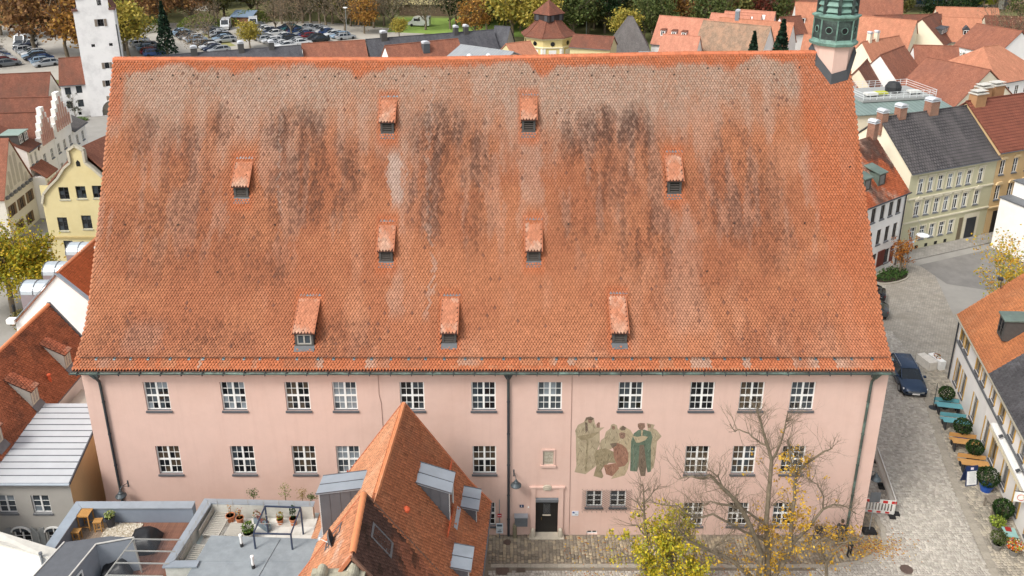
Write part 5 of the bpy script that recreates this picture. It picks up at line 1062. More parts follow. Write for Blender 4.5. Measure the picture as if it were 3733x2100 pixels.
# ================================================================ left side: red house beside the pink building
def rh(a_, b, z): return (-31.2 + b, 11.35 - a_, z)
RH = thing('red_roof_house', 'house with steep rust red tiled roof and slim dormers at the left edge', 'house', (-31, 3, 0)); o = (31, -3, 0)
m = MB(); m.box(-33.4, -28.95, -7, 11.2, 0, 5.4); m.build('wall', WL['white'], RH, o)
for y in (11.2, -7): m = MB(); m.prism([(-33.6, y, 5.3), (-28.8, y, 5.3), (-31.2, y, 9.05)], (0, -.2, 0)); m.build('gable_wall', WL['white'], RH, o)
rr = MB(); rr.prism([(-28.55, 11.35, 5.35), (-31.2, 11.35, 9.17), (-31.2, -7.2, 9.17), (-28.55, -7.2, 5.35)], (0, 0, -.12)); rr.prism([(-33.85, 11.35, 5.35), (-33.85, -7.2, 5.35), (-31.2, -7.2, 9.17), (-31.2, 11.35, 9.17)], (0, 0, -.12)); rr = rr.build('roof', RT['red'], RH, o, uv=True)
def rust(u, v):
    c = np.repeat(np.array(lin('a5674b')[:3])[None], len(u), 0); c = mixc(c, '6a4a3c', sstep(.46, .68, fbm(u * .35, v * .6, 12) + .05 * (v - 2)) * .7); c = mixc(c, 'b87250', sstep(.5, .7, fbm(u * .8, v * .8, 44)) * .6); return c * (1 + NR.normal(0, .11, len(u)))[:, None]
A_ = Vector((-28.5, -7.2, 5.28)); tiled_slope(rr, A_, (0, 1, 0), (-2.7, 0, 3.9), 18.5, 4.72, rust, .19, .17, False, single=200, lift=.08)
for k in range(50): place('ridge_tile', rm2, rr, (-31.2, 11.35 - k * .345, 9.15), math.atan2(-1, 0))
m = MB(); m.bar((-28.55, 11.42, 5.4), (-31.2, 11.42, 9.3), .12, .16); m.bar((-31.2, 11.42, 9.3), (-33.85, 11.42, 5.4), .12, .16); m.build('verge_flashing', LEADM, RH, o)
GCH = mat('dormer_grey', 'a19d95', rough=.85, var=.06); PALEW = mat('window_cream', 'c9c2ae', rough=.6)
for ym in (8.55, 4.35, .3):
    y0, y1 = ym - .42, ym + .42; bi, bo = .95, 2.2; zi, zo, zb = 7.95, 7.2, 6.1
    d = MB(); d.poly([(-31.2 + bi, y0, zi), (-31.2 + bo, y0, zb - .1), (-31.2 + bo, y0, zo)]); d.poly([(-31.2 + bi, y1, zi), (-31.2 + bo, y1, zo), (-31.2 + bo, y1, zb - .1)]); d.quad((-31.2 + bo, y0, zb - .1), (-31.2 + bo, y1, zb - .1), (-31.2 + bo, y1, zo), (-31.2 + bo, y0, zo)); d = d.build('dormer', GCH, RH, o)
    q = Vector((-31.2 + bi - .25, y0 - .08, zi + .2)); m = MB(); m.prism([q, q + Vector((0, 1.0, 0)), Vector((-31.2 + bo + .15, y1 + .08, zo + .02)), Vector((-31.2 + bo + .15, y0 - .08, zo + .02))], (0, 0, -.05)); m.build('dormer_roof', DECKM, d)
    tiled_slope(d, (-31.2 + bo + .18, y0 - .08, zo + .02), (0, 1, 0), Vector((bi - bo - .4, 0, zi - zo + .18)), 1.0, 1.85, tilecol('b06a4e', '75503f', .6, 1.2, 9, .1, light='b98e78'), .19, .17, False, lift=.04)
    add_window(d, Matrix.Translation((-31.2 + bo + .02, ym, zb + .12)) @ Matrix.Rotation(rad(90), 4, 'Z'), .62, .85, 'two2', PALEW, [1])
    m = MB(); m.prism([(-31.2 + bo, y0 - .06, zb + .05), (-31.2 + bo, y1 + .06, zb + .05), (-31.2 + bo + .28, y1 + .06, zb - .32), (-31.2 + bo + .28, y0 - .06, zb - .32)], (.02, 0, .03)); m.build('apron', LEADM, d)
m = MB(); m.tube([(-29.2, 6.5, 6.2), (-29.2, 6.5, 6.75)], .09, 10); m.lathe([(.13, 6.75), (.13, 6.83), (.05, 6.88)], 10, c=(-29.2, 6.5, 0)); m.build('vent_pipe', MATS['vent_clay'], RH, o)
MB().box(-28.55, -23.6, 4.9, 8.6, 3.9, 4.35).build('lean_to_roof', mat('pale_slab', 'c9c0b2', rough=.9, var=.08), RH, o)
m = MB(); m.tube([(-28.5, -7.2, 5.28), (-28.5, 11.3, 5.28)], .07, 8); m.build('gutter', LEADM, RH, o)
# grey house with standing seam roof
GH = thing('metal_roof_house', 'grey house with pale standing seam metal roof beside the pink building', 'house', (-26.5, 1, 0)); o = (26.5, -1, 0)
gw = wall_open(MB(), -31, -24.15, 0, 5.35, [(-28.35, -27.35, 3.25, 4.45), (-26.45, -25.45, 3.25, 4.45), (-27.9, -26.9, .9, 2.0), (-26.0, -25.1, .9, 2.0)], .14, T=Matrix.Translation((0, -1.95, 0)))
gw.build('front_wall', WL['grey'], GH, o); MB().poly([(-24.15, -1.95, 0), (-25.0, 4.6, 0), (-25.0, 4.6, 5.6), (-24.15, -1.95, 5.35)]).build('side_wall', WL['ochre'], GH, o)
m = MB(); m.prism([(-31, -2.15, 5.36), (-24.0, -2.15, 5.36), (-25.0, 4.75, 5.75), (-28.6, 4.75, 5.75), (-31, 4.75, 5.75)], (0, 0, .1)); m.build('roof', mat('pale_zinc_roof', 'c3c6c9', rough=.5, var=.05, scale=1, metal=.15), GH, o)
for k in range(1, 13): y = -2.15 + k * .54; z = 5.36 + .1 + (y + 2.15) * .0565; m = MB(); m.bar((-31, y, z + .02), (-24.05 - (y + 2.15) * .145, y, z + .02), .03, .05); m.build('standing_seam', LEADM, GH, o)
m = MB(); m.bar((-24.0, -2.17, 5.42), (-25.0, 4.75, 5.82), .06, .16); m.build('verge_trim', ZINC_D, GH, o); m = MB(); m.tube([(-31, -2.22, 5.38), (-24.0, -2.22, 5.38)], .07, 8); m.build('gutter', ZINC, GH, o)
for x in (-27.85, -25.95): add_window(GH, Matrix.Translation((x + 26.5, -1.87 - 1, 3.25)), 1.0, 1.2, 'two3', WHITE, [1, 2, 1], LEADM, depth=.06)
SHUT = mat('shutter_grey', '8e9190', rough=.7, var=.08)
for x in (-27.4, -25.55):
    add_window(GH, Matrix.Translation((x + 26.5, -1.87 - 1, .9)), .95, 1.1, 'two3', WHITE, [0], LEADM, depth=.06); a = [(math.cos(q) * .48, math.sin(q) * .3) for q in np.linspace(0, math.pi, 9)]
    m = MB(); m.prism([(x + p, -2.0, 2.0 + s) for p, s in a], (0, .05, 0)); m.build('arched_fanlight', GLASS[1], GH, o)
    m = MB()
    for i in range(8): m.bar((x + a[i][0] * 1.08, -2.02, 2.0 + a[i][1] * 1.1), (x + a[i + 1][0] * 1.08, -2.02, 2.0 + a[i + 1][1] * 1.1), .08, .08)
    m.bar((x, -2.02, 2.0), (x, -2.02, 2.3), .05); m.build('arch_frame', WHITE, GH, o)
    for s in (-1, 1): m = MB(); m.prism([(x + s * .56, -2.0, .85), (x + s * 1.02, -2.12, .85), (x + s * 1.02, -2.12, 2.0), (x + s * .8, -2.07, 2.25), (x + s * .56, -2.0, 2.3)], (0, .05, 0)); m.build('shutter', SHUT, GH, o)
# white wall at bottom left
WB = thing('white_wall_house', 'plain white rendered house with sloping wall top at the bottom left corner', 'house', (-25, -10, 0)); o = (25, 10, 0)
m = MB(); m.prism([(-27, -8.1, 0), (-21.3, -8.55, 0), (-21.3, -8.55, 6.4), (-24.6, -8.28, 7.45), (-27, -8.1, 7.9)], (0, -.3, 0)); m.build('wall', WL['white'], WB, o); m = MB(); m.prism([(-21.22, -8.3, 6.44), (-24.6, -8.02, 7.5), (-27, -7.85, 7.95), (-27, -8.5, 7.95), (-24.6, -8.68, 7.5), (-21.22, -8.92, 6.44)], (0, 0, .05)); m.build('coping', mat('coping_pale', 'd3d0c6', rough=.8), WB, o)
MB().box(-30, -21.9, -14, -8.9, 0, 5.2).build('side_wall', WL['white'], WB, o); add_window(WB, Matrix.Translation((-22.1 + 25, -8.89 + 10, 4.2)), .6, .8, 'one', DARKFRAME, [0])
# ================================================================ white gabled hall with barrel dormers
WG = thing('white_gable_hall', 'white gabled hall with orange tiled roof and barrel-vaulted zinc dormers, left', 'house', (-33.2, 20, 0)); o = (33.2, -20, 0)
m = MB(); m.poly([(-37.0, 16.5, 0), (-29.4, 16.5, 0), (-29.4, 16.5, 5.0), (-33.2, 16.5, 8.95), (-37.0, 16.5, 5.0)]); m.build('gable_wall', WL['white'], WG, o); m = MB(); m.box(-36.95, -29.45, 16.52, 30, 0, 4.95); m.build('wall', WL['white'], WG, o)
wr = MB(); wr.prism([(-29.2, 16.4, 4.85), (-29.2, 30, 4.85), (-33.2, 30, 9.0), (-33.2, 16.4, 9.0)], (0, 0, -.12)); wr.prism([(-37.2, 16.4, 4.85), (-37.2, 30, 4.85), (-33.2, 30, 9.0), (-33.2, 16.4, 9.0)], (0, 0, -.12)); wr = wr.build('roof', RT['orange'], WG, o, uv=True)
tiled_slope(wr, (-29.15, 16.45, 4.85), (0, 1, 0), (-4, 0, 4.15), 13.5, 5.7, tilecol('c3693f', 'a35a38', .4, .7, 30, .08), .19, .17, False, lift=.04)
for k in range(38): place('ridge_tile', rm2, wr, (-33.2, 16.4 + k * .345, 9.0), rad(90))
m = MB(); m.bar((-29.2, 16.42, 4.98), (-33.2, 16.42, 9.13), .35, .06, up=(1, 0, 1)); m.bar((-37.2, 16.42, 4.98), (-33.2, 16.42, 9.13), .2, .06, up=(-1, 0, 1)); m.build('verge_flashing', ZINC, WG, o); m = MB(); m.box(-37.5, -36.9, 16.2, 16.7, 5.0, 5.35); m.build('corner_cap', WL['white'], WG, o)
for y in (17.9, 21.2, 25.0):
    m = MB(); aa = [(math.cos(q) * .85, math.sin(q) * .75) for q in np.linspace(0, math.pi, 9)]; m.prism([(-36.6, y + p, 7.0 + s) for p, s in aa], (3.1, 0, 0)); d = m.build('dormer', mat('barrel_zinc', 'b9c2c8', rough=.4, metal=.35, var=.08), WG, o, smooth=False)
    m = MB(); m.box(-36.55, -33.9, y - .83, y + .83, 5.5, 7.0); m.build('cheek', mat('cheek_mauve', '8d8487', rough=.6, var=.06), d)
    for xx in (-36.55, -35.6, -34.65):
        m = MB()
        for i in range(8): m.bar((xx, y + aa[i][0] * 1.02, 7.0 + aa[i][1] * 1.03), (xx, y + aa[i + 1][0] * 1.02, 7.0 + aa[i + 1][1] * 1.03), .04)
        m.build('seam', ZINC_D, d)
MB().box(-31.9, -31.1, 20.3, 21.1, 6.8, 9.35).build('chimney', mat('chimney_zinc', '8c8f92', rough=.5, metal=.3), WG, o)
MB().box(-32.05, -30.95, 20.15, 21.25, 9.36, 9.5).build('chimney_cap', mat('pale_cap2', 'cfccc2', rough=.7), WG, o)
# ================================================================ yellow house with scrolled gable
YH = thing('yellow_gable_house', 'yellow house with scrolled gable and dark windows behind the white hall', 'house', (-41, 37, 0)); o = (41, -37, 0)
sc = [(-45.0, 0), (-36.8, 0), (-36.8, 7.9), (-37.6, 8.6), (-38.8, 9.3), (-39.6, 10.2), (-40.2, 10.75), (-40.2, 11.95), (-40.9, 12.42), (-41.6, 11.95), (-41.6, 10.75), (-42.3, 10.2), (-43.1, 9.15), (-44.0, 8.35), (-44.7, 7.6), (-45.0, 6.6)]
ywins = [(-42.77, 7.0, .95, 1.25), (-41.13, 7.1, .95, 1.25), (-39.55, 7.15, .95, 1.25), (-43.45, 3.75, .95, 1.4), (-41.1, 3.95, .95, 1.4), (-38.9, 3.95, .95, 1.4), (-43.3, 1.3, .9, 1.4)]
gw = wall_open(MB(), -45.0, -36.8, 0, 8.45, [(x - w / 2, x + w / 2, z, z + h) for x, z, w, h in ywins], .14, T=Matrix.Translation((0, 37, 0))); gw.build('front_wall', WL['yellow'], YH, o)
m = MB(); m.prism([(x, 37.002, z) for x, z in [(-36.8, 8.45)] + [p for p in sc[3:13] if p[1] > 8.45] + [(-43.8, 8.45)]], (0, .3, 0)); m.build('gable', WL['yellow'], YH, o)
m = MB(); rim = sc[2:]
for p, q in zip(rim, rim[1:]): m.bar((p[0], 37.05, p[1]), (q[0], 37.05, q[1]), .22, .5, up=(0, 1, 0))
m.build('gable_coping', mat('stone_coping', 'bab4a2', rough=.85, var=.1), YH, o); m = MB(); m.box(-45.1, -36.7, 36.9, 37.0, 2.95, 3.15); m.build('string_course', mat('band_tan', 'b39f6e', rough=.9), YH, o)
m = MB(); m.prism([(-41.1, 36.98, 10.35), (-40.72, 36.98, 10.35), (-40.72, 36.98, 10.75), (-40.91, 36.98, 10.98), (-41.1, 36.98, 10.75)], (0, .02, 0)); m.build('niche', GLASS[0], YH, o)
for x, z, w, h in ywins: add_window(YH, Matrix.Translation((x + 41, 37.08 - 37, z)), w, h, 'two3', DARKFRAME, [0, 0, 1], mat('pale_sill', 'a9a692', rough=.8), depth=.08)
yr = MB()
for x0 in (-45.1, -36.7): yr.prism([(x0, 37.3, 7.7), (x0 + 4, 54, 7.7), (-37.2, 54, 13.0), (-38.8, 46, 12.2), (-40.75, 37.3, 12.1)], (0, 0, -.15))
yr.build('roof', RT['red'], YH, o, uv=True); MB().box(-44.9, -36.9, 37.3, 60, 0, 7.7).build('side_wall', WL['yellow'], YH, o)
for x, y, z in ((-42.0, 57, 12.0), (-38.9, 60, 12.2)): m = MB(); m.box(x - .4, x + .4, y - .4, y + .4, 9.5, z); m.box(x - .5, x + .5, y - .5, y + .5, z, z + .25); m.build('chimney', mat('chimney_pink', 'cfa090', rough=.9), YH, o)
# ================================================================ row of old gabled houses along the left street
RL = rad(95); P0 = (-52.19, 42.7)
def rowp(t, off=0): return along(P0, RL, t, off)
bl = thing('arched_gable_house', 'pale grey gabled house with blind arches and brown shutters, far left', 'house', rowp(0) + (0,), RL); LG, ZE1, ZR1 = 6.7, 4.8, 10.2
m = wall_open(MB(), 0, LG, 0, ZE1, [], .1); m.poly([(0, 0, ZE1), (LG, 0, ZE1), (LG / 2, 0, ZR1)]); m.build('gable_wall', WL['beige'], bl); MB().box(.02, LG - .02, .02, 11, 0, ZE1 - .02).build('side_wall', WL['beige'], bl)
for q in ([(-.15, -.1, ZE1 - .1), (LG / 2, -.1, ZR1 + .1), (LG / 2, 11, ZR1 + .1), (-.15, 11, ZE1 - .1)], [(LG + .15, -.1, ZE1 - .1), (LG / 2, -.1, ZR1 + .1), (LG / 2, 11, ZR1 + .1), (LG + .15, 11, ZE1 - .1)]): m = MB(); m.prism(q, (0, 0, .12)); m.build('roof', RT['red'], bl, uv=True)
for x, z0, z1 in ((1.2, 5.0, 5.7), (2.0, 5.2, 6.9), (2.9, 5.4, 8.4), (3.8, 5.4, 8.5), (4.7, 5.2, 7.0), (5.5, 5.0, 5.7)):
    pts = [(x - .3, z0), (x + .3, z0)] + [(x + .3 * math.cos(q), z1 + .3 * math.sin(q)) for q in np.linspace(0, math.pi, 7)]; m = MB(); m.prism([(a_, -.012, b_) for a_, b_ in pts], (0, .01, 0)); m.build('blind_arch', mat('arch_shade', 'b3aea2', rough=.9), bl)
for k in range(7): m = MB(); m.box(.3 + k * .92, .82 + k * .92, -.25, -.003, ZE1 - .15, ZE1 + .15); m.build('cornice_block', LEADM, bl)
for x, z in ((1.2, 2.6), (3.3, 2.6), (5.4, 2.6), (2.1, .4), (4.5, .4)):
    add_window(bl, Matrix.Translation((x, -.06, z)), .8, 1.2, 'two2', mat('frame_brown', '6b5640', rough=.7), [0], None, False)
    for s in (-1, 1): m = MB(); m.box(x + s * .62 - .2, x + s * .62 + .2, -.07, -.01, z, z + 1.2); m.build('shutter', mat('shutter_brown', '6f5a45', rough=.8), bl)
house('small_white_house', 'low white house with zinc box dormers between the two left gabled houses', 'house', rowp(6.75) + (0,), RL, 2.9, 9, 7.9, 10.4, RT['brown'], WL['white'], 'x', [('S', .8, 6.1, .55, 1.2, 'two2'), ('S', 1.9, 6.1, .55, 1.2, 'two2'), ('S', .8, 1.0, .6, 1.4, 'two2'), ('S', 2.1, 1.0, .6, 1.4, 'two2')], sill=LEADM)
sw = [o_ for o_ in COL.objects if o_.name.startswith('small_white_house')][0]
m = MB(); m.prism([(-.1, -1.6, 4.7), (3.0, -1.6, 4.7), (3.0, .0, 5.9), (-.1, .0, 5.9)], (0, 0, .12)); m.build('lean_to_roof', RT['red'], sw, uv=True); MB().box(0, 2.9, -1.35, -.01, 0, 4.85).build('lean_to_wall', WL['white'], sw)
for x in (.6, 1.45, 2.3): add_window(sw, Matrix.Translation((x, -1.41, 3.0)), .5, 1.3, 'two2', PALEW, [0], None, False)
for x in (.75, 2.0): gdormer(sw, Matrix.Translation((x, .7, 8.5)), .95, 1.1, 2.0, mat('copper_pale', '8ea298', rough=.5), DKF, style='two2')
PINKT = mat('gable_pink', 'c9a094', rough=.9, var=.06)
def stepped(label, t0, L, ze, zr, W, nw, wallm):
    o_ = house('stepped_gable_house', label, 'house', rowp(t0) + (0,), RL, L, W, ze, zr, RT['brown'], wallm, 'y', [('S', L * (i + .5) / nw, z, .75, 1.15, 'two2') for i in range(nw) for z in (.6, 2.8, 5.2) if z + 1.2 < ze], sill=LEADM, group='stepped gable houses')
    m = MB(); n = 5; pts = [(0, ze - .3)]
    for k in range(n): h = ze + (zr + .7 - ze) * (k + 1) / n; pts += [(L / 2 * k / n, h), (L / 2 * (k + 1) / n, h)]
    pts = pts + [(L - x, z) for x, z in pts[::-1]]
    m.prism([(x, -.24, z) for x, z in pts], (0, .5, 0)); m.build('stepped_gable', wallm, o_)
    for k in range(-3, 4):
        x = L / 2 + k * L / 8.5; zt = zr + .2 - abs(k) * (zr - ze) / 4.2
        m = MB(); m.box(x - .1, x + .1, -.36, -.242, ze - .2, zt); m.build('lesene', PINKT, o_)
        if k < 3 and zt - ze > .9: m = MB(); m.box(x + .14, x + .4, -.27, -.241, ze + .2, ze + 1.0); m.build('blind_window', mat('blind_pink', 'b98678', rough=.9), o_)
    return o_
stepped('white and pink stepped gable house, nearer of the two on the left street', 9.7, 4.0, 7.6, 10.8, 12, 2, WL['white']); stepped('white and pink stepped gable house, farther of the two towards the white tower', 13.8, 5.2, 8.0, 11.4, 12, 3, WL['white'])
house('white_eaves_house', 'small white house with grey roof beyond the stepped gables', 'house', rowp(19.1) + (0,), RL, 4.0, 9, 6.6, 9.0, RT['grey'], WL['white'], 'x', [('S', 1.1, 4.6, .75, 1.2, 'two2'), ('S', 2.9, 4.6, .75, 1.2, 'two2')], sill=LEADM)
house('brown_roof_house', 'brown tiled house roof behind the nearer stepped gable house', 'house', (-76, 60, 0), rad(3), 10, 9, 6.5, 10.2, RT['brown'], WL['beige'], 'x'); house('hip_roof_house', 'red hipped roof house at the left edge behind the small white house', 'house', (-72, 50, 0), rad(8), 10, 9, 4.6, 8.4, RT['red'], WL['beige'], 'x', hip=3.0)
# ================================================================ white gate tower and annex
GT = thing('gate_tower', 'tall white gate tower with stepped gable and brown shutters, upper left', 'tower', (-63.7, 93, 0), rad(20)); GT.scale = (.93, .93, 1); o = (63.7, -93, 0)
LIMEW = mat('limewash', 'ecebea', rough=.92, var=.03, scale=.6, stain='bdbcbc', stain_amt=.45, stain_scale=.45)
tw = [(-62.0, 17.6, .75, 1.3), (-63.75, 14.3, 1.0, 1.5)]
twins = [(-64.6, 10.9, .55, .45), (-61.9, 10.9, .55, .45), (-63.0, 7.45, .7, .95), (-63.35, 4.65, .7, .95), (-62.9, 14.0, .95, 1.1), (-62.7, 17.2, .6, .9), (-63.0, 1.8 + .35, .9, .95), (-61.5, 2.15, .9, .95)]
aw, ac, ah = 1.7, -62.6, 1.0
gw = wall_open(MB(), -66.75, -60.7, 0, 16.4, [(x - w / 2, x + w / 2, z, z + h) for x, z, w, h in twins if z < 15] + [(-64.9, -61.0, 0, .9)], .25, T=Matrix.Translation((0, 93, 0))); gw.build('front_wall', LIMEW, GT, o)
MB().poly([(-66.75, 93, 0), (-66.75, 93, 16.4), (-66.75, 99, 16.4), (-66.75, 99, 0)]).build('side_wall', LIMEW, GT, o); MB().poly([(-60.7, 93, 0), (-60.7, 99, 0), (-60.7, 99, 16.4), (-60.7, 93, 16.4)]).build('side_wall', LIMEW, GT, o)
m = MB(); m.prism([(-66.1, 93.002, 16.4), (-61.35, 93.002, 16.4), (-61.35, 93.002, 18.2), (-62.2, 93.002, 18.2), (-62.2, 93.002, 20), (-65.2, 93.002, 20), (-65.2, 93.002, 18.2), (-66.1, 93.002, 18.2)], (0, .4, 0)); m.build('stepped_gable', LIMEW, GT, o)
TC = mat('step_tile', '6d4a42', rough=.85)
for x0, x1, z in ((-66.95, -66.05, 16.42), (-61.4, -60.5, 16.42), (-66.3, -65.15, 18.22), (-62.25, -61.15, 18.22)): m = MB(); m.box(x0, x1, 92.85, 93.6, z, z + .3); m.build('step_cap', TC, GT, o)
for s in (-1, 1): m = MB(); m.prism([(-63.7 + s * 3.15, 93.4, 16.2), (-63.7, 93.4, 21.5), (-63.7, 98.9, 21.5), (-63.7 + s * 3.15, 98.9, 16.2)], (0, 0, .15)); m.build('roof', RT['brown'], GT, o, uv=True)
SHB = mat('shutter_taupe', '82766a', rough=.8)
for x, z, w, h in twins:
    add_window(GT, Matrix.Translation((x + 63.7, (.12 if z < 15 else -.03), z)), w, h, 'two2' if h > .6 else 'one', DARKFRAME, [0], None, False)
    if h > .9 and z < 15:
        for s in (-1, 1): m = MB(); m.box(x + s * (w / 2 + .24) - .2, x + s * (w / 2 + .24) + .2, 92.93, 92.98, z, z + h); m.build('shutter', SHB, GT, o)
arch = [(-64.9, .9)] + [(-62.95 + 1.95 * math.cos(q), .9 + 1.6 * math.sin(q)) for q in np.linspace(math.pi, 0, 13)] + [(-61.0, .9)]
m = MB(); m.prism([(x, 92.985, z) for x, z in arch], (0, .012, 0)); m.build('gate_arch', mat('arch_dark', '6d675e', rough=.95, var=.2, scale=1.5), GT, o); m = MB()
for p, q in zip(arch[1:], arch[2:]): m.bar((p[0], 92.97, p[1]), (q[0], 92.97, q[1]), .16, .1, up=(0, 1, 0))
m.build('arch_moulding', LIMEW, GT, o); MB().box(-64.9, -61, 93.6, 93.65, 0, .95).build('gate_leaf', mat('gate_stone', '8d887c', rough=.9, var=.2), GT, o)
m = MB(); m.tube([(-60.62, 92.9, 14.2), (-60.62, 92.9, .2)], .1, 6); m.build('downpipe', DARKFRAME, GT, o)
house('tower_annex', 'small white house with brown tiled roof against the white tower', 'house', (-70.1, 91.55, 0), rad(18), 3.6, 7, 5.3, 8.6, RT['brown'], LIMEW, 'x', [('S', .95, 3.6, .85, 1.15, 'two2'), ('S', 2.55, 3.75, .85, 1.15, 'two2'), ('S', .85, 1.4, .85, 1.15, 'two2'), ('S', 2.45, 1.55, .85, 1.15, 'two2'), ('S', 2.1, .25, .45, .5, 'one')], fm=DARKFRAME)
house('long_barn', 'long low brown tiled barn roof left of the white tower annex', 'house', (-88, 86, 0), rad(12), 17, 7, 3.6, 6.8, RT['brown'], WL['beige'], 'x'); house('lattice_roof_shed', 'dark shed roof at the left edge below the car park', 'shed', (-100, 92, 0), rad(6), 13, 6, 3.0, 5.0, RT['grey'], WL['grey'], 'x')
house('grey_gable_house', 'grey roofed house with small cream gable in front of the brown barn', 'house', (-73.5, 72, 0), rad(100), 9, 6.5, 4.6, 7.6, RT['grey'], WL['cream'], 'x')
# ================================================================ right side: street houses
A_W = math.atan2(5.7, 7.6)
wh = thing('white_shop_house', 'white house with patchy orange roof and copper dormers right of the big roof', 'house', (30.3, 31.7, 0), A_W); L_, W_, ze_, zr_ = 9.45, 8.4, 8.0, 12.3
xs_ = (1.0, 2.5, 4.1, 5.6, 7.0, 8.35); wn_ = [(x, 5.75, .72, 1.45) for x in xs_] + [(x, 3.15, .72, 1.55) for x in xs_[:-0 or None]] + [(5.4, .7, .8, 1.5), (7.6, .7, .8, 1.5)]
m = wall_open(MB(), 0, L_, 0, ze_, [(x - w / 2, x + w / 2, z, z + h) for x, z, w, h in wn_], .14); m.build('front_wall', WL['white'], wh)
for x, z, w, h in wn_: add_window(wh, Matrix.Translation((x, .08, z)), w, h, 'two2', mat('frame_umber', '4a4038', rough=.6), [0, 1], LEADM, depth=.08)
for x in (4.6, 6.2, 6.8, 8.4): m = MB(); m.box(x - .28, x + .28, -.08, -.02, .65, 2.3); m.build('shutter', mat('shutter_oxblood', '6a3229', rough=.7), wh)
m = MB(); m.poly([(L_, 0, 0), (L_, W_, 0), (L_, W_, ze_), (L_, W_ / 2, zr_), (L_, 0, ze_)]); m.poly([(0, 0, 0), (0, 0, ze_), (0, W_ / 2, zr_), (0, W_, ze_), (0, W_, 0)]); m.build('gable_wall', WL['white'], wh)
rr = MB(); rr.prism([(-.1, -.35, 7.62), (L_ + .1, -.35, 7.62), (L_ + .1, W_ / 2, zr_), (-.1, W_ / 2, zr_)], (0, 0, -.1)); rr.prism([(-.1, W_ + .35, 7.62), (L_ + .1, W_ + .35, 7.62), (L_ + .1, W_ / 2, zr_), (-.1, W_ / 2, zr_)], (0, 0, -.1)); rr = rr.build('roof', RT['brown'], wh, uv=True)
tiled_slope(rr, (-.1, -.38, 7.63), (1, 0, 0), (0, W_ / 2 + .35, zr_ - 7.62), L_ + .2, 6.4, tilecol('b5623f', '4d3b35', .85, .55, 61, .13, light='b5a090'), .2, .19, False, lift=.04)
COPP = mat('copper_weathered', '5f6e66', rough=.55, var=.15, scale=2, stain='83988d', stain_amt=.5)
for x in (6.0, 3.6): gdormer(wh, Matrix.Translation((x, .75, 8.75)), 1.15, 1.25, 1.9, COPP, COPP, mat('frame_umber', '4a4038'), 'one', True, .5)
m = MB(); m.tube([(-.1, -.42, 7.66), (L_ + .1, -.42, 7.66)], .07, 8); m.tube([(L_ - .1, -.15, 7.6), (L_ - .1, -.08, 7.2), (L_ - .1, -.08, 0)], .06, 8); m.build('gutter', DARKFRAME, wh)
for x, w in ((9.1, 1.0),): chimney_part(wh, x, 4.2, .75, .75, 11, 13.6)
A_G = math.atan2(4.14, 9.5); gx = [-.3 + 1.5 * k for k in range(7)]
gw_ = [('S', 1.55 + 1.33 * k + (.35 if k == 6 else 0), z, .72, h, 'tee') for k in range(7) for z, h in ((6.35, 1.5), (3.85, 1.55))] + [('S', 1.5 + 1.35 * k, 1.15, .75, 1.45, 'tee') for k in range(5)]
gh = house('sage_green_house', 'sage green three storey house with dark tiled roof across the street', 'house', along((40.71, 40.57), A_G, -1.6) + (0,), A_G, 12.0, 9.7, 8.75, 12.9, RT['concrete'], WL['green'], 'x', gw_, sill=LEADM, wall2={'W': WL['cream']}, gl=[1, 2, 0], split=True, over=.25, chim=((.2, 4.8, .8, .8, 13.6, None), (2.6, 4.8, .9, .8, 13.9, None), (6.9, 4.8, 1.2, .9, 14.1, None)))
TRIM = mat('stone_trim', 'cfc8b2', rough=.9, var=.06)
for s_, x, z, w, h, st in gw_:
    m = MB(); m.box(x - w / 2 - .13, x - w / 2 - .01, -.06, 0, z - .05, z + h + .12); m.box(x + w / 2 + .01, x + w / 2 + .13, -.06, 0, z - .05, z + h + .12); m.box(x - w / 2 - .01, x + w / 2 + .01, -.055, 0, z + h + .01, z + h + .12); m.build('window_surround', TRIM, gh)
    m = MB()
    if 3 < z < 5 and abs(x - 1.55) < .1 or (3 < z < 5 and x > 9.5): m.prism([(x - .6, -.16, z + h + .22), (x + .6, -.16, z + h + .22), (x, -.16, z + h + .6)], (0, .15, 0))
    elif z > 3: m.box(x - .55, x + .55, -.14, 0, z + h + .2, z + h + .3)
    if m.v: m.build('window_hood', TRIM, gh)
for z in (3.2, 5.75, 8.35): m = MB(); m.box(-.02, 12.02, -.12, 0, z, z + .14); m.build('cornice', TRIM, gh)
m = MB(); m.box(8.7, 10.9, -.02, .0, .05, 2.9); m.build('doorway_trim', TRIM, gh); m = MB(); m.box(9.1, 10.5, -.05, -.025, .05, 2.4); m.build('garage_door', DARKFRAME, gh); m = MB(); m.box(8.0, 8.55, -.04, -.003, .05, 2.6); m.build('door', mat('door_bronze', '6b5f4c', rough=.6), gh)
for k in range(4): m = MB(); m.box(2.2 + k * 1.35, 2.6 + k * 1.35, -.02, -.003, .15, .5); m.build('cellar_window', GLASS[0], gh)
P2 = along((40.71, 40.57), A_G, 10.45); bw_ = [('S', .9 + 1.9 * k, z, .75, 1.6, 'two2') for k in range(5) for z in (3.9, 6.7)] + [('S', 3 + 2.4 * k, .8, .8, 1.6, 'two2') for k in range(3)]
bh = house('beige_house', 'beige house with red brown tiled roof at the right edge', 'house', P2 + (0,), A_G, 12, 9.7, 9.4, 13.4, RT['redbrown'], WL['ochre'], 'x', bw_, sill=LEADM, over=.3)
for s_, x, z, w, h, st in bw_:
    if z > 3: m = MB(); m.prism([(x - .55, -.16, z + h + .12), (x + .55, -.16, z + h + .12), (x + .3, -.16, z + h + .42), (x - .3, -.16, z + h + .42)], (0, .15, 0)); m.build('window_hood', mat('ochre_trim', 'd6bd92', rough=.9), bh)
for z in (3.0, 9.0): m = MB(); m.box(-.02, 12, -.14, 0, z, z + .16); m.build('cornice', MATS['ochre_trim'], bh)
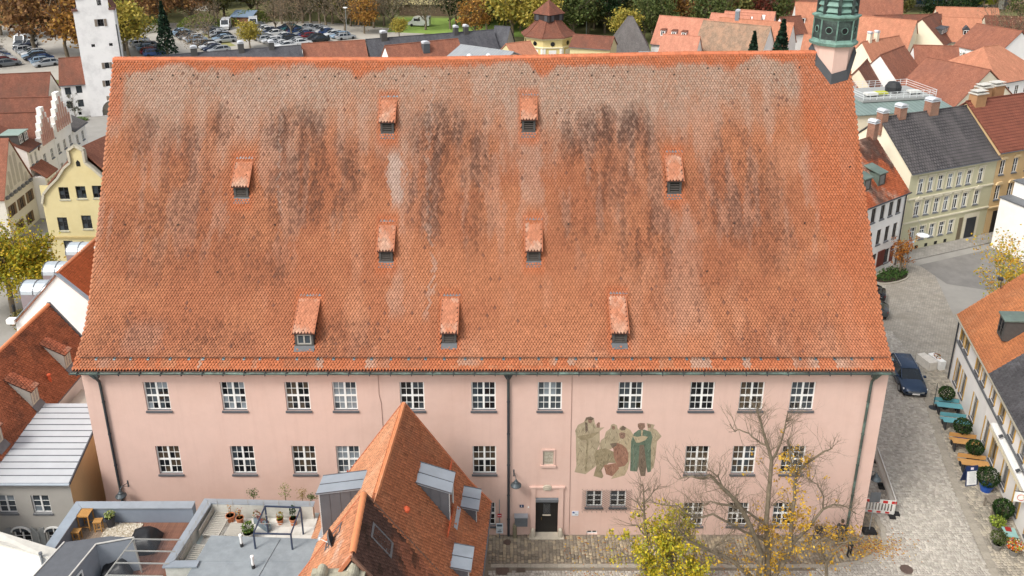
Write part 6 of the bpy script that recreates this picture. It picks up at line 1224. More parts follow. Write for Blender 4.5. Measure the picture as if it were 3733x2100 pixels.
m = MB(); m.box(.9, 1.6, -.04, -.003, .05, 2.6); m.build('door', BLK, bh)
TIMB = mat('chimney_timber', 'a8805a', rough=.8, var=.1)
for x, y in ((1.2, 4.6), (4.2, 6.4), (6.4, 6.6)): m = MB(); m.box(x - .75, x + .75, y - .5, y + .5, 11.5, 14.3); c = m.build('chimney', TIMB, bh); m = MB(); m.box(x - .85, x + .85, y - .6, y + .6, 14.3, 14.42); m.box(x - .8, x + .8, y - .5, y + .5, 14.62, 14.68); m.build('cap', mat('cap_pale', 'c9c5bb', rough=.6), c)
WS = thing('white_stepped_house', 'white house with stair-stepped side wall at the right edge above the restaurant roof', 'house', (54.3, 37, 0), rad(20)); m = MB(); m.prism([(-2.9, 0, 0), (8, 0, 0), (8, 0, 8.5), (.0, 0, 8.5), (.0, 0, 7.0), (-1.4, 0, 7.0), (-1.4, 0, 5.4), (-2.9, 0, 5.4)], (0, 6, 0)); m.build('wall', WL['white'], WS)
for x0, x1, z in ((-3.0, -1.4, 5.42), (-1.5, .0, 7.02), (-.1, 8.1, 8.52)): m = MB(); m.box(x0, x1, -.1, 6.1, z, z + .14); m.build('step_coping', LEADM, WS)
add_window(WS, Matrix.Translation((.6, -.05, 3.6)), .9, 1.2, 'two2', WHITE, [1], LEADM)
sheet('side_street', [(40.2, 37.2), (56, 44.0), (58, 40), (46, 31), (41, 33)], -0.003, mat('worn_asphalt', '7e7b77', rough=.9, var=.12, scale=.8, stain='6a6764', stain_amt=.6, stain_scale=.5))
hp = tag(MB().prism([along((40.71, 40.57), A_G, -2.6, -.05) + (0,), along((40.71, 40.57), A_G, 22, -.05) + (0,), along((40.71, 40.57), A_G, 22, -1.9) + (0,), along((40.71, 40.57), A_G, -2.6, -1.9) + (0,)], (0, 0, .12)).build('house_pavement', brickmat('slab_grey', '9a968f', '908c86', '74716c', w=.3, h=.3, ms=.01, bump=.3), uv=True), kind='structure')
# restaurant: two joined roofs along the right edge
A_R = math.atan2(-.976, -.216); RP = (33.55, 16.68)
def rest(name, label, t0, L, roofm, tcol, nwin, big, verge):
    loc = along(RP, A_R, t0); W, ze, zr = 9.0, 5.75, 10.2
    wins = [(x, 3.75, .85, 1.45) for x in nwin] + [(x, .45, .95, 1.9) for x in big]
    t = thing(name, label, 'restaurant', loc + (0,), A_R)
    m = wall_open(MB(), 0, L, 0, ze, [(x - w / 2, x + w / 2, z, z + h) for x, z, w, h in wins], .2); m.build('front_wall', WL['white'], t)
    m = MB(); m.poly([(0, 0, 0), (0, 0, ze), (0, W / 2, zr), (0, W, ze), (0, W, 0)]); m.poly([(L, 0, 0), (L, W, 0), (L, W, ze), (L, W / 2, zr), (L, 0, ze)]); m.quad((0, W, 0), (0, W, ze), (L, W, ze), (L, W, 0)); m.build('gable_wall', WL['white'], t)
    rr = MB(); k = (zr - ze) / (W / 2); zl = ze - .35 * k
    rr.prism([(-verge, -.35, zl), (L, -.35, zl), (L, W / 2, zr), (-verge, W / 2, zr)], (0, 0, -.1)); rr.prism([(-verge, W + .35, zl), (L, W + .35, zl), (L, W / 2, zr), (-verge, W / 2, zr)], (0, 0, -.1)); rr = rr.build('roof', roofm, t, uv=True)
    tiled_slope(rr, (-verge, -.38, zl + .01), (1, 0, 0), (0, W / 2 + .35, zr - zl), L + verge, 6.5, tcol, .19, .17, False, lift=.04, single=60)
    for x, z, w, h in wins:
        add_window(t, Matrix.Translation((x, .12, z)), w, h, 'two2' if z > 2 else 'tee', mat('frame_grey', '8d8a84', rough=.6), [0, 1], SILL, depth=.12)
        m = MB(); m.box(x - w / 2 - .14, x - w / 2, -.03, .16, z, z + h); m.box(x + w / 2, x + w / 2 + .14, -.03, .0, z, z + h); m.build('window_surround', mat('yellow_reveal', 'c9a050', rough=.8, var=.06), t)
    m = MB(); m.box(-.01, L, -.09, 0, 3.35, 3.5); m.build('ledge', LEADM, t); m = MB(); m.tube([(-verge, -.42, zl + .04), (L, -.42, zl + .04)], .07, 8); m.build('gutter', mat('gutter_stone', '9a9483', rough=.7), t)
    return t
r1 = rest('restaurant_wing', 'white restaurant wing with orange tiled roof, far end of the row', 0, 8.2, RT['orange'], tilecol('c98256', 'a96a48', .45, .5, 71, .08, light='d39a70'), [1.0, 2.3, 5.2, 6.6], [1.4, 3.0, 6.0], .15)
r2 = rest('restaurant_house', 'white restaurant with dark slate roof and white awning, right edge', 8.22, 16, RT['dark'], tilecol('57575a', '47474a', .5, .6, 73, .12, light='66666a'), [.6, 2.6, 4.6, 6.6, 8.6, 10.6, 12.6], [.2 + .5, 2.6, 5.0, 7.4, 9.8, 12.2], 0)
gdormer(r1, Matrix.Translation((5.6, .75, 6.9)), 1.2, 1.5, 2.0, COPP, DKF, DKF, 'two2', True, .2); gdormer(r2, Matrix.Translation((3.4, .75, 6.9)), 1.2, 1.5, 2.0, LEADM, DKF, DKF, 'two2', True, .2)
m = MB(); m.tube([(-.05, -.12, 5.5), (-.05, -.1, 0)], .06, 8); m.build('downpipe', DARKFRAME, r1)
m = MB(); m.tube([(.5, 2.0, 8.2), (.5, 1.9, 8.9)], .035, 6); m.box(.35, .65, 1.7, 2.0, 8.85, 9.05); m.build('floodlight', DARKFRAME, r1)
aw = thing('awning', 'white rolled awning with scalloped fringe along the restaurant front', 'awning', along(RP, A_R, 10.4, 0) + (0,), A_R)
m = MB(); m.prism([(0, -.36, 2.95), (0, -.36, 3.08), (0, -.22, 3.16), (0, -.02, 3.16), (0, -.02, 2.95)], (12.5, 0, 0)); m.build('cassette', WHITE, aw); vm = MB(); vm.prism([(-.14, -.4, 0), (.14, -.4, 0), (.14, -.42, -.16), (0, -.43, -.24), (-.14, -.42, -.16)], (0, .012, 0)); vm = vm.mesh('scallop', mat('fringe_cream', 'd8cfb4', rough=.9))
for k in range(43): place('scallop', vm, aw, (.2 + k * .285, 0, 2.97))
for k, x in enumerate((12.2, 15.6)):
    t = thing('spotlight', ('small black spotlight above the awning, nearer the car', 'small black spotlight above the awning, nearer the bottom edge')[k], 'spotlight', along(RP, A_R, x) + (3.3,), A_R, 'awning spotlights'); m = MB(); m.tube([(0, 0, 0), (0, -.25, .1)], .02, 5); m.build('arm', DARKFRAME, t); m = MB(); m.tube([(0, -.22, .18), (0, -.42, .02)], [.07, .1], 8); m.build('head', DARKFRAME, t)
# ---- small wall things on the pink building
def wall_lamp(x, y, z, rz, label):
    t = thing('wall_lamp', label, 'wall lamp', (x, y, z), rz, 'bell shaped wall lamps'); LM = mat('lamp_iron', '4d565b', rough=.5, var=.1, metal=.3)
    m = MB(); m.bar((0, 0, -.15), (0, 0, .3), .06); m.tube([(0, -.02, .12), (0, -.45, .22), (0, -.62, .1)], .02, 6); m.tube([(0, -.02, -.1), (0, -.4, .2)], .012, 5); m.build('bracket', LM, t)
    m = MB(); m.lathe([(.03, .1), (.06, .06), (.08, -.02), (.13, -.06), (.15, -.14), (.3, -.28), (.31, -.33), (.25, -.33)], 16, c=(0, -.62, 0)); m.build('shade', LM, t); m = MB(); m.lathe([(.05, -.3), (.09, -.34), (.06, -.4), (.02, -.42)], 10, c=(0, -.62, 0)); m.build('bulb', mat('opal_glass', 'd9d6cc', rough=.3), t)
wall_lamp(.1, 0, 4.35, rad(12), 'bell shaped lamp beside the middle downpipe of the pink building'); wall_lamp(-22.0, 0, 3.6, rad(-20), 'bell shaped lamp beside the left downpipe above the roof deck'); wall_lamp(20.52, .7, 3.75, rad(90), 'bell shaped lamp on the right end wall over the site fence')
t = thing('letter_boxes', 'grey steel block of four letter boxes left of the black door', 'letter box', (.53, 0, .8)); LB = mat('letterbox_grey', '70757a', rough=.5, var=.06, metal=.3); MB().box(-.37, .37, -.24, -.0, 0, .66).build('case', LB, t); m = MB(); m.prism([(-.4, -.3, .64), (-.4, 0, .7), (-.4, 0, .76), (-.4, -.3, .69)], (.8, 0, 0)); m.build('lid', mat('letterbox_lid', '8d9298', rough=.45, metal=.3), t)
fm_ = MB().box(-.17, .17, -.252, -.24, -.14, .14).mesh('flap', LB)
for x in (-.18, .18):
    for z in (.17, .48): place('flap', fm_, t, (x, 0, z))
t = thing('house_number_plate', 'small blue enamel house number plate above the letter boxes', 'number plate', (.56, 0, 2.08)); MB().box(-.12, .12, -.03, 0, -.08, .1).build('plate', mat('enamel_blue', '2b3d5c', rough=.3), t); m = MB(); m.box(-.015, .015, -.034, -.03, -.04, .06); m.box(-.04, -.015, -.034, -.03, .03, .045); m.build('numeral', WHITE, t)
m = MB(); m.lathe([(.05, 0), (.05, .02)], 10); q = m.build('doorbell_plate', WHITE, None, (.95, -.01, 2.02), (rad(90), 0, 0)); tag(q, 'round white plate beside the small blue number plate', 'plate')
t = thing('info_plaque', 'white plaque with blue emblem right of the black door', 'plaque', (3.67, 0, 1.42)); MB().box(-.19, .19, -.035, 0, 0, .3).build('panel', mat('plaque_white', 'd7dde4', rough=.4), t); m = MB(); m.prism([(-.16, -.04, .17), (-.02, -.04, .17), (-.04, -.04, .25), (-.1, -.04, .27), (-.15, -.04, .24)], (0, .004, 0)); m.box(-.19, .19, -.045, -.035, .28, .3); m.build('emblem', mat('emblem_blue', '2f4a86', rough=.5), t); m = MB(); [m.box(-.02, .15, -.038, -.034, z, z + .012) for z in (.05, .085, .12)]; m.build('lettering', mat('print_grey', '7b8087', rough=.6), t)
t = thing('street_sign', 'sign post with red plate and two white panels left of the middle downpipe', 'street sign', (-.72, -.28, 0)); m = MB(); m.tube([(0, 0, 0), (0, 0, 2.75)], .03, 8); m.build('post', mat('galvanised', '9da3a8', rough=.4, metal=.6, var=.1), t)
MB().box(-.12, .12, -.045, -.03, 1.55, 1.8).build('red_plate', mat('sign_red', 'b02a36', rough=.4), t); m = MB(); m.box(-.09, .09, -.05, -.045, 1.655, 1.695); m.build('white_bar', WHITE, t); MB().box(-.2, .2, -.05, -.03, .75, 1.12).build('panel', mat('sign_white', 'c9d2d8', rough=.4), t); MB().box(-.2, .2, -.05, -.03, .4, .72).build('panel', MATS['sign_white'], t)
m = MB(); m.box(-.15, .15, -.056, -.051, .9, 1.05); m.box(-.12, .12, -.056, -.051, .5, .56); m.prism([(-.1, -.056, .62), (.1, -.056, .62), (.05, -.056, .68)], (0, .004, 0)); m.build('print', mat('sign_print', '4a5866', rough=.5), t)
t = thing('stone_post', 'short mossy stone post beside the middle downpipe', 'stone post', (.16, -.22, 0)); m = MB(); m.lathe([(.12, 0), (.11, .8), (.08, .95)], 8); m.build('shaft', mat('mossy_stone', '7d7660', rough=.95, var=.2, scale=6), t)
# ---- cars
def car_parts(estate=True):
    st = [(-2.36, .72, .45, .80), (-2.26, .84, .28, .93), (-1.5, .905, .2, .97), (-.4, .92, .19, .955), (.8, .92, .19, .93), (1.3, .905, .19, .90), (1.95, .87, .21, .80), (2.28, .80, .27, .70), (2.4, .66, .4, .56)]
    b = MB(); ring = lambda x, w, z0, z1: [(x, -w * .9, z0), (x, -w, z0 + .16), (x, -w, z1 - .12), (x, -w * .93, z1 - .01), (x, -w * .5, z1 + .03), (x, w * .5, z1 + .03), (x, w * .93, z1 - .01), (x, w, z1 - .12), (x, w, z0 + .16), (x, w * .9, z0)]
    for s in st: b.v += ring(*s)
    for i in range(len(st) - 1):
        for k in range(10): b.f.append((i * 10 + k, i * 10 + (k + 1) % 10, (i + 1) * 10 + (k + 1) % 10, (i + 1) * 10 + k)); b.m.append(0)
    b.f += [tuple(range(9, -1, -1)), tuple((len(st) - 1) * 10 + k for k in range(10))]; b.m += [0, 0]
    rb = (-2.18, -1.75) if estate else (-2.0, -1.1)
    cab = [(rb[0], .80, .98, .985, .78), (rb[1], .86, .975, 1.42, .63), (-.9, .87, .965, 1.475, .66), (0, .87, .955, 1.48, .66), (.42, .865, .945, 1.41, .64), (1.2, .80, .93, .945, .76)]
    g = MB(); rf = MB()
    for x, w, z0, zr, wr in cab: g.v += [(x, -w, z0), (x, -wr, zr - .03), (x, wr, zr - .03), (x, w, z0)]
    for i in range(5):
        a, c = i * 4, (i + 1) * 4
        g.f += [(a, c, c + 1, a + 1), (a + 2, c + 2, c + 3, a + 3)]; g.m += [0, 0]
        if i in (0, 4): g.f.append((a + 1, c + 1, c + 2, a + 2)); g.m.append(0)
    for i in range(1, 5): x, w, z0, zr, wr = cab[i]; rf.v += [(x, -wr - .02, zr - .045), (x, -wr * .8, zr + .005), (x, wr * .8, zr + .005), (x, wr + .02, zr - .045)]
    for i in range(3):
        for k in range(3): rf.f.append((i * 4 + k, (i + 1) * 4 + k, (i + 1) * 4 + k + 1, i * 4 + k + 1)); rf.m.append(0)
    for i in (1, 2, 4):
        for s in (-1, 1):
            if i == 4: rf.bar((cab[4][0], s * cab[4][4], cab[4][3] - .03), (cab[5][0], s * cab[5][4], cab[5][3]), .07, .05)
            else: x, w, z0, zr, wr = cab[i]; rf.bar((x + (.0 if i == 1 else .1), s * (wr + .012), zr - .03), (x + (-.1 if i == 1 else .1), s * (w + .01), z0 - .01), .1, .03)
    for s in (-1, 1):
        rf.bar((cab[0][0], s * cab[0][4], cab[0][3]), (cab[1][0], s * cab[1][4], cab[1][3] - .03), .09, .05)
        for i in range(1, 4): rf.bar((cab[i][0], s * (cab[i][4] + .01), cab[i][3] - .035), (cab[i + 1][0], s * (cab[i + 1][4] + .01), cab[i + 1][3] - .035), .05, .04)
    return b, g, rf
CGL = glassmat('car_glass', '1c242b', .04); TYRE = mat('tyre', '1a1a1b', rough=.85, var=.1); RIM = mat('alloy', '9a9da0', rough=.3, metal=.7, var=.05)
def paint(n, c): return mat('paint_' + n, c, rough=.25, var=.03, metal=.25, spec=.6)
def car(label, loc, rz, pm, estate=True, group='cars on the square'):
    t = thing('parked_car', label, 'car', loc, rz, group); b, g, rf = car_parts(estate)
    b.build('body', pm, t, smooth=True); g.build('windows', CGL, t, smooth=False); rf.build('roof', pm, t, smooth=True)
    tm = MB(); tm.tube([(0, -.1, 0), (0, .1, 0)], .33, 20); tme = tm.mesh('tyre', TYRE); rm_ = MB(); rm_.tube([(0, -.106, 0), (0, .106, 0)], .21, 14); rme = rm_.mesh('rim', RIM)
    for x in (-1.42, 1.45):
        for s in (-1, 1): wv = place('wheel', tme, t, (x, s * .84, .33)); place('rim', rme, wv)
    for s in (-1, 1):
        m = MB(); m.prism([(2.3, s * .5, .56), (2.1, s * .86, .6), (2.0, s * .885, .72), (2.27, s * .62, .69)], (.02, 0, .02)); m.build('headlight', mat('headlight', 'dfe5ea', rough=.1), t)
        m = MB(); m.prism([(-2.3, s * .5, .72), (-2.24, s * .84, .72), (-2.24, s * .84, .88), (-2.28, s * .5, .88)], (-.04, 0, 0)); m.build('taillight', mat('taillight', '8f1a1c', rough=.2), t)
        m = MB(); m.box(.72, .9, s * 1.0 - .09, s * 1.0 + .09, .93, 1.06); m.build('mirror', pm, t); m = MB(); m.tube([(-1.7, s * .6, 1.45), (-1.6, s * .61, 1.5), (.1, s * .61, 1.52), (.25, s * .6, 1.46)], .02, 6); m.build('roof_rail', RIM, t)
    m = MB(); m.box(2.385, 2.42, -.26, .26, .36, .47); m.build('number_plate', WHITE, t); m = MB(); m.box(-2.385, -2.36, -.26, .26, .62, .73); m.build('number_plate', WHITE, t)
    m = MB(); m.prism([(2.405, -.55, .5), (2.405, .55, .5), (2.36, .6, .62), (2.36, -.6, .62)], (.02, 0, 0)); m.build('grille', RIM, t); m = MB(); m.box(-2.2, 2.2, -.8, .8, .14, .24); m.build('underbody', TYRE, t)
    return t
car('dark blue estate car parked nose forward beside the restaurant', (30.05, 16.35, 0), rad(-97), paint('navy', '2c3f58'))
car('black hatchback parked at the roof edge, rear to the camera', (31.55, 30.4, 0), rad(158), paint('black', '22252a'), False); car('grey hatchback mostly hidden behind the roof edge', (30.6, 27.4, 0), rad(158), paint('graphite', '4d5052'), False)
# ---- planted island, small tree, signs
isl = thing('planting_island', 'kerbed planting island with low green shrubs on the square', 'flower bed', (36.6, 34.6, 0), rad(32)); pts = [(1.9 * math.cos(q) * (1 if math.cos(q) > 0 else 1.5), 1.15 * math.sin(q)) for q in np.linspace(0, 2 * math.pi, 20, endpoint=False)]
m = MB(); m.prism([(x, y, 0) for x, y in pts], (0, 0, .12)); m.build('kerb', SLAB, isl); m = MB(); m.prism([(x * .88, y * .85, .12) for x, y in pts], (0, 0, .02)); m.build('soil', SOIL, isl)
n = 900; q = NR.uniform(0, 6.28, n); r = np.sqrt(NR.random(n)); leaf_cloud('shrubs', np.stack([1.7 * r * np.cos(q) * np.where(np.cos(q) > 0, 1, 1.4), .95 * r * np.sin(q), .15 + NR.random(n) * .5], 1), .17, ['3c5a2c', '4b6d33', '2f4824', '5a7a3d'], isl)
# ---- furniture in front of the restaurant
def rp(t, off): return along(RP, A_R, t, -off)
TEALW_ = mat('teal_wood', '5f9aa3', rough=.6, var=.08); PINE = mat('pine_wood', 'bd8f55', rough=.6, var=.12)
def beer_table(t_, off, m_, label, bl):
    t = thing('beer_table', label, 'table', rp(t_, off) + (0,), A_R + rad(90), 'tables along the restaurant front'); pm = MB().box(-.85, .85, -.1, .1, .74, .77).mesh('plank', m_)
    for k in range(3): place('plank', pm, t, (0, -.21 + k * .21, 0))
    lm = MB().box(-.03, .03, -.25, .25, 0, .74).mesh('leg', DARKFRAME)
    for x in (-.65, .65): place('leg', lm, t, (x, 0, 0))
    b = thing('bench', bl, 'bench', rp(t_ - .62, off) + (0,), A_R + rad(90), 'benches along the restaurant front'); MB().box(-.85, .85, -.14, .14, .44, .47).build('seat', m_, b); MB().box(-.85, .85, .14, .17, .55, .85).build('backrest', m_, b)
    lm = MB().box(-.03, .03, -.12, .17, 0, .44).mesh('leg', DARKFRAME)
    for x in (-.65, .65): place('leg', lm, b, (x, 0, 0))
beer_table(5.0, 1.25, TEALW_, 'teal beer table nearest the parked blue car', 'teal bench nearest the parked blue car'); beer_table(6.9, 1.25, TEALW_, 'teal beer table, second from the parked blue car', 'teal bench, second from the parked blue car'); beer_table(9.3, 1.2, PINE, 'pine beer table between two ball shaped trees, farther one', 'pine bench between the ball shaped trees, farther one'); beer_table(11.6, 1.2, PINE, 'pine beer table beside the menu board', 'pine bench beside the menu board')
BP = mat('pot_blue', '1f4fa3', rough=.35)
for k, (t_, off, r, lab) in enumerate(((4.1, 1.3, .55, 'first beside the teal table nearest the car'), (8.2, 1.2, .6, 'between the teal and the pine tables'), (10.5, 1.0, .55, 'between the two pine tables'), (13.3, .9, .68, 'in a bright blue pot behind the menu board'), (16.1, .8, .6, 'beside the grey wooden table'))):
    p = rp(t_, off); t = thing('ball_tree', 'round clipped evergreen ' + lab, 'potted tree', p + (0,), 0, 'clipped evergreens along the restaurant'); m = MB(); m.lathe([(.3, 0), (.4, .4), (.42, .45), (.36, .45)], 14); m.build('pot', BP if k in (1, 3) else mat('pot_dark', '3f3d3a', rough=.7), t); h = .5 if k in (3, 4) else .75
    m = MB(); m.tube([(0, 0, .4), (0, 0, h + .4)], .04, 6); m.build('trunk', MATS['stem_brown'], t); leaf_cloud('crown', ball_pts(1100, r, r, r * .95, (0, 0, h + r * .8), .75), .12, ['24381d', '30491f', '1d3018', '3d5628'], t, var=.25)
t = thing('menu_board', 'white menu board on a blue folding stand at the restaurant', 'sign board', rp(12.75, 1.75) + (0,), rad(8)); NV = mat('board_navy', '22335c', rough=.5)
for s, rx in ((1, rad(-12)), (-1, rad(12))): m = MB(); m.box(-.4, .4, -.02, .02, 0, 1.35, T=Matrix.Translation((0, -s * .28, 0)) @ Matrix.Rotation(rx, 4, 'X')); m.build('panel', NV, t)
Tm = Matrix.Translation((0, -.28, 0)) @ Matrix.Rotation(rad(-12), 4, 'X'); m = MB(); m.box(-.34, .34, -.027, -.02, .08, 1.0, T=Tm); m.build('menu_sheet', WHITE, t); m = MB(); m.box(-.1, .1, -.027, -.02, 1.1, 1.25, T=Tm); m.build('note', mat('note_pink', 'd9cfd6', rough=.6), t); m = MB(); [m.box(-.2 + R.uniform(-.05, .05), .2 + R.uniform(-.05, .05), -.031, -.028, z, z + .015, T=Tm) for z in np.linspace(.2, .9, 10)]; m.build('lettering', mat('ink_grey', '8d939b', rough=.6), t)
t = thing('wooden_table', 'weathered grey wooden table near the restaurant door', 'table', rp(15.2, 1.0) + (0,), A_R + .25); pm = MB().box(-.5, .5, -.09, .09, .72, .75).mesh('plank', GREYW); DW = mat('driftwood', '7f766a', rough=.9, var=.15)
for k in range(4): place('plank', pm, t, (0, -.29 + k * .195, 0)).data.materials[0] = DW
lm = MB().box(-.04, .04, -.04, .04, 0, .72).mesh('leg', DW); [place('leg', lm, t, (sx * .42, sy * .3, 0)) for sx in (-1, 1) for sy in (-1, 1)]
t = thing('wooden_bench', 'weathered plank bench between grey table and restaurant wall', 'bench', rp(15.0, .42) + (0,), A_R); MB().box(-.7, .7, -.16, .16, .42, .46).build('seat', DW, t); [MB().box(-.05, .05, -.14, .14, 0, .42).build('leg', DW, t, (x, 0, 0)) for x in (-.5, .5)]
for k, (t_, off, fh, cl, lab) in enumerate(((17.0, 1.3, .55, ['8a9a3f', 'a3b04d', '6f8438'], 'pale green grass in a pot at the restaurant corner'), (18.6, 1.7, .9, ['4d5a2c', '5f6a38', '3d4a26'], 'dark bushy shrub in a pot near the bottom right corner'), (18.9, .9, .6, ['c23a2a', 'd9622c', 'c9a23a', 'e8e2da', '8a9a3f'], 'pot of red and orange flowers at the right edge'))):
    p = rp(t_, off); potted('flower_pot', lab, 'potted plant', p[0], p[1], 0, .3, .4, mat('pot_grey', '77746e', rough=.7), 'ball', cl, .12, fh, .5, 420, 'flower pots at the restaurant corner')
t = thing('teal_stool_table', 'pale teal folding table with red tray at the restaurant corner', 'table', rp(17.9, .9) + (0,), A_R); MB().box(-.4, .4, -.35, .35, .7, .73).build('top', mat('teal_pale', '8db5b0', rough=.6), t); [MB().box(-.025, .025, -.025, .025, 0, .7).build('leg', DARKFRAME, t, (sx * .34, sy * .3, 0)) for sx in (-1, 1) for sy in (-1, 1)]; MB().box(-.35, -.05, -.2, .1, .73, .8).build('tray', mat('tray_red', '9a2c26', rough=.5), t)
t = thing('hanging_sign', 'white projecting sign with red ring on the restaurant wall', 'sign', rp(17.2, 0) + (2.5,), A_R); m = MB(); m.bar((0, 0, .6), (0, -.9, .6), .03); m.build('arm', DARKFRAME, t); m = MB(); m.box(-.03, .03, -.85, -.15, -.1, .55); m.build('board', WHITE, t); m = MB()
for sx in (-1, 1):
    for j in range(14): a0, a1 = j * 6.2832 / 14, (j + 1) * 6.2832 / 14; m.bar((sx * .035, -.5 + .2 * math.cos(a0), .22 + .2 * math.sin(a0)), (sx * .035, -.5 + .2 * math.cos(a1), .22 + .2 * math.sin(a1)), .05, .02)
m.build('ring', mat('ring_red', 'b5402e', rough=.5), t)
t = thing('serving_counter', 'white stone block and planter crate at the corner of the restaurant', 'planter', (32.6, 18.6, 0), rad(-75)); MB().box(-.75, .75, -.35, .35, 0, .7).build('block', mat('white_stone', 'cfc9bf', rough=.8), t); MB().box(-.5, .9, .5, 1.0, 0, .75).build('crate', WHITE, t); leaf_cloud('foliage', ball_pts(120, .4, .25, .2, (.2, .75, .85)), .1, ['c9862c', '8a3a2c', '4d6a2f'], t)
t = thing('parasol_stand', 'slim pole on a dark round base beside the first clipped evergreen', 'parasol stand', rp(4.4, 2.1) + (0,)); m = MB(); m.lathe([(.3, 0), (.3, .06), (.08, .1)], 14); m.build('base', DARKFRAME, t); m = MB(); m.tube([(0, 0, .05), (0, 0, 2.1)], .025, 6); m.build('pole', DARKFRAME, t)
# ---- site fence, portable sign, bicycle, person
def fence_panel(name, label, p, q, red):
    d = Vector((q[0] - p[0], q[1] - p[1], 0)); L = d.length; t = thing(name, label, 'barrier', (p[0], p[1], 0), math.atan2(d.y, d.x), 'site barriers at the corner'); PV = mat('barrier_white', 'd9d7d0', rough=.5, var=.05)
    m = MB(); m.box(0, L, -.025, .025, .12, .32); m.box(0, L, -.025, .025, .85, 1.1); m.box(0, .05, -.03, .03, .1, 1.12); m.box(L - .05, L, -.03, .03, .1, 1.12); m.build('frame', PV, t); n = int(L / .17); sm = MB().box(-.045, .045, -.018, .018, .32, .85).mesh('slat', PV)
    for k in range(n): place('slat', sm, t, (.1 + k * (L - .2) / max(1, n - 1), 0, 0))
    if red:
        for k in range(5): MB().box(-.14, .14, -.03, -.026, .88, 1.07).build('red_band', mat('barrier_red', 'c02a28', rough=.4), t, (.25 + k * .5, 0, 0)) if .25 + k * .5 < L else None; MB().box(-.12, .12, -.03, -.026, .15, .28).build('red_band', MATS['barrier_red'], t, (.45 + k * .5, 0, 0)) if .6 + k * .5 < L else None
    for x in (.1, L - .1): MB().box(x - .18, x + .18, -.35, .35, 0, .1).build('foot', TYRE, t)
fence_panel('site_barrier', 'red and white site barrier across the pavement at the corner', (20.75, 1.95), (23.05, 1.6), True); fence_panel('site_barrier', 'white slatted site barrier running along the street, nearer half', (23.1, 1.65), (23.55, 4.2), False); fence_panel('site_barrier', 'white slatted site barrier running along the street, farther half', (23.56, 4.25), (24.0, 6.8), False)
t = thing('warning_lamp', 'amber warning lamp on the red and white barrier', 'lamp', (21.3, 1.95, 1.1)); m = MB(); m.box(-.1, .1, -.06, .06, 0, .12); m.build('base', mat('lamp_base', 'b5651f', rough=.5), t); m = MB(); m.lathe([(.1, .12), (.11, .25), (.06, .34)], 10); m.build('lens', mat('amber', 'd98a1c', rough=.2), t)
t = thing('road_sign', 'portable road sign pole on black rubber feet at the corner', 'road sign', (21.05, .2, 0)); MB().box(-.4, .4, -.25, .25, 0, .12).build('foot', TYRE, t); MB().box(-.35, .3, -.22, .2, .121, .24).build('foot', TYRE, t); m = MB(); m.tube([(0, 0, .1), (.0, 0, 2.9)], .03, 8); m.build('pole', MATS['galvanised'], t); m = MB(); m.box(-.3, .3, -.03, -.01, 2.2, 2.9); m.build('plate', mat('sign_back', '5a5e63', rough=.4, metal=.3), t)
t = thing('bicycle', 'dark bicycle leaning on the pink wall at the right corner', 'bicycle', (18.4, -.35, 0), rad(3)); BK_ = mat('bike_black', '26262a', rough=.4)
for x in (-.52, .52):
    m = MB(); pts = [(x + .33 * math.cos(q), 0, .34 + .33 * math.sin(q)) for q in np.linspace(0, 2 * math.pi, 21)]; m.tube(pts, .018, 5, caps=False); [m.bar((x, 0, .34), (x + .32 * math.cos(q), 0, .34 + .32 * math.sin(q)), .006) for q in np.linspace(0, 2 * math.pi, 10)]; m.build('wheel', TYRE, t)
m = MB(); [m.tube([p, q], .018, 6) for p, q in (((-.52, 0, .34), (-.08, 0, .32)), ((-.08, 0, .32), (-.2, 0, .85)), ((-.2, 0, .8), (.38, 0, .82)), ((.38, 0, .82), (-.08, 0, .32)), ((-.52, 0, .34), (-.2, 0, .8)), ((.36, 0, .95), (.52, 0, .34)))]; m.build('frame', BK_, t); m = MB(); m.box(-.33, -.1, -.07, .07, .87, .93); m.build('saddle', TYRE, t); m = MB(); m.tube([(.3, -.28, 1.0), (.38, 0, 1.0), (.3, .28, 1.0)], .015, 6); m.build('handlebar', BK_, t); MB().box(-.75, -.35, -.16, .16, .55, .85).build('pannier', TYRE, t)
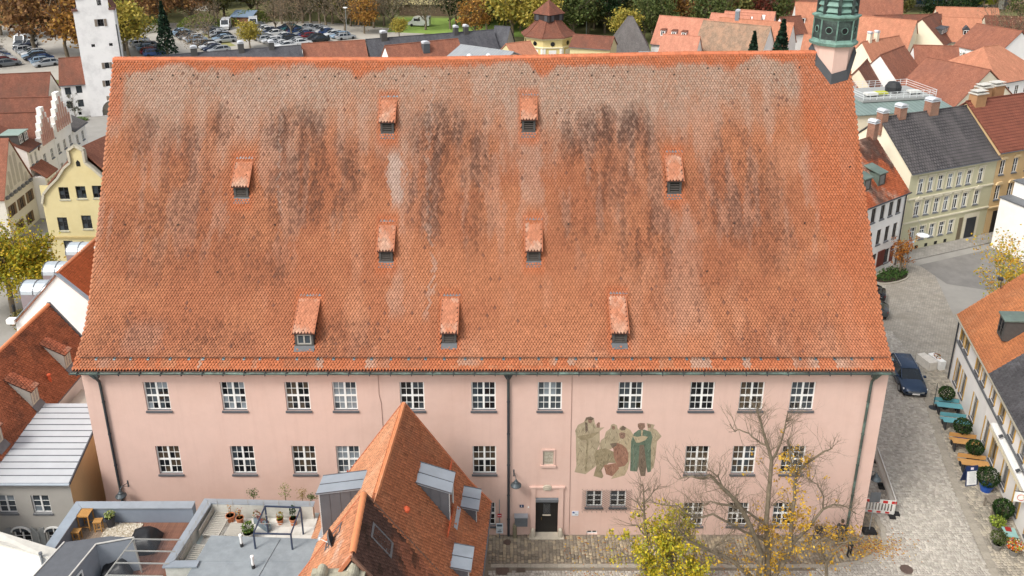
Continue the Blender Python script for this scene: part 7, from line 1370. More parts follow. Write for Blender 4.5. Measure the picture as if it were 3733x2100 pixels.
def person(label, loc, rz, top, bottom, skin='b98a6e', hair='3a2b20', sitting=False):
    t = thing('person', label, 'person', loc, rz)
    J = [(0, 0, .95), (0, 0, 1.15), (0, 0, 1.36), (0, 0, 1.47), (0, .02, 1.56), (0, .03, 1.68),
         (-.1, 0, .9), (-.12, -.02, .5), (-.13, .04, .08), (-.13, -.12, .04), (.1, 0, .9), (.14, .06, .5), (.17, .12, .08), (.17, -.04, .04),
         (-.19, 0, 1.38), (-.25, .02, 1.12), (-.22, -.14, .9), (.19, 0, 1.38), (.26, .0, 1.12), (.2, -.2, 1.0)]
    rads = [.15, .13, .16, .06, .085, .085, .1, .07, .05, .04, .1, .07, .05, .04, .07, .05, .035, .07, .05, .035]
    Ed = [(0, 1), (1, 2), (2, 3), (3, 4), (4, 5), (0, 6), (6, 7), (7, 8), (8, 9), (0, 10), (10, 11), (11, 12), (12, 13), (2, 14), (14, 15), (15, 16), (2, 17), (17, 18), (18, 19)]
    me = bpy.data.meshes.new('body'); me.from_pydata(J, Ed, []); ob = place('body', me, t); md = ob.modifiers.new('skin', 'SKIN'); sv = me.skin_vertices[0].data
    for i, r in enumerate(rads): sv[i].radius = (r, r * .8 if i < 3 else r)
    sv[0].use_root = True; sd = ob.modifiers.new('sub', 'SUBSURF'); sd.levels = 1; sd.render_levels = 2
    m_ = bpy.data.materials.new('clothes'); m_.use_nodes = True; n_, l_ = m_.node_tree.nodes, m_.node_tree.links; tc = n_.new('ShaderNodeTexCoord'); sp = n_.new('ShaderNodeSeparateXYZ'); l_.new(tc.outputs['Object'], sp.inputs[0]); cr = n_.new('ShaderNodeValToRGB'); cr.color_ramp.interpolation = 'CONSTANT'
    mr = n_.new('ShaderNodeMath'); mr.operation = 'DIVIDE'; mr.inputs[1].default_value = 2.0; l_.new(sp.outputs['Z'], mr.inputs[0]); l_.new(mr.outputs[0], cr.inputs[0]); e = cr.color_ramp.elements; e[0].position = 0; e[0].color = lin('1c1a19'); e[1].position = .05; e[1].color = lin(bottom)
    for p, c in ((.46, top), (.73, skin), (.82, hair)): q = e.new(p); q.color = lin(c)
    l_.new(cr.outputs[0], n_['Principled BSDF'].inputs['Base Color']); n_['Principled BSDF'].inputs['Roughness'].default_value = .85; me.materials.append(m_)
    m = MB(); m.lathe([(.05, 1.58), (.1, 1.64), (.105, 1.72), (.07, 1.79), (.01, 1.81)], 12, c=(0, .045, 0)); m.build('hair', mat('hair_' + hair, hair, rough=.8), t, smooth=True)
    for s, (x, y, z) in ((-1, J[16]), (1, J[19])):
        m = MB()
        m.tube([(x, y, z), (x, y - .04, z - .06)], [.035, .03], 8)
        for k in range(4): fx = x + (k - 1.5) * .017; m.tube([(fx, y - .04, z - .06), (fx, y - .06, z - .1), (fx, y - .05, z - .13 - .008 * (1.5 - abs(k - 1.5)))], [.009, .008, .006], 5)
        m.tube([(x - s * .03, y - .02, z - .03), (x - s * .045, y - .045, z - .065)], [.009, .007], 5); m.build('hand', mat('skin_tone', skin, rough=.6), t)
person('person in olive jacket and black trousers standing at the building corner', (19.2, -1.7, 0), rad(20), '5a5546', '17171a'); person('person in black clothes standing by the pink wall beside the bicycle', (18.95, -.75, 0), rad(160), '1f1e20', '19191c')
# ================================================================ roofs behind the pink building
def hr(name, label, A, B, zr, ze, w, roofm, wallm, cat='house', **k):
    d = Vector((B[0] - A[0], B[1] - A[1])); L = d.length; a_ = math.atan2(d.y, d.x); P = along(A, a_, 0, -w)
    return house(name, label, cat, P + (0,), a_, L, 2 * w, ze, zr, RT[roofm], WL[wallm], 'x', **k)
def dorm(t, xs, y, z, w, h, d, roofm, facem, shed=False, rise=.5, **k):
    for x in xs: gdormer(t, Matrix.Translation((x, y, z)), w, h, d, RT[roofm], facem, shed=shed, rise=rise, **k)
hr('red_roof_house', 'red tiled roof with white left gable, leftmost behind the ridge', (-36.5, 110.2), (-26.3, 113.8), 8, 3.6, 4.4, 'red', 'white')
hr('slate_row_house', 'long dark slate roof along the car park, left section', (-58, 99.6), (-36.6, 108.8), 8, 4.5, 3.8, 'dark', 'grey', chim=((6, 3.8, 1.0, 1.0, 9, DKF), (13.5, 3.8, .9, 1.2, 9.2, DKF), (18.5, 3.8, .9, 1.0, 9, DKF)))
s2 = hr('slate_row_house', 'long dark slate roof behind the red roofs, middle section', (-26.0, 114.3), (-3.7, 124.2), 8, 4.2, 3.8, 'dark', 'grey', chim=((3.2, 3.8, 1.1, 1.1, 9.1, DKF), (17, 3.8, .8, 1.0, 9.1, DKF), (19, 3.8, .8, 1.0, 9.1, DKF)))
dorm(s2, (10.5,), .8, 5.6, 1.6, 1.2, 2.4, 'metal', mat('zinc_white', 'c9cbca', rough=.5), True, .3)
hr('red_roof_house', 'long red roof with white left gable and zinc chimney box behind the ridge', (-21.8, 108.4), (-9.8, 115.1), 8, 3.4, 4.4, 'red', 'white', chim=((7, 3.2, 1.2, 1.0, 8.1, mat('duct_grey', '50565a', rough=.5)),))
hr('metal_roof_hall', 'low pale grey standing seam roof left of the yellow pavilion', (-9.0, 112.5), (.2, 106.0), 7.4, 5.2, 6.0, 'metal', 'grey', cat='hall')
mh = [q for q in COL.objects if q.name.startswith('metal_roof_hall')][0]
for x, y in ((4, 3.2), (7.5, 4.0), (9, 2.2)): m = MB(); m.lathe([(.45, 0), (.45, .2), (.3, .4), (.05, .48)], 14, c=(x, y, 5.2 + y * .37)); m.build('dome_light', mat('dome_white', 'd4d8da', rough=.3), mh)
hr('white_metal_house', 'dark hipped roof with pale metal slope left of the yellow pavilion', (-3.2, 126), (-.4, 125.2), 8.4, 4.8, 3.4, 'dark', 'grey')
# yellow pavilion with octagonal roof and lantern
PV_ = thing('octagonal_pavilion', 'yellow octagonal building with stepped red roof and dark lantern', 'pavilion', (7.0, 126, 0), rad(8)); YP = mat('pavilion_yellow', 'd8c68c', rough=.9, var=.05, scale=.8)
m = MB(); m.lathe([(4.75, 0), (4.75, 7.0)], 8, a0=rad(22.5)); m.build('wall', YP, PV_); m = MB(); m.lathe([(4.9, 5.0), (4.95, 5.2), (4.9, 5.3)], 8, a0=rad(22.5)); m.lathe([(4.9, 6.6), (5.1, 6.95), (5.1, 7.0)], 8, a0=rad(22.5)); m.build('cornice', mat('cornice_cream', 'e0d7b5', rough=.9), PV_)
for k in range(8):
    a_ = rad(45 * k); 
    for s in (-1, 1):
        T = Matrix.Rotation(a_, 4, 'Z') @ Matrix.Translation((4.39, s * 1.55, 0)); m = MB(); m.box(-.02, .1, -.22, .22, 0, 5, T=T); m.build('pilaster', WHITE, PV_)
    T = Matrix.Rotation(a_, 4, 'Z') @ Matrix.Translation((4.4, 0, 0)); m = MB(); m.box(0, .06, -.7, .7, 2.4, 4.7, T=T); m.build('panel', WHITE, PV_); m = MB(); m.box(.06, .1, -.5, .5, .8, 2.3, T=T); m.build('window', GLASS[1], PV_)
    m = MB(); m.prism([T @ Vector((.02, .42 * math.cos(q), 5.85 + .42 * math.sin(q))) for q in np.linspace(0, 6.283, 14, endpoint=False)], T.to_3x3() @ Vector((.06, 0, 0))); m.build('oculus', GLASS[0], PV_)
    a0, a1 = a_ - rad(22.5), a_ + rad(22.5)
    def C8(r, z, a): return (r * math.cos(a), r * math.sin(a), z)
    m = MB(); m.prism([C8(5.45, 6.95, a0), C8(5.45, 6.95, a1), C8(4.2, 7.75, a1), C8(4.2, 7.75, a0)], (0, 0, .12)); m.prism([C8(4.2, 7.75, a0), C8(4.2, 7.75, a1), C8(2.1, 9.75, a1), C8(2.1, 9.75, a0)], (0, 0, .12)); m.build('roof', RT['brown'], PV_, uv=True)
    m = MB(); m.tube([C8(5.45, 7.1, a0), C8(4.2, 7.9, a0), C8(2.1, 9.9, a0)], .1, 5); m.build('hip', RT['brown'], PV_, uv=True)
m = MB(); m.box(-2, 2, -2, 2, 9.6, 11.0, T=Matrix.Rotation(rad(37), 4, 'Z')); m.build('lantern', mat('lantern_dark', '2e2623', rough=.8), PV_)
for k in range(4):
    T = Matrix.Rotation(rad(37 + 90 * k), 4, 'Z'); 
    for x in (-1.1, 1.1): m = MB(); m.box(x - .35, x + .35, -2.05, -2.0, 9.75, 10.8, T=T); m.build('louvre', mat('louvre_slate', '4a4a4e', rough=.6), PV_)
    m = MB(); m.poly([T @ Vector(p) for p in ((-2.25, -2.25, 10.95), (2.25, -2.25, 10.95), (0, 0, 13.5))]); m.build('lantern_roof', RT['brown'], PV_, uv=True)
YW = WL['yellow']
hr('pavilion_wing', 'red mansard roofed yellow wing right of the octagonal pavilion', (11.6, 121.8), (18.7, 119.2), 7.6, 5.9, 2.6, 'brown', 'yellow', cat='wing', wins=[('S', 1.2 + 1.5 * k, 2.2, .8, 1.3, 'two2') for k in range(4)]); hr('pavilion_wing', 'red mansard roofed yellow wing left of the octagonal pavilion', (-1.0, 113.4), (3.2, 116.0), 7.4, 5.4, 2.8, 'orange', 'yellow', cat='wing')
hr('grey_hip_house', 'tall grey hipped roof right of the octagonal pavilion', (19.6, 132.9), (27.2, 132.2), 9.2, 3.2, 5.2, 'grey', 'grey', hip=3.3)
o9 = hr('salmon_roof_house', 'salmon tiled house with three white dormers behind the ridge', (30.7, 141.2), (40.5, 136), 8, 3.2, 4.6, 'salmon', 'white'); dorm(o9, (1.9, 4.2, 6.3), 1.2, 4.6, .9, 1.1, 2.2, 'brown', WL['white'], True, .3)
hr('salmon_roof_house', 'lower salmon roof with a skylight and white gable below the three dormers', (29.5, 128.8), (36, 126), 6.4, 3.4, 3.0, 'salmon', 'white'); hr('grey_flat_house', 'low pale grey roof directly behind the ridge, right of the grey hip', (22.5, 112), (31, 111), 6.2, 5.2, 3, 'metal', 'brick')
hr('weathered_roof_house', 'broad weathered brown roof, largest behind the right part of the ridge', (38.2, 133.6), (49.5, 126.5), 8.2, 1.4, 6.6, 'mossy', 'white')
for k, (A, B) in enumerate((((48.9, 149.4), (55.9, 145.9)), ((45.6, 147.1), (52.4, 143.7)), ((42.2, 144.8), (49.3, 140.8)))):
    t = hr('skylight_roof_house', ('pale roof with long white skylight, farthest of three in a row', 'pale roof with long white skylight, middle of three in a row', 'pale roof with long white skylight, nearest of three in a row')[k], A, B, 8, 5.2, 2.4, 'salmon', 'white', group='skylit roofs in a row'); m = MB(); m.prism([(2.2, 1.0, 6.55), (6, 1.0, 6.55), (6, 1.7, 7.35), (2.2, 1.7, 7.35)], (0, 0, .12)); m.build('skylight', WHITE, t)
hr('long_orange_house', 'long orange roof with pale right gable, behind the dark evergreens', (42.7, 139), (55.5, 131.8), 8, 3.8, 4.2, 'orange', 'white', chim=((3.5, 4.2, .8, .8, 9.6, mat('chimney_steel', '8a949c', rough=.4, metal=.4)),))
o13 = hr('orange_roof_house', 'orange roofed house with white dormers left of the green turret', (62.5, 153.6), (69.5, 152.4), 9, 3.4, 5.4, 'orange', 'white'); dorm(o13, (1.2,), 1.6, 5.0, 1.3, 1.3, 2.6, 'orange', WHITE, True, .8); dorm(o13, (5.4,), 1.2, 4.8, 2.2, 1.3, 2.6, 'orange', WHITE, True, .8, style='two')
hr('white_gable_house', 'small white gabled house with brown roof left of the green turret', (56.2, 143), (61, 144.8), 7.4, 4.4, 2.6, 'brown', 'white'); hr('cream_gable_house', 'cream gabled house with red creeper at the top left of the turret', (65, 168), (73, 166), 9.5, 5, 4.5, 'brown', 'cream'); hr('orange_low_house', 'orange roof with a brown shed dormer just left of the turret foot', (54.5, 121.5), (62, 118), 7.6, 3.0, 4.8, 'orange', 'white'); 
# ---- right of the turret
hr('orange_gable_house', 'bright orange roof with cream gable facing right, right of the turret', (68, 135.5), (78.2, 128.6), 9, 4.0, 5.6, 'orange', 'cream'); b17 = hr('brown_gable_house', 'brown tiled house with dark box dormer behind the orange gable', (80.4, 131), (87, 139), 9, 4.6, 4.6, 'brown', 'cream', wins=[('S', 1.5 + 1.6 * k, 1.2, .8, 1.2, 'one') for k in range(5)]); dorm(b17, (3, 4.6, 6.2), 1.2, 6.0, 1.2, 1.0, 2.0, 'dark', DKF, True, .2)
b18 = hr('orange_eaves_house', 'orange roofed cream house with one slate dormer, upper right', (86.8, 136), (93.6, 134.2), 8.6, 4.6, 3.8, 'orange', 'cream', wins=[('S', 3.6, 2.6, 1.2, .8, 'two')]); dorm(b18, (4.2,), 1.0, 5.6, 1.2, 1.1, 2.0, 'dark', DKF, False, .7)
hr('long_brown_house', 'long low brown roof along the top, right of the turret', (78, 148), (93, 149.6), 7, 4, 3.6, 'brown', 'brick'); hr('long_orange_shed', 'long orange roof near the top right corner', (93.6, 153.4), (106, 151.2), 8, 4, 4, 'orange', 'cream'); hr('brick_hall', 'tall red brick hall with two small windows at the top edge', (82, 168), (91, 165.4), 9.5, 4.5, 5, 'red', 'brick'); hr('rust_roof_house', 'rust coloured roof with dormer at the top right', (98, 141), (109, 139), 8, 4.2, 4, 'brown', 'cream')
hr('white_gable_row_house', 'white gabled house with dark red roof, upper right beside the terrace', (59.4, 98.5), (66.6, 106.4), 8.4, 3.4, 4.4, 'red', 'white'); hr('salmon_gable_house', 'pale orange roof with white gable and pipe chimneys right of the turret', (62, 113), (71, 119), 7.8, 3.6, 3.6, 'orange', 'cream', chim=((2, 3.6, .7, .7, 9.2, WL['cream']), (4, 3.6, .7, .7, 9.2, WL['cream']))); hr('steep_orange_house', 'steep red orange roof with pale side wall, upper right', (69, 108), (76, 107), 8.2, 3, 4.6, 'red', 'white')
hr('mint_gable_house', 'small pale mint gabled house below the turret', (50.5, 88), (52.2, 94.5), 7.2, 4.2, 2.6, 'orange', 'teal'); hr('brown_lane_house', 'narrow brown roof between the mint gable and the white gable', (54, 93), (58, 100), 7.4, 4, 2.6, 'brown', 'cream'); hr('low_red_house', 'low rust roof beside the chimney stacks, upper right', (68, 94), (73, 99), 6.2, 3.8, 3.0, 'red', 'cream')
hip = hr('orange_hip_house', 'white house with orange hipped roof, right edge', (74, 100), (85, 106), 9.0, 4.8, 6.2, 'orange', 'white', hip=4.2, wins=[('S', 3 + 2.4 * k, 2.4, 1.0, 1.5, 'two2') for k in range(4)]); c24 = house('cream_gable_house', 'big cream gabled house with one window, right edge above the beige house', 'house', along((62.5, 78.6), rad(30), 0) + (0,), rad(30), 13.5, 10, 5.2, 9.6, RT['red'], WL['cream'], 'y', [('S', 8.0, 5.6, 1.1, 1.3, 'two2')], fm=mat('frame_umber', '4a4038'))
house('white_roof_corner_house', 'white house with red roof at the right edge', 'house', (86, 112, 0), rad(25), 10, 9, 6, 9.5, RT['red'], WL['white'], 'y'); house('zinc_dormer_house', 'white house with grey zinc box roofs behind the cream gable', 'house', (64.5, 86, 0), rad(28), 8, 7, 5.6, 7.6, RT['metal'], WL['white'], 'x')
tb = thing('terrace_roof_building', 'cream building with green metal roof and railed roof terrace, right', 'building', (48, 66, 0), rad(12)); m = MB(); m.box(-7, 9, 0, 10, 0, 7.6); m.build('wall', WL['cream'], tb); m = MB(); m.prism([(-7.3, -.3, 7.6), (9.3, -.3, 7.6), (9.3, 5, 8.3), (-7.3, 5, 8.3)], (0, 0, .12)); m.build('roof', brickmat('seam_green', '7d8d88', '748480', '5f6e6a', w=.6, h=40, ms=.04, offset=0, var=.06), tb, uv=True); m = MB(); m.box(-2, 8.6, 3.2, 9.5, 8.3, 8.6); m.build('terrace_floor', mat('terrace_grey', '9a9c9a', rough=.8), tb)
RW = mat('rail_white', 'd8dcdc', rough=.4)
m = MB()
for z in (8.9, 9.2, 9.5): m.tube([(-2, 3.2, z), (8.6, 3.2, z)], .03, 4); m.tube([(-2, 3.2, z), (-2, 9.5, z)], .03, 4); m.tube([(8.6, 3.2, z), (8.6, 9.5, z)], .03, 4); m.tube([(-2, 9.5, z), (8.6, 9.5, z)], .03, 4)
for x in np.linspace(-2, 8.6, 12): m.tube([(x, 3.2, 8.6), (x, 3.2, 9.55)], .035, 4); m.tube([(x, 9.5, 8.6), (x, 9.5, 9.55)], .035, 4)
m.build('railing', RW, tb)
for k, (x, y, c, lb) in enumerate(((4.5, 6.5, '2b2d2f', 'black covered grill on the railed roof terrace'), (1.8, 5.2, 'b5b83a', 'lime green lounge cushion on the railed roof terrace'), (.2, 5.0, 'd9d8d2', 'white lounge seat on the railed roof terrace'), (6.6, 5.0, 'cfcfca', 'white table on the railed roof terrace'))):
    p = along((48, 66), rad(12), x, y); t = thing('terrace_furniture', lb, 'furniture', p + (8.6,), rad(12), 'furniture on the railed terrace'); h = 1.5 if k == 0 else .5; m = MB(); m.lathe([(1.0, .1), (1.05, h * .5), (.7, h * .9), (.1, h)], 10) if k == 0 else m.box(-.8, .8, -.5, .5, .25, h); m.build('cover' if k == 0 else 'cushion', mat('furn' + c, c, rough=.7), t); m = MB(); [m.box(sx * .6 - .05, sx * .6 + .05, sy * .35 - .05, sy * .35 + .05, 0, .3) for sx in (-1, 1) for sy in (-1, 1)]; m.build('frame', DARKFRAME, t)
# ================================================================ car park
sheet('car_park', [(-130, 117), (-60, 118), (-30, 138), (-20, 168), (-50, 184), (-130, 178)], -0.010, mat('car_park_asphalt', 'a9a49a', rough=.9, var=.1, scale=.2, stain='948f86', stain_amt=.6, stain_scale=.08))
for k, pts in enumerate(([(-86.5, 157), (-84, 158.5), (-74.5, 142.5), (-77, 141)], [(-73.5, 165.5), (-71.5, 166.5), (-61, 151), (-63, 149.5)], [(-59.5, 171), (-57.5, 172), (-43, 152), (-45, 150.5)])): sheet('verge_grass', pts, -0.004, mat('verge_grass', '8a8a52', rough=.95, var=.25, scale=.6, stain='a39566', stain_amt=.6))
sheet('park_lawn', [(-30, 168), (10, 160), (20, 185), (-30, 190)], -0.008, mat('lawn', '7f9a45', rough=.95, var=.15, scale=.3)); sheet('park_lawn', [(-125, 178), (-95, 180), (-95, 186), (-125, 186)], -0.004, MATS['lawn'])
def far_car(estate):
    b, g, rf = car_parts(estate); m = MB()
    for part, mi in ((b, 0), (g, 1), (rf, 0)): m.add(part.v, part.f, mi)
    for x in (-1.42, 1.45):
        for s in (-1, 1): m.tube([(x, s * .74, .33), (x, s * .93, .33)], .33, 10, mi=2)
    for s in (-1, 1): m.box(2.2, 2.33, s * .66 - .15, s * .66 + .15, .58, .68, 3); m.box(-2.33, -2.24, s * .68 - .14, s * .68 + .14, .74, .88, 4)
    return m
CARC = [('white', 'd8dadb'), ('silver', 'a7abae'), ('grey', '6b6f73'), ('black', '25272b'), ('blue', '2c4a78'), ('dark red', '7d1f26'), ('navy', '22304a'), ('pale blue', '8fa6ba'), ('teal', '2f6f75')]
fm0 = [paint('p' + c[0].replace(' ', '_'), c[1]) for c in CARC]; fmesh = {}
for e in (True, False):
    mb_ = far_car(e)
    for i, pm in enumerate(fm0): fmesh[(e, i)] = mb_.mesh('far_car', [pm, CGL, TYRE, MATS['headlight'], MATS['taillight']], smooth=False)
_o1 = 'first second third fourth fifth sixth seventh eighth ninth tenth eleventh twelfth thirteenth fourteenth fifteenth sixteenth seventeenth eighteenth nineteenth'.split()
ORD = _o1 + ['twentieth'] + ['twenty-' + q for q in _o1[:9]] + ['thirtieth'] + ['thirty-' + q for q in _o1[:9]] + ['fortieth'] + ['forty-' + q for q in _o1[:9]]
def car_row(A, B, ang, rowname, pool, step=2.45):
    d = Vector((B[0] - A[0], B[1] - A[1])); n = int(d.length / step) + 1
    for k in range(n):
        if R.random() < .06: continue
        p = (A[0] + d.x * k * step / d.length, A[1] + d.y * k * step / d.length); i = pool[R.randrange(len(pool))]
        o = place('parked_car', fmesh[(R.random() < .5, i)], None, (p[0] + R.uniform(-.3, .3), p[1] + R.uniform(-.3, .3), 0), rad(ang + R.choice((0, 180)) + R.uniform(-3, 3)))
        tag(o, f'{CARC[i][0]} car, {ORD[k]} from the far end of {rowname}', 'car', 'cars in the car park')
PL = [0, 0, 0, 0, 1, 1, 1, 1, 2, 2, 3, 4, 5, 6, 7]
car_row((-83.5, 154.3), (-74.5, 139.2), 28, 'the row beside the yellow tree', PL + [5, 5]); car_row((-78.5, 165), (-62.0, 142.8), 33, 'the long middle row', PL); car_row((-71.5, 168), (-64.5, 155), 33, 'the short middle row', PL)
car_row((-62.8, 173.2), (-45.6, 150.2), 33, 'the row beside the shed', PL); car_row((-61.5, 163.5), (-48.5, 147.5), 33, 'the row before the shed row', PL); car_row((-54.5, 171.5), (-42.3, 154.0), 33, 'the rightmost row', PL + [8]); car_row((-49.0, 172), (-38, 158), 33, 'the row before the lamp post', PL + [8])
car_row((-104.5, 145.5), (-91, 128), 38, 'the row left of the white tower', PL); car_row((-110.5, 143), (-99.5, 129), 38, 'the row at the left edge', PL); car_row((-121, 147.5), (-104.5, 150.8), 100, 'the row under the left trees', PL, 2.6)
def van(label, loc, rz):
    t = thing('parked_van', label, 'van', loc, rz, 'white vans in the car park'); m = MB(); m.prism([(-2.7, -1.0, .35), (2.7, -1.0, .35), (2.75, -1.0, 1.0), (1.9, -1.0, 1.35), (1.2, -1.0, 2.4), (-2.6, -1.0, 2.5), (-2.75, -1.0, 2.2)], (0, 2.0, 0)); m.build('body', fm0[0], t); m = MB(); m.prism([(1.93, -.85, 1.37), (1.93, .85, 1.37), (1.24, .8, 2.32), (1.24, -.8, 2.32)], (.03, 0, .02)); m.box(-.4, 1.2, -1.01, 1.01, 1.4, 2.0); m.build('windows', CGL, t)
    tm = MB(); tm.tube([(0, -.12, 0), (0, .12, 0)], .36, 12); tm = tm.mesh('wheel', TYRE); [place('wheel', tm, t, (x, s * .95, .36)) for x in (-1.7, 1.8) for s in (-1, 1)]
van('white van facing the camera left of the small shed', (-69.8, 172.5, 0), rad(-80)); van('white van facing the camera at the right side of the small shed', (-63.6, 174.4, 0), rad(-75)); van('white camper van on the lawn below the flat yellow building', (-22.9, 176.3, 0), rad(170)); van('white van in the row under the left trees', (-108.5, 151.6, 0), rad(-80))
t = thing('garden_shed', 'small brown shed with blue grey roof beside the white vans', 'shed', (-67, 176.5, 0), rad(-8)); MB().box(-2.6, 2.6, 0, 3.2, 0, 2.3).build('wall', mat('shed_brown', '7d5242', rough=.9, var=.1), t); m = MB(); m.prism([(-2.9, -.4, 2.2), (2.9, -.4, 2.2), (2.9, 3.4, 3.3), (-2.9, 3.4, 3.3)], (0, 0, .15)); m.build('roof', mat('shed_roof', '6d7f92', rough=.6), t)
def bus(label, loc, rz, L, red):
    t = thing('parked_trailer', label, 'trailer', loc, rz, 'white trailers behind the slate roofs'); m = MB(); pr = [(-1.2, .6), (1.2, .6), (1.25, 2.9), (.9, 3.25), (-.9, 3.25), (-1.25, 2.9)]; m.prism([(-L / 2, y, z) for y, z in pr], (L, 0, 0)); m.build('body', fm0[0], t); m = MB(); m.box(-L / 2 + .5, L / 2 - .5, -1.27, 1.27, 1.9, 2.5); m.build('windows', mat('trailer_trim', 'a9adb0', rough=.5), t); MB().box(-L / 2 - .05, -L / 2 + 1.0, -1.26, 1.26, .7, 2.9).build('front_panel', mat('trailer_red' if red else 'trailer_grey', '9c2b2b' if red else '8d9194', rough=.4), t); tm = MB(); tm.tube([(0, -.15, 0), (0, .15, 0)], .45, 12); tm = tm.mesh('wheel', TYRE); [place('wheel', tm, t, (x, s * 1.05, .45)) for x in (-L * .3, L * .3) for s in (-1, 1)]
bus('long white trailer roof behind the left slate roof section', (-50.5, 124.5, 0), rad(22), 9, False); bus('long white trailer roof behind the leftmost red roof', (-31, 136, 0), rad(12), 9, False); bus('white and red trailer behind the middle slate roof', (-12.6, 144, 0), rad(10), 8, True)
def lamp_post(label, x, y, h):
    t = thing('street_lamp', label, 'street lamp', (x, y, 0), 0, 'park lamps'); m = MB(); m.tube([(0, 0, 0), (0, 0, h)], [.09, .05], 6); m.build('pole', MATS['galvanised'], t); m = MB(); m.lathe([(.1, h), (.5, h + .1), (.45, h + .2), (.1, h + .3)], 10); m.build('lantern', WHITE, t)
lamp_post('tall lamp post with white head behind the leftmost red roof', -36.5, 152, 8); lamp_post('tall lamp post with white head right of the octagonal pavilion', 17.2, 161, 9)
fy = thing('flat_yellow_building', 'flat roofed pale yellow building among the trees at the top', 'building', (-24, 192, 0), rad(-4)); MB().box(-8, 8, 0, 10, 3, 7).build('wall', mat('yellow_pale', 'd3c394', rough=.9, var=.05), fy); MB().box(-6, 7, .5, 9, 0, 2.99).build('ground_floor', mat('umber_wall', '6b5a4a', rough=.9), fy); MB().box(-8.3, 8.3, -.3, 10.3, 7, 7.4).build('roof', mat('pale_roof', 'bfc4c9', rough=.6), fy); [MB().box(x, x + 2.6, -.05, -.003, 4.2, 5.8).build('window', GLASS[1], fy) for x in (-6, 1, 4.2)]
bt_ = thing('brick_round_tower', 'round brick tower between the trees at the top left', 'tower', (-84.3, 205, 0)); m = MB(); m.lathe([(4.2, 0), (4.2, 11)], 20); m.build('wall', mat('brick_rosy', 'b37f66', rough=.9, var=.1, scale=1), bt_, smooth=True); m = MB(); m.lathe([(4.3, 5), (4.35, 5.4), (4.3, 5.8)], 20); m.lathe([(4.3, 0), (4.4, 1.5), (4.3, 1.6)], 20); m.build('band', WHITE, bt_); m = MB(); m.lathe([(4.5, 11), (4.6, 11.4), (.5, 12.5)], 20); m.build('roof', MATS['pale_roof'], bt_); [MB().box(x - .5, x + .5, -4.25, -4.0, z, z + 1.2).build('window', GLASS[0], bt_) for x, z in ((-1.5, 7), (2, 2.5))]
gw_ = thing('painted_wall', 'long wall with blue, white and yellow spray paint at the top right', 'wall', (125, 208, 0), rad(-3)); MB().box(-11, 14, 0, .6, 0, 4).build('wall', WL['grey'], gw_)
for x0, x1, c in ((-10.8, -7, '4d6a8f'), (-7, -5.2, '5fa0d0'), (-5.2, -3, '3a5a9a'), (-3, .2, 'b9bccb'), (.2, 1.8, '5a5f7a'), (1.8, 11, 'c9cf4a')): MB().box(x0, x1 - .02, -.02, -.003, .6 + R.random() * .3, 3.6).build('painted_panel', mat('spray' + c, c, rough=.8, var=.3, scale=1.2), gw_)
ar = thing('brick_arch', 'pale arched gateway at the top right corner', 'gateway', (140, 203, 0), rad(-15)); m = MB(); m.prism([(-5, 0, 0), (5, 0, 0), (5, 0, 7), (0, 0, 8.5), (-5, 0, 7)], (0, 3, 0)); m.build('wall', WL['beige'], ar); m = MB(); m.prism([(-3.6, -.02, 0), (3.6, -.02, 0)] + [(3.6 * math.cos(q), -.02, 3 + 3.4 * math.sin(q)) for q in np.linspace(0, math.pi, 11)], (0, .015, 0)); m.build('arch_opening', mat('arch_grey', '6f6a6c', rough=.9), ar)
# ================================================================ trees
BARK = mat('bark', '7a6e5c', rough=.95, var=.25, scale=4, bump=.4, bscale=8, stain='454031', stain_amt=.6, stain_scale=1.5)
def grow(mb, p, d, L, r, lev, tips, up=.25, n=5, spread=.7, kids=3):
    pts = [Vector(p)]; d = Vector(d).normalized(); seg = 4
    for i in range(seg): d = (d + Vector((R.uniform(-1, 1), R.uniform(-1, 1), R.uniform(-.6, 1) + up)) * .16).normalized(); pts.append(pts[-1] + d * L / seg)
    mb.tube(pts, [r * (1 - .55 * i / seg) for i in range(seg + 1)], n, caps=False)
    if lev == 0: tips += pts[2:]; return
    for k in range(kids):
        q = pts[R.randrange(2, seg + 1)]; a_ = R.uniform(0, 6.28); s = d.orthogonal().normalized(); s = Matrix.Rotation(a_, 3, d) @ s
        grow(mb, q, d + s * spread * R.uniform(.6, 1.4), L * R.uniform(.55, .8), r * .5, lev - 1, tips, up, max(3, n - 1), spread, kids)
def crown_pts(nc, per, rx, rz, zc, sig):
    P = []
    for k in range(nc):
        v = NR.normal(0, 1, 3); v /= np.linalg.norm(v); q = R.uniform(.35, 1.0) ** .6; c = v * q * np.array([rx, rx, rz]); c[2] = c[2] * (1 if c[2] > 0 else .75) + zc
        P.append(c + NR.normal(0, sig, (per, 3)) * np.array([1, 1, .75]))
    return np.concatenate(P)
PROTO = {}
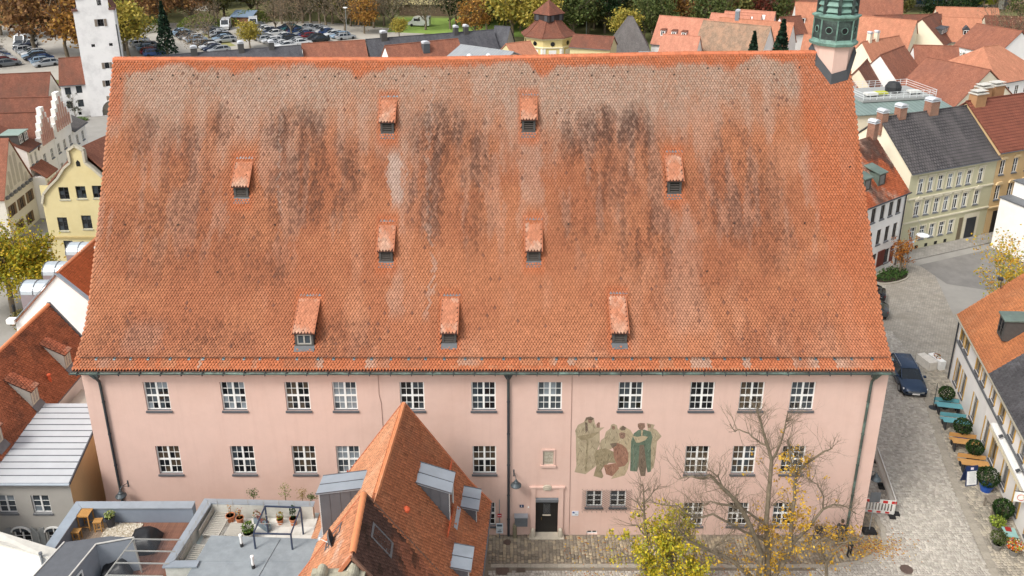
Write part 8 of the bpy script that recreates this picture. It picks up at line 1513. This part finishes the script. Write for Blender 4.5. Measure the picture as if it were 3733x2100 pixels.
def proto(key, cols, H=12.5, rx=4.6, rz=5.2, nc=70, per=34, size=.62, sig=.85, kind='leaf'):
    for v in range(2):
        mb = MB(); tips = []; th = max(2.0, H - rz * 1.75)
        if kind == 'conifer':
            mb.tube([(0, 0, 0), (0, 0, H)], [.3, .04], 7); P = []
            for z in np.linspace(1.2, H, 34):
                r = (H - z) / H * rx + .15; q = NR.uniform(0, 6.28, 46); rr_ = r * np.sqrt(NR.uniform(.1, 1, 46)); P.append(np.stack([rr_ * np.cos(q), rr_ * np.sin(q), z - rr_ * .25 + NR.normal(0, .12, 46)], 1))
            P = np.concatenate(P)
        else:
            mb.tube([(0, 0, 0), (R.uniform(-.2, .2), R.uniform(-.2, .2), th * .6), (0, 0, th)], [.32, .24, .2], 7, caps=False)
            for k in range(6): a_ = k * 1.05 + R.random(); grow(mb, (0, 0, th * R.uniform(.6, 1)), (math.cos(a_) * .8, math.sin(a_) * .8, .9), rz * 1.1, .14, 2 if kind == 'bare' else 1, tips, .3, 4, .7, 3)
            P = crown_pts(nc, per, rx, rz, H - rz, sig)
            if kind == 'bare': P = np.concatenate([P[::2], np.array([tuple(q) for q in tips]) + NR.normal(0, .25, (len(tips), 3))])
        lc = leaf_cloud('crown', P, size, cols, None, var=.22); cm = lc.data; bpy.data.objects.remove(lc)
        PROTO[(key, v)] = (mb.mesh('trunk', BARK, smooth=True), cm)
proto('green', ['566338', '48562e', '646e3c', '6e7444']); proto('dark', ['25381f', '2d4225', '1e301c', '35492a'], H=14.5, rx=5.2, rz=6.6, nc=90); proto('olive', ['6d6a38', '5c5d33', '7b7440', '4f5530']); proto('rust', ['8f6a45', '7f5c3e', '9c7848', '6f5238'])
proto('orange', ['a87c3c', '986c38', 'b08a42', '846038']); proto('yellow', ['aa9a44', '9c8c40', '8a8840', 'b8a550'], H=10, rx=3.6, rz=3.8); proto('bare', ['8a755c', '7a6852', '978066', '6a5a48'], size=.34, sig=.95, kind='bare', nc=50, per=36); proto('greybare', ['6f6a58', '7d735f', '5f5d4c', '85795f'], size=.4, sig=.95, kind='bare', nc=56, per=36)
proto('conifer', ['24392a', '1c2f22', '2f4733', '182a1e'], H=11, rx=2.6, size=.6, kind='conifer'); proto('red', ['7a3c30', '6a332c', '8a4a38', '5f4038'])
TN = dict(green='leafy green', dark='dark evergreen-looking', olive='olive green', rust='rust brown autumn', orange='orange gold autumn', yellow='yellow autumn', bare='almost bare brown', greybare='almost bare grey', conifer='dark conifer', red='reddish autumn')
def tree(kind, x, y, s, label, z=0, group='trees of the wood behind the town'):
    v = R.randrange(2); tm, cm = PROTO[(kind, v)]; t = thing('conifer_tree' if kind == 'conifer' else 'autumn_tree', label, 'tree', (x, y, z), R.uniform(0, 6.28), group); q = s * R.uniform(.92, 1.08); t.scale = (s * R.uniform(.92, 1.08), s * R.uniform(.92, 1.08), q); place('trunk', tm, t); place('crown', cm, t); return t
def pick(x, row):
    u = 1866 + x / (.0751 + .004 * row); g = R.random()
    for lim, ks in ((130, 'green green dark olive'), (330, 'rust orange green'), (560, 'green olive greybare'), (740, 'rust orange olive'), (960, 'dark olive green greybare'), (1150, 'bare olive rust yellow'), (1420, 'greybare bare olive yellow'), (1560, 'orange rust bare'), (1860, 'dark dark green'), (2060, 'green dark yellow'), (2260, 'dark dark olive'), (2520, 'olive green rust'), (2760, 'green rust red green'), (3000, 'dark yellow orange green'), (3300, 'dark olive'), (9000, 'dark olive green')):
        if u < lim: ks = ks.split(); return ks[int(g * len(ks))]
for row, (y0, x0, x1, st, sc) in enumerate(((180, -132, 74, 6.4, 1.1), (191, -136, 100, 6.4, 1.2), (203, -146, 150, 6.8, 1.25), (217, -158, 160, 7.4, 1.35), (234, -165, 170, 8.5, 1.45))):
    k = 0; x = x0
    while x < x1:
        if not ((row < 2 and (-33 < x < -14 or -89 < x < -80)) or (row == 2 and (-33 < x < -15 or -90 < x < -78)) or (row == 0 and -75 < x < -57) or (row < 2 and x > 70)):
            kd = pick(x, row); tree(kd, x + R.uniform(-2, 2), y0 + R.uniform(-4, 4), sc * R.uniform(.88, 1.12), f"{TN[kd]} tree, {ORD[k]} from the left in {('the front', 'the second', 'the third', 'the fourth', 'the rearmost')[row]} row of the wood"); k += 1
        x += st * R.uniform(.85, 1.15)
NEAR = [('rust', -100, 141, 1.55, 'tall rust tree left of the white tower'), ('rust', -92, 138, 1.3, 'rust tree directly left of the white tower'), ('orange', -86.5, 135, 1.15, 'orange tree touching the left side of the white tower'), ('yellow', -79.5, 138.5, 1.15, 'yellow tree touching the right side of the white tower'), ('yellow', -83, 145, 1.0, 'yellow tree behind the right side of the white tower'), ('conifer', -71.8, 139.5, 1.0, 'dark spruce standing in the car park'), ('bare', -65.5, 138, .6, 'small bare tree right of the spruce in the car park'), ('bare', -103, 127, .75, 'bare tree in the car park at the left edge'),
 ('rust', -79, 176, 1.0, 'rust tree at the back edge of the car park'), ('bare', -70, 160, .75, 'bare brown tree in the middle of the car park'), ('yellow', -57, 148, .6, 'yellowish bushy tree between the car rows'), ('bare', -56, 166, .8, 'bare tree left of the rightmost car row'), ('bare', -51, 161, .8, 'bare tree between the rightmost car rows'), ('greybare', -46, 176, 1.0, 'grey leafless tree behind the rightmost car row'), ('bare', -40, 168, .9, 'bare brown tree at the right end of the car park'), ('orange', -35, 166, .7, 'golden tree behind the tall lamp post'), ('greybare', -29, 170, 1.0, 'grey leafless tree right of the tall lamp post'), ('greybare', -21, 171, .95, 'grey leafless tree left of the camper van'), ('bare', -30, 180, 1.0, 'bare tree left of the flat yellow building'), ('bare', -15, 172, .9, 'bare tree on the lawn right of the camper van'), ('yellow', -26, 160, .45, 'bright yellow shrub behind the slate roofs'),
 ('dark', -10, 182, 1.05, 'big dark tree right of the flat yellow building'), ('dark', -1, 186, 1.1, 'big dark tree left of the golden trees'), ('orange', -8.5, 158, .75, 'golden brown tree behind the pale metal roof'), ('yellow', 0, 156, 1.35, 'large yellow green tree left of the pavilion roof'), ('yellow', 6, 152, 1.1, 'yellow green tree just left of the lantern'), ('green', 14, 160, 1.1, 'yellow green tree right behind the lantern'), ('dark', 20, 172, 1.0, 'dark tree right of the pavilion lamp post'), ('yellow', 25, 152, .85, 'yellow tree behind the pavilion wing'), ('olive', 30, 168, 1.0, 'olive tree above the grey hip roof'), ('orange', 36, 165, .9, 'orange brown tree above the salmon roof'), ('green', 41, 172, .95, 'green tree above the salmon roof with dormers'), ('red', 48, 172, .8, 'reddish tree above the row of skylit roofs'), ('green', 55, 176, .9, 'green tree above the skylit roofs'), ('yellow', 61, 176, 1.0, 'yellow tree left of the cream gable'), ('conifer', 66, 176, .9, 'slim dark conifer left of the cream gable'),
 ('green', 30, 156, .8, 'green tree just above the grey hip roof'), ('dark', 12, 175, 1.1, 'dark tree above the pavilion lantern'), ('dark', 26, 176, 1.15, 'dark tree right of the pavilion lamp head'), ('olive', -2, 172, 1.0, 'olive tree above the golden tree'), ('dark', -14, 178, 1.1, 'dark tree beside the flat yellow building'), ('greybare', -38, 178, 1.1, 'grey leafless tree above the lamp post'), ('greybare', -53, 181, 1.1, 'grey leafless tree above the rightmost car rows'), ('olive', 18, 164, .8, 'olive tree behind the pavilion wing'), ('green', 34, 158, .8, 'green tree above the salmon roof edge'), ('rust', 44, 164, .8, 'rust tree above the skylit roofs'),
 ('conifer', 43.0, 113.5, .92, 'dark evergreen left of its twin behind the ridge'), ('conifer', 48.2, 114.5, 1.1, 'taller dark evergreen right of its twin behind the ridge'), ('bare', 103, 139, 1.0, 'bare brown tree in the gardens at the right edge'), ('bare', 99, 134, .8, 'smaller bare tree in the gardens at the right'), ('green', 93, 124, .5, 'round green garden tree left of the bare brown trees'), ('yellow', 88, 122, .5, 'yellow green garden bush beside the cream house'), ('dark', 84, 117, .4, 'dark green garden bush below the cream house'), ('dark', 104, 172, .9, 'dark tree in front of the painted wall'), ('olive', 95, 176, .9, 'olive tree left of the painted wall'), ('dark', 117, 186, .8, 'dark tree below the painted wall'), ('green', 128, 180, .8, 'green tree right of the painted wall'), ('dark', 86, 178, 1.0, 'dark tree above the brick hall')]
for kd, x, y, s, lb in NEAR: tree(kd, x, y, s, lb, group='single trees around the old town')
BELT = [('dark', -6, 168), ('green', 2, 170), ('olive', 9, 166), ('dark', 16, 176), ('dark', 22, 166), ('olive', 28, 172), ('green', 33, 164), ('rust', 38, 168), ('green', 45, 158), ('olive', 51, 162), ('red', 56, 164), ('green', 62, 166), ('orange', 68, 172), ('dark', 74, 178), ('rust', -86, 173), ('olive', -74, 180), ('greybare', -58, 180), ('bare', -48, 178), ('olive', -40, 176), ('rust', -112, 160), ('green', -120, 164), ('dark', -128, 160), ('bare', -34, 174), ('greybare', -44, 184), ('olive', -60, 186), ('greybare', -50, 186)]
for k, (kd, x, y) in enumerate(BELT): tree(kd, x, y, R.uniform(.85, 1.05), f'{TN[kd]} tree, {ORD[k]} in the loose belt in front of the wood', group='trees of the loose belt')
for k, (x, y) in enumerate(((-88, 168), (-76, 172), (-66, 180))):
    t = thing('clipped_hedge', ('rounded green hedge at the left end of the car park', 'rounded green hedge beside the rust tree at the car park', 'rounded green hedge behind the small shed')[k], 'hedge', (x, y, 0), R.random(), 'hedges at the car park'); leaf_cloud('foliage', ball_pts(1500, 5.5, 2.6, 3.0, (0, 0, .6), .8), .5, ['6b7a38', '5a6c30', '7c8440'], t); m = MB(); m.tube([(0, 0, 0), (0, 0, 2)], .2, 6); m.build('stem', BARK, t)
# ---- yellow lime tree at the left edge
def hand_tree(name, label, base, limbs, twigs, leafcols, nleaf, lsize, zones, group=None, tw_len=1.0, r_tw=.02, lev=1, z_low=0):
    t = thing(name, label, 'tree', base, 0, group); mb = MB(); tips = []; B = Vector(base)
    for pts, r0, r1 in limbs:
        P = [Vector(p) - B for p in pts]; n = len(P); Q = [P[0]]
        for a_, b_ in zip(P, P[1:]): Q += [(a_ + b_) / 2 + Vector((R.uniform(-.05, .05), R.uniform(-.05, .05), R.uniform(-.05, .05))), b_]
        mb.tube(Q, [r0 + (r1 - r0) * i / (len(Q) - 1) for i in range(len(Q))], 8, caps=False); L = sum((b_ - a_).length for a_, b_ in zip(Q, Q[1:]))
        for k in range(int(L * twigs)):
            i = R.randrange(1, len(Q)); q = Q[i - 1].lerp(Q[i], R.random()); d = (Q[i] - Q[i - 1]).normalized(); s = Matrix.Rotation(R.uniform(0, 6.28), 3, d) @ d.orthogonal().normalized(); grow(mb, q, d * .5 + s + Vector((0, 0, .5)), tw_len * R.uniform(.5, 1.3), r_tw * R.uniform(.7, 1.3), lev, tips, .25, 4, .8, 3)
    mb.build('trunk', BARK, t, smooth=True)
    T = np.array([tuple(q) for q in tips]); P = []
    if len(T):
        for c, rr_, w in zones:
            d = np.linalg.norm((T - (np.array(c) - np.array(base))) / np.array(rr_), axis=1); sel = T[d < 1]
            if len(sel): nn_ = int(nleaf * w); cs_ = sel[NR.integers(0, len(sel), max(2, nn_ // 9))]; P.append(cs_[NR.integers(0, len(cs_), nn_)] + NR.normal(0, .12, (nn_, 3)))
    if P: leaf_cloud('crown', np.concatenate(P), lsize, leafcols, t, up=.2, var=.2)
    return t
YEL = ['cfa532', 'bf922c', 'd8b444', 'ad8a32', 'c9a03a']; YG = ['c4b53a', 'a9a834', 'd6c23e', '93993a', 'ccb02f']
t = thing('lime_tree', 'yellow green tree at the left edge in front of the yellow house', 'tree', (-44.0, 27.4, 0)); mb = MB(); tips = []
mb.tube([(0, 0, 0), (.1, 0, 2.2), (0, .1, 4)], [.26, .2, .16], 8, caps=False)
for k in range(8): a_ = k * .8 + R.random(); grow(mb, (0, 0, 2.0 + k * .25), (math.cos(a_), math.sin(a_), 1.0), 3.0, .11, 2, tips, .3, 5, .75, 3)
mb.build('trunk', BARK, t, smooth=True); T = np.array([tuple(q) for q in tips]); lo = T[T[:, 2] < 6.3]; P = np.concatenate([lo[NR.integers(0, len(lo), 5200)] + NR.normal(0, .38, (5200, 3)), T[NR.integers(0, len(T), 900)] + NR.normal(0, .3, (900, 3)), crown_pts(46, 90, 3.6, 1.9, 3.9, .6)]); leaf_cloud('crown', np.concatenate([P, P + NR.normal(0, .25, P.shape)]), .25, ['b5a52e', 'a39a30', 'c4b03a', '8f8f33', '7d852f', 'b8952c'], t, var=.22)
tb2 = thing('street_bush', 'olive brown bush at the foot of the left lime tree', 'bush', (-41.6, 24.5, 0)); leaf_cloud('foliage', ball_pts(900, 1.0, 1.0, .9, (0, 0, .9), .3), .16, ['7d7236', '6a6432', '8d7f3c', '54552a'], tb2); m = MB(); m.tube([(0, 0, 0), (0, 0, .8)], .06, 5); m.build('stem', BARK, tb2)
t = thing('bollard', 'dark street bollard beside the left lime tree', 'bollard', (-42.6, 25.4, 0)); m = MB(); m.lathe([(.14, 0), (.12, 1.6), (.15, 1.7), (.05, 1.85)], 10); m.build('post', DARKFRAME, t)
# ---- big bare tree with last yellow leaves, and the slim tree beside it
LB_ = {'A': [(13.4, -5.2, 0), (13.5, -5.1, 1.2), (13.4, -5.0, 2.6), (13.21, -5.0, 4.0), (13.04, -5.0, 5.09), (13.04, -4.8, 7.07), (13.06, -4.6, 8.79), (12.76, -4.5, 9.74), (12.37, -4.5, 10.82), (12.07, -4.4, 11.81)], 'A2': [(13.06, -4.6, 8.79), (13.36, -4.6, 9.68), (13.46, -4.7, 10.63), (13.49, -4.8, 11.82)], 'A3': [(12.72, -4.5, 9.61), (12.3, -4.3, 9.8), (11.89, -4.2, 10.13), (11.39, -4.1, 10.3), (11.26, -4.0, 10.06), (10.94, -4.0, 10.53)],
 'B': [(13.5, -5.1, 1.4), (14.1, -5.1, 2.6), (14.41, -5.2, 3.81), (14.22, -5.2, 5.99), (14.14, -5.2, 7.75), (14.11, -5.3, 8.45), (13.64, -5.4, 9.61), (13.42, -5.4, 10.61)], 'B2': [(14.15, -5.2, 8.37), (14.32, -5.3, 8.86), (14.78, -5.4, 9.47), (15.19, -5.6, 10.09), (15.53, -5.7, 10.37)], 'B3': [(14.18, -5.2, 6.34), (13.52, -5.0, 6.67), (13.26, -5.0, 6.32)],
 'C': [(13.4, -5.2, .8), (12.9, -5.2, 1.95), (12.85, -5.4, 3.63), (11.64, -5.7, 6.42), (10.92, -5.9, 7.56), (10.46, -6.0, 8.12), (9.63, -6.1, 9.08), (9.32, -6.1, 8.88), (8.73, -6.2, 9.09), (8.14, -6.2, 8.96)], 'C2': [(10.46, -6.0, 8.05), (10.06, -6.0, 8.87), (9.64, -6.0, 9.27)], 'C3': [(12.91, -5.0, 5.24), (11.96, -5.4, 6.23), (10.71, -5.8, 7.06), (9.79, -6.0, 7.44), (9.36, -6.0, 7.16), (9.22, -6.0, 6.74)],
 'D': [(13.4, -5.2, 1.0), (12.5, -5.3, 2.04), (11.37, -5.6, 3.3), (10.06, -5.9, 4.24), (8.78, -6.2, 5.23), (8.36, -6.4, 5.9), (8.08, -6.5, 6.55)], 'D2': [(10.06, -5.9, 4.24), (10.61, -5.8, 4.87), (11.17, -5.7, 5.28)], 'E': [(13.1, -5.0, 4.1), (12.65, -5.0, 4.36), (11.16, -5.6, 5.62), (9.96, -6.0, 6.67), (9.05, -6.1, 6.48), (8.19, -6.2, 7.33), (7.38, -6.3, 7.48), (6.7, -6.3, 7.82)], 'F': [(14.3, -5.2, 3.3), (15.58, -5.3, 4.05), (16.05, -5.4, 4.65), (16.52, -5.5, 4.38), (17.09, -5.5, 4.45)], 'G': [(14.4, -5.2, 4.0), (15.06, -5.4, 5.23), (15.57, -5.6, 6.61), (16.0, -5.7, 6.98), (16.7, -5.7, 6.84), (17.21, -5.7, 6.42)], 'I': [(15.57, -5.6, 6.61), (15.48, -5.7, 7.46), (15.01, -5.8, 8.3), (14.58, -5.8, 8.64)]}
RAD = dict(A=(.27, .04), A2=(.09, .03), A3=(.06, .02), B=(.18, .04), B2=(.1, .03), B3=(.05, .03), C=(.2, .03), C2=(.06, .025), C3=(.09, .02), D=(.15, .025), D2=(.06, .02), E=(.1, .02), F=(.1, .025), G=(.11, .02), I=(.06, .02))
for k in RAD: RAD[k] = (RAD[k][0] * .8, RAD[k][1] * .9)
hand_tree('plaza_tree', 'large nearly leafless tree with mossy limbs and last yellow leaves, bottom right', (13.4, -5.2, 0), [(LB_[k],) + RAD[k] for k in LB_], 8.0, YEL, 1500, .14, [((14.5, -5, 3.8), (2.2, 2, 2.2), .7), ((14.2, -5, 6.5), (.9, 1.5, 1.4), .28), ((14.0, -5, 9.0), (.9, 1.5, .9), .22), ((11, -5.5, 4.5), (3, 2, 1.5), .06), ((16.5, -5.5, 4), (1.5, 2, 1.2), .12), ((13, -5, 2.5), (3, 2, 1.2), .25), ((12.5, -5, 7), (4, 2, 4), .12)], 'bare trees in front of the pink building', .8, .016, 2)
hand_tree('plaza_tree', 'thin sapling-like tree with bare leaning branches, right of the large bare tree', (16.4, -5.2, 0), [([(16.4, -5.2, 0), (16.46, -5.2, 1.95), (16.3, -5.3, 2.94), (16.57, -5.4, 3.77), (17.08, -5.5, 4.52), (17.76, -5.5, 4.6)], .11, .025), ([(16.3, -5.3, 2.94), (16.0, -5.3, 3.6), (15.7, -5.3, 4.6)], .06, .02)], 5.0, YEL, 160, .15, [((17, -5.4, 3.8), (1.6, 2, 1.4), 1)], 'bare trees in front of the pink building', .8, .016)
hand_tree('plaza_tree', 'slim tree with bare top in front of the painted figures', (7.2, -5.0, 0), [([(7.2, -5, 0), (7.17, -5.0, 1.67), (7.03, -5.0, 3.03), (6.86, -5.0, 5.09), (6.69, -5.0, 6.67), (6.6, -5.0, 7.6)], .13, .02), ([(6.8, -5.0, 5.82), (6.38, -5.0, 6.53), (6.02, -5.0, 6.81)], .04, .015), ([(6.93, -5.0, 4.36), (6.44, -5.1, 5.18), (5.83, -5.2, 5.41)], .05, .015), ([(6.73, -5.0, 6.53), (7.17, -4.9, 7.15), (7.51, -4.8, 7.49)], .04, .015), ([(7.1, -5, 2.4), (6.3, -5.2, 3.2), (5.6, -5.2, 3.6)], .06, .015), ([(7.1, -5, 3.0), (7.8, -4.9, 4.0), (8.2, -4.9, 5.0)], .06, .02)], 6.5, YG, 1150, .15, [((6.6, -5, 3.8), (1.7, 2, 1.6), .75), ((6.9, -5, 5.6), (.9, 2, .8), .25), ((6.4, -5, 2.2), (1.6, 2, 1.3), .5)], 'bare trees in front of the pink building', .9, .015)
hand_tree('plaza_tree', 'dense low yellow green tree left of the large bare tree', (8.6, -5.4, 0), [([(8.6, -5.4, 0), (8.5, -5.4, 2.0), (8.3, -5.3, 4.0), (8.2, -5.2, 5.8)], .12, .03), ([(8.5, -5.4, 1.8), (9.3, -5.5, 2.6), (9.9, -5.5, 3.2)], .07, .02), ([(8.4, -5.4, 2.6), (7.7, -5.4, 3.4), (7.4, -5.4, 4.4)], .06, .02), ([(8.3, -5.3, 3.6), (8.9, -5.2, 4.6), (9.1, -5.1, 5.4)], .05, .02), ([(8.5, -5.4, 1.4), (7.6, -5.6, 1.9), (6.9, -5.6, 2.4)], .06, .02)], 10.0, YG, 5200, .15, [((8.3, -5.3, 5.2), (1.1, 2, 1.2), .3), ((8.5, -5.4, 3.4), (1.9, 2, 1.6), .45), ((8.6, -5.4, 1.9), (2.4, 2, 1.1), .45)], 'bare trees in front of the pink building', .85, .015)
# ---- small trees on the right
hand_tree('street_tree', 'small round tree with russet leaves on the planting island', (37.2, 34.75, 0), [([(37.2, 34.75, 0), (37.2, 34.75, 2.2), (37.25, 34.7, 2.8)], .07, .05)], 14, ['b5762c', 'a35f28', 'c4883a', '8d552a'], 1500, .15, [((37.2, 34.75, 3), (2.5, 2.5, 2), 1)], None, 1.0, .02)
tb3 = thing('bamboo_tree', 'airy yellow feathery tree rising behind the orange restaurant roof', 'tree', (41.9, 23.6, 0)); mb = MB(); tips = []
for k in range(16): a_ = k * .42; grow(mb, (math.cos(a_) * .3, math.sin(a_) * .3, 0), (math.cos(a_) * .45, math.sin(a_) * .45, 1.6), 5.0, .05, 1, tips, .05, 4, .5, 4)
mb.build('trunk', mat('bamboo_cane', '8a8a4a', rough=.7), tb3); T = np.array([tuple(q) for q in tips]); leaf_cloud('crown', np.concatenate([T[NR.integers(0, len(T), 3600)] + NR.normal(0, .35, (3600, 3)), crown_pts(22, 60, 2.6, 1.8, 3.6, .5)]), .22, ['c9a63a', 'b8962f', 'd6b84a', '9a9a42', 'c48f2c'], tb3, var=.2)
hand_tree('young_tree', 'thin young tree in front of the white tower annex', (-68.3, 91.0, 0), [([(-68.3, 91, 0), (-68.3, 91, 3.2)], .05, .02)], 8, ['5a5f52', '6a6a58'], 200, .25, [((-68.3, 91, 2.6), (2, 2, 1.6), 1)], None, .8, .02)
tg = thing('grass_bed', 'small planted strip at the foot of the white tower annex', 'flower bed', (-67.5, 89.9, 0)); leaf_cloud('foliage', np.stack([NR.uniform(-1.6, 1.6, 500), NR.uniform(-.4, .4, 500), NR.uniform(0, .5, 500)], 1), .25, ['5f7a3d', '6f8a48', '4d6a35'], tg); MB().box(-1.7, 1.7, -.5, .5, -.01, .06).build('kerb', SLAB, tg)
t = thing('no_parking_sign', 'round sign on a pole at the planting island', 'road sign', (38.4, 36.0, 0), rad(15)); m = MB(); m.tube([(0, 0, 0), (0, 0, 3.1)], .035, 6); m.build('pole', MATS['galvanised'], t); MB().box(-.36, .36, -.03, 0, 2.4, 3.1).build('plate', MATS['sign_white'], t); m = MB(); [m.bar((.24 * math.cos(q), -.04, 2.75 + .24 * math.sin(q)), (.24 * math.cos(q + .45), -.04, 2.75 + .24 * math.sin(q + .45)), .05, .01) for q in np.arange(0, 6.28, .45)]; m.bar((-.17, -.045, 2.58), (.17, -.045, 2.92), .05, .01); m.build('ring', mat('sign_blue', '5a6f9a', rough=.5), t)
t = thing('wire_lamp', 'white street lamp hanging from a wire across the street', 'street lamp', (37.4, 32.0, 5.4), rad(20)); m = MB(); m.lathe([(.05, .25), (.2, .2), (.55, .05), (.55, 0), (.3, -.05)], 14); m.build('lantern', mat('lamp_white', 'dfe2e2', rough=.4), t); m = MB(); m.tube([(0, 0, .25), (0, 0, .45)], .02, 5); m.tube([(-8, -4.5, 1.6), (0, 0, .45), (4, 7, 1.4)], .015, 4); m.build('wire', MATS['galvanised'], t)

n = 900; q = NR.normal(0, 1, (n, 2)) * np.array([1.1, .5]) + np.array([20.6, -1.0]); q2 = np.stack([NR.uniform(3, 19, 700), NR.uniform(-3.4, -.2, 700)], 1); q = np.concatenate([q, q2]); fl_ = leaf_cloud('fallen_leaves', np.stack([q[:, 0], q[:, 1], 0 * q[:, 0] + .035], 1), .1, ['b5763f', 'c49a3a', '9a5f38', 'd0ab45'], None, up=6.0); tag(fl_, 'scattered fallen leaves on the pavement before the pink building', 'leaves', kind='stuff')
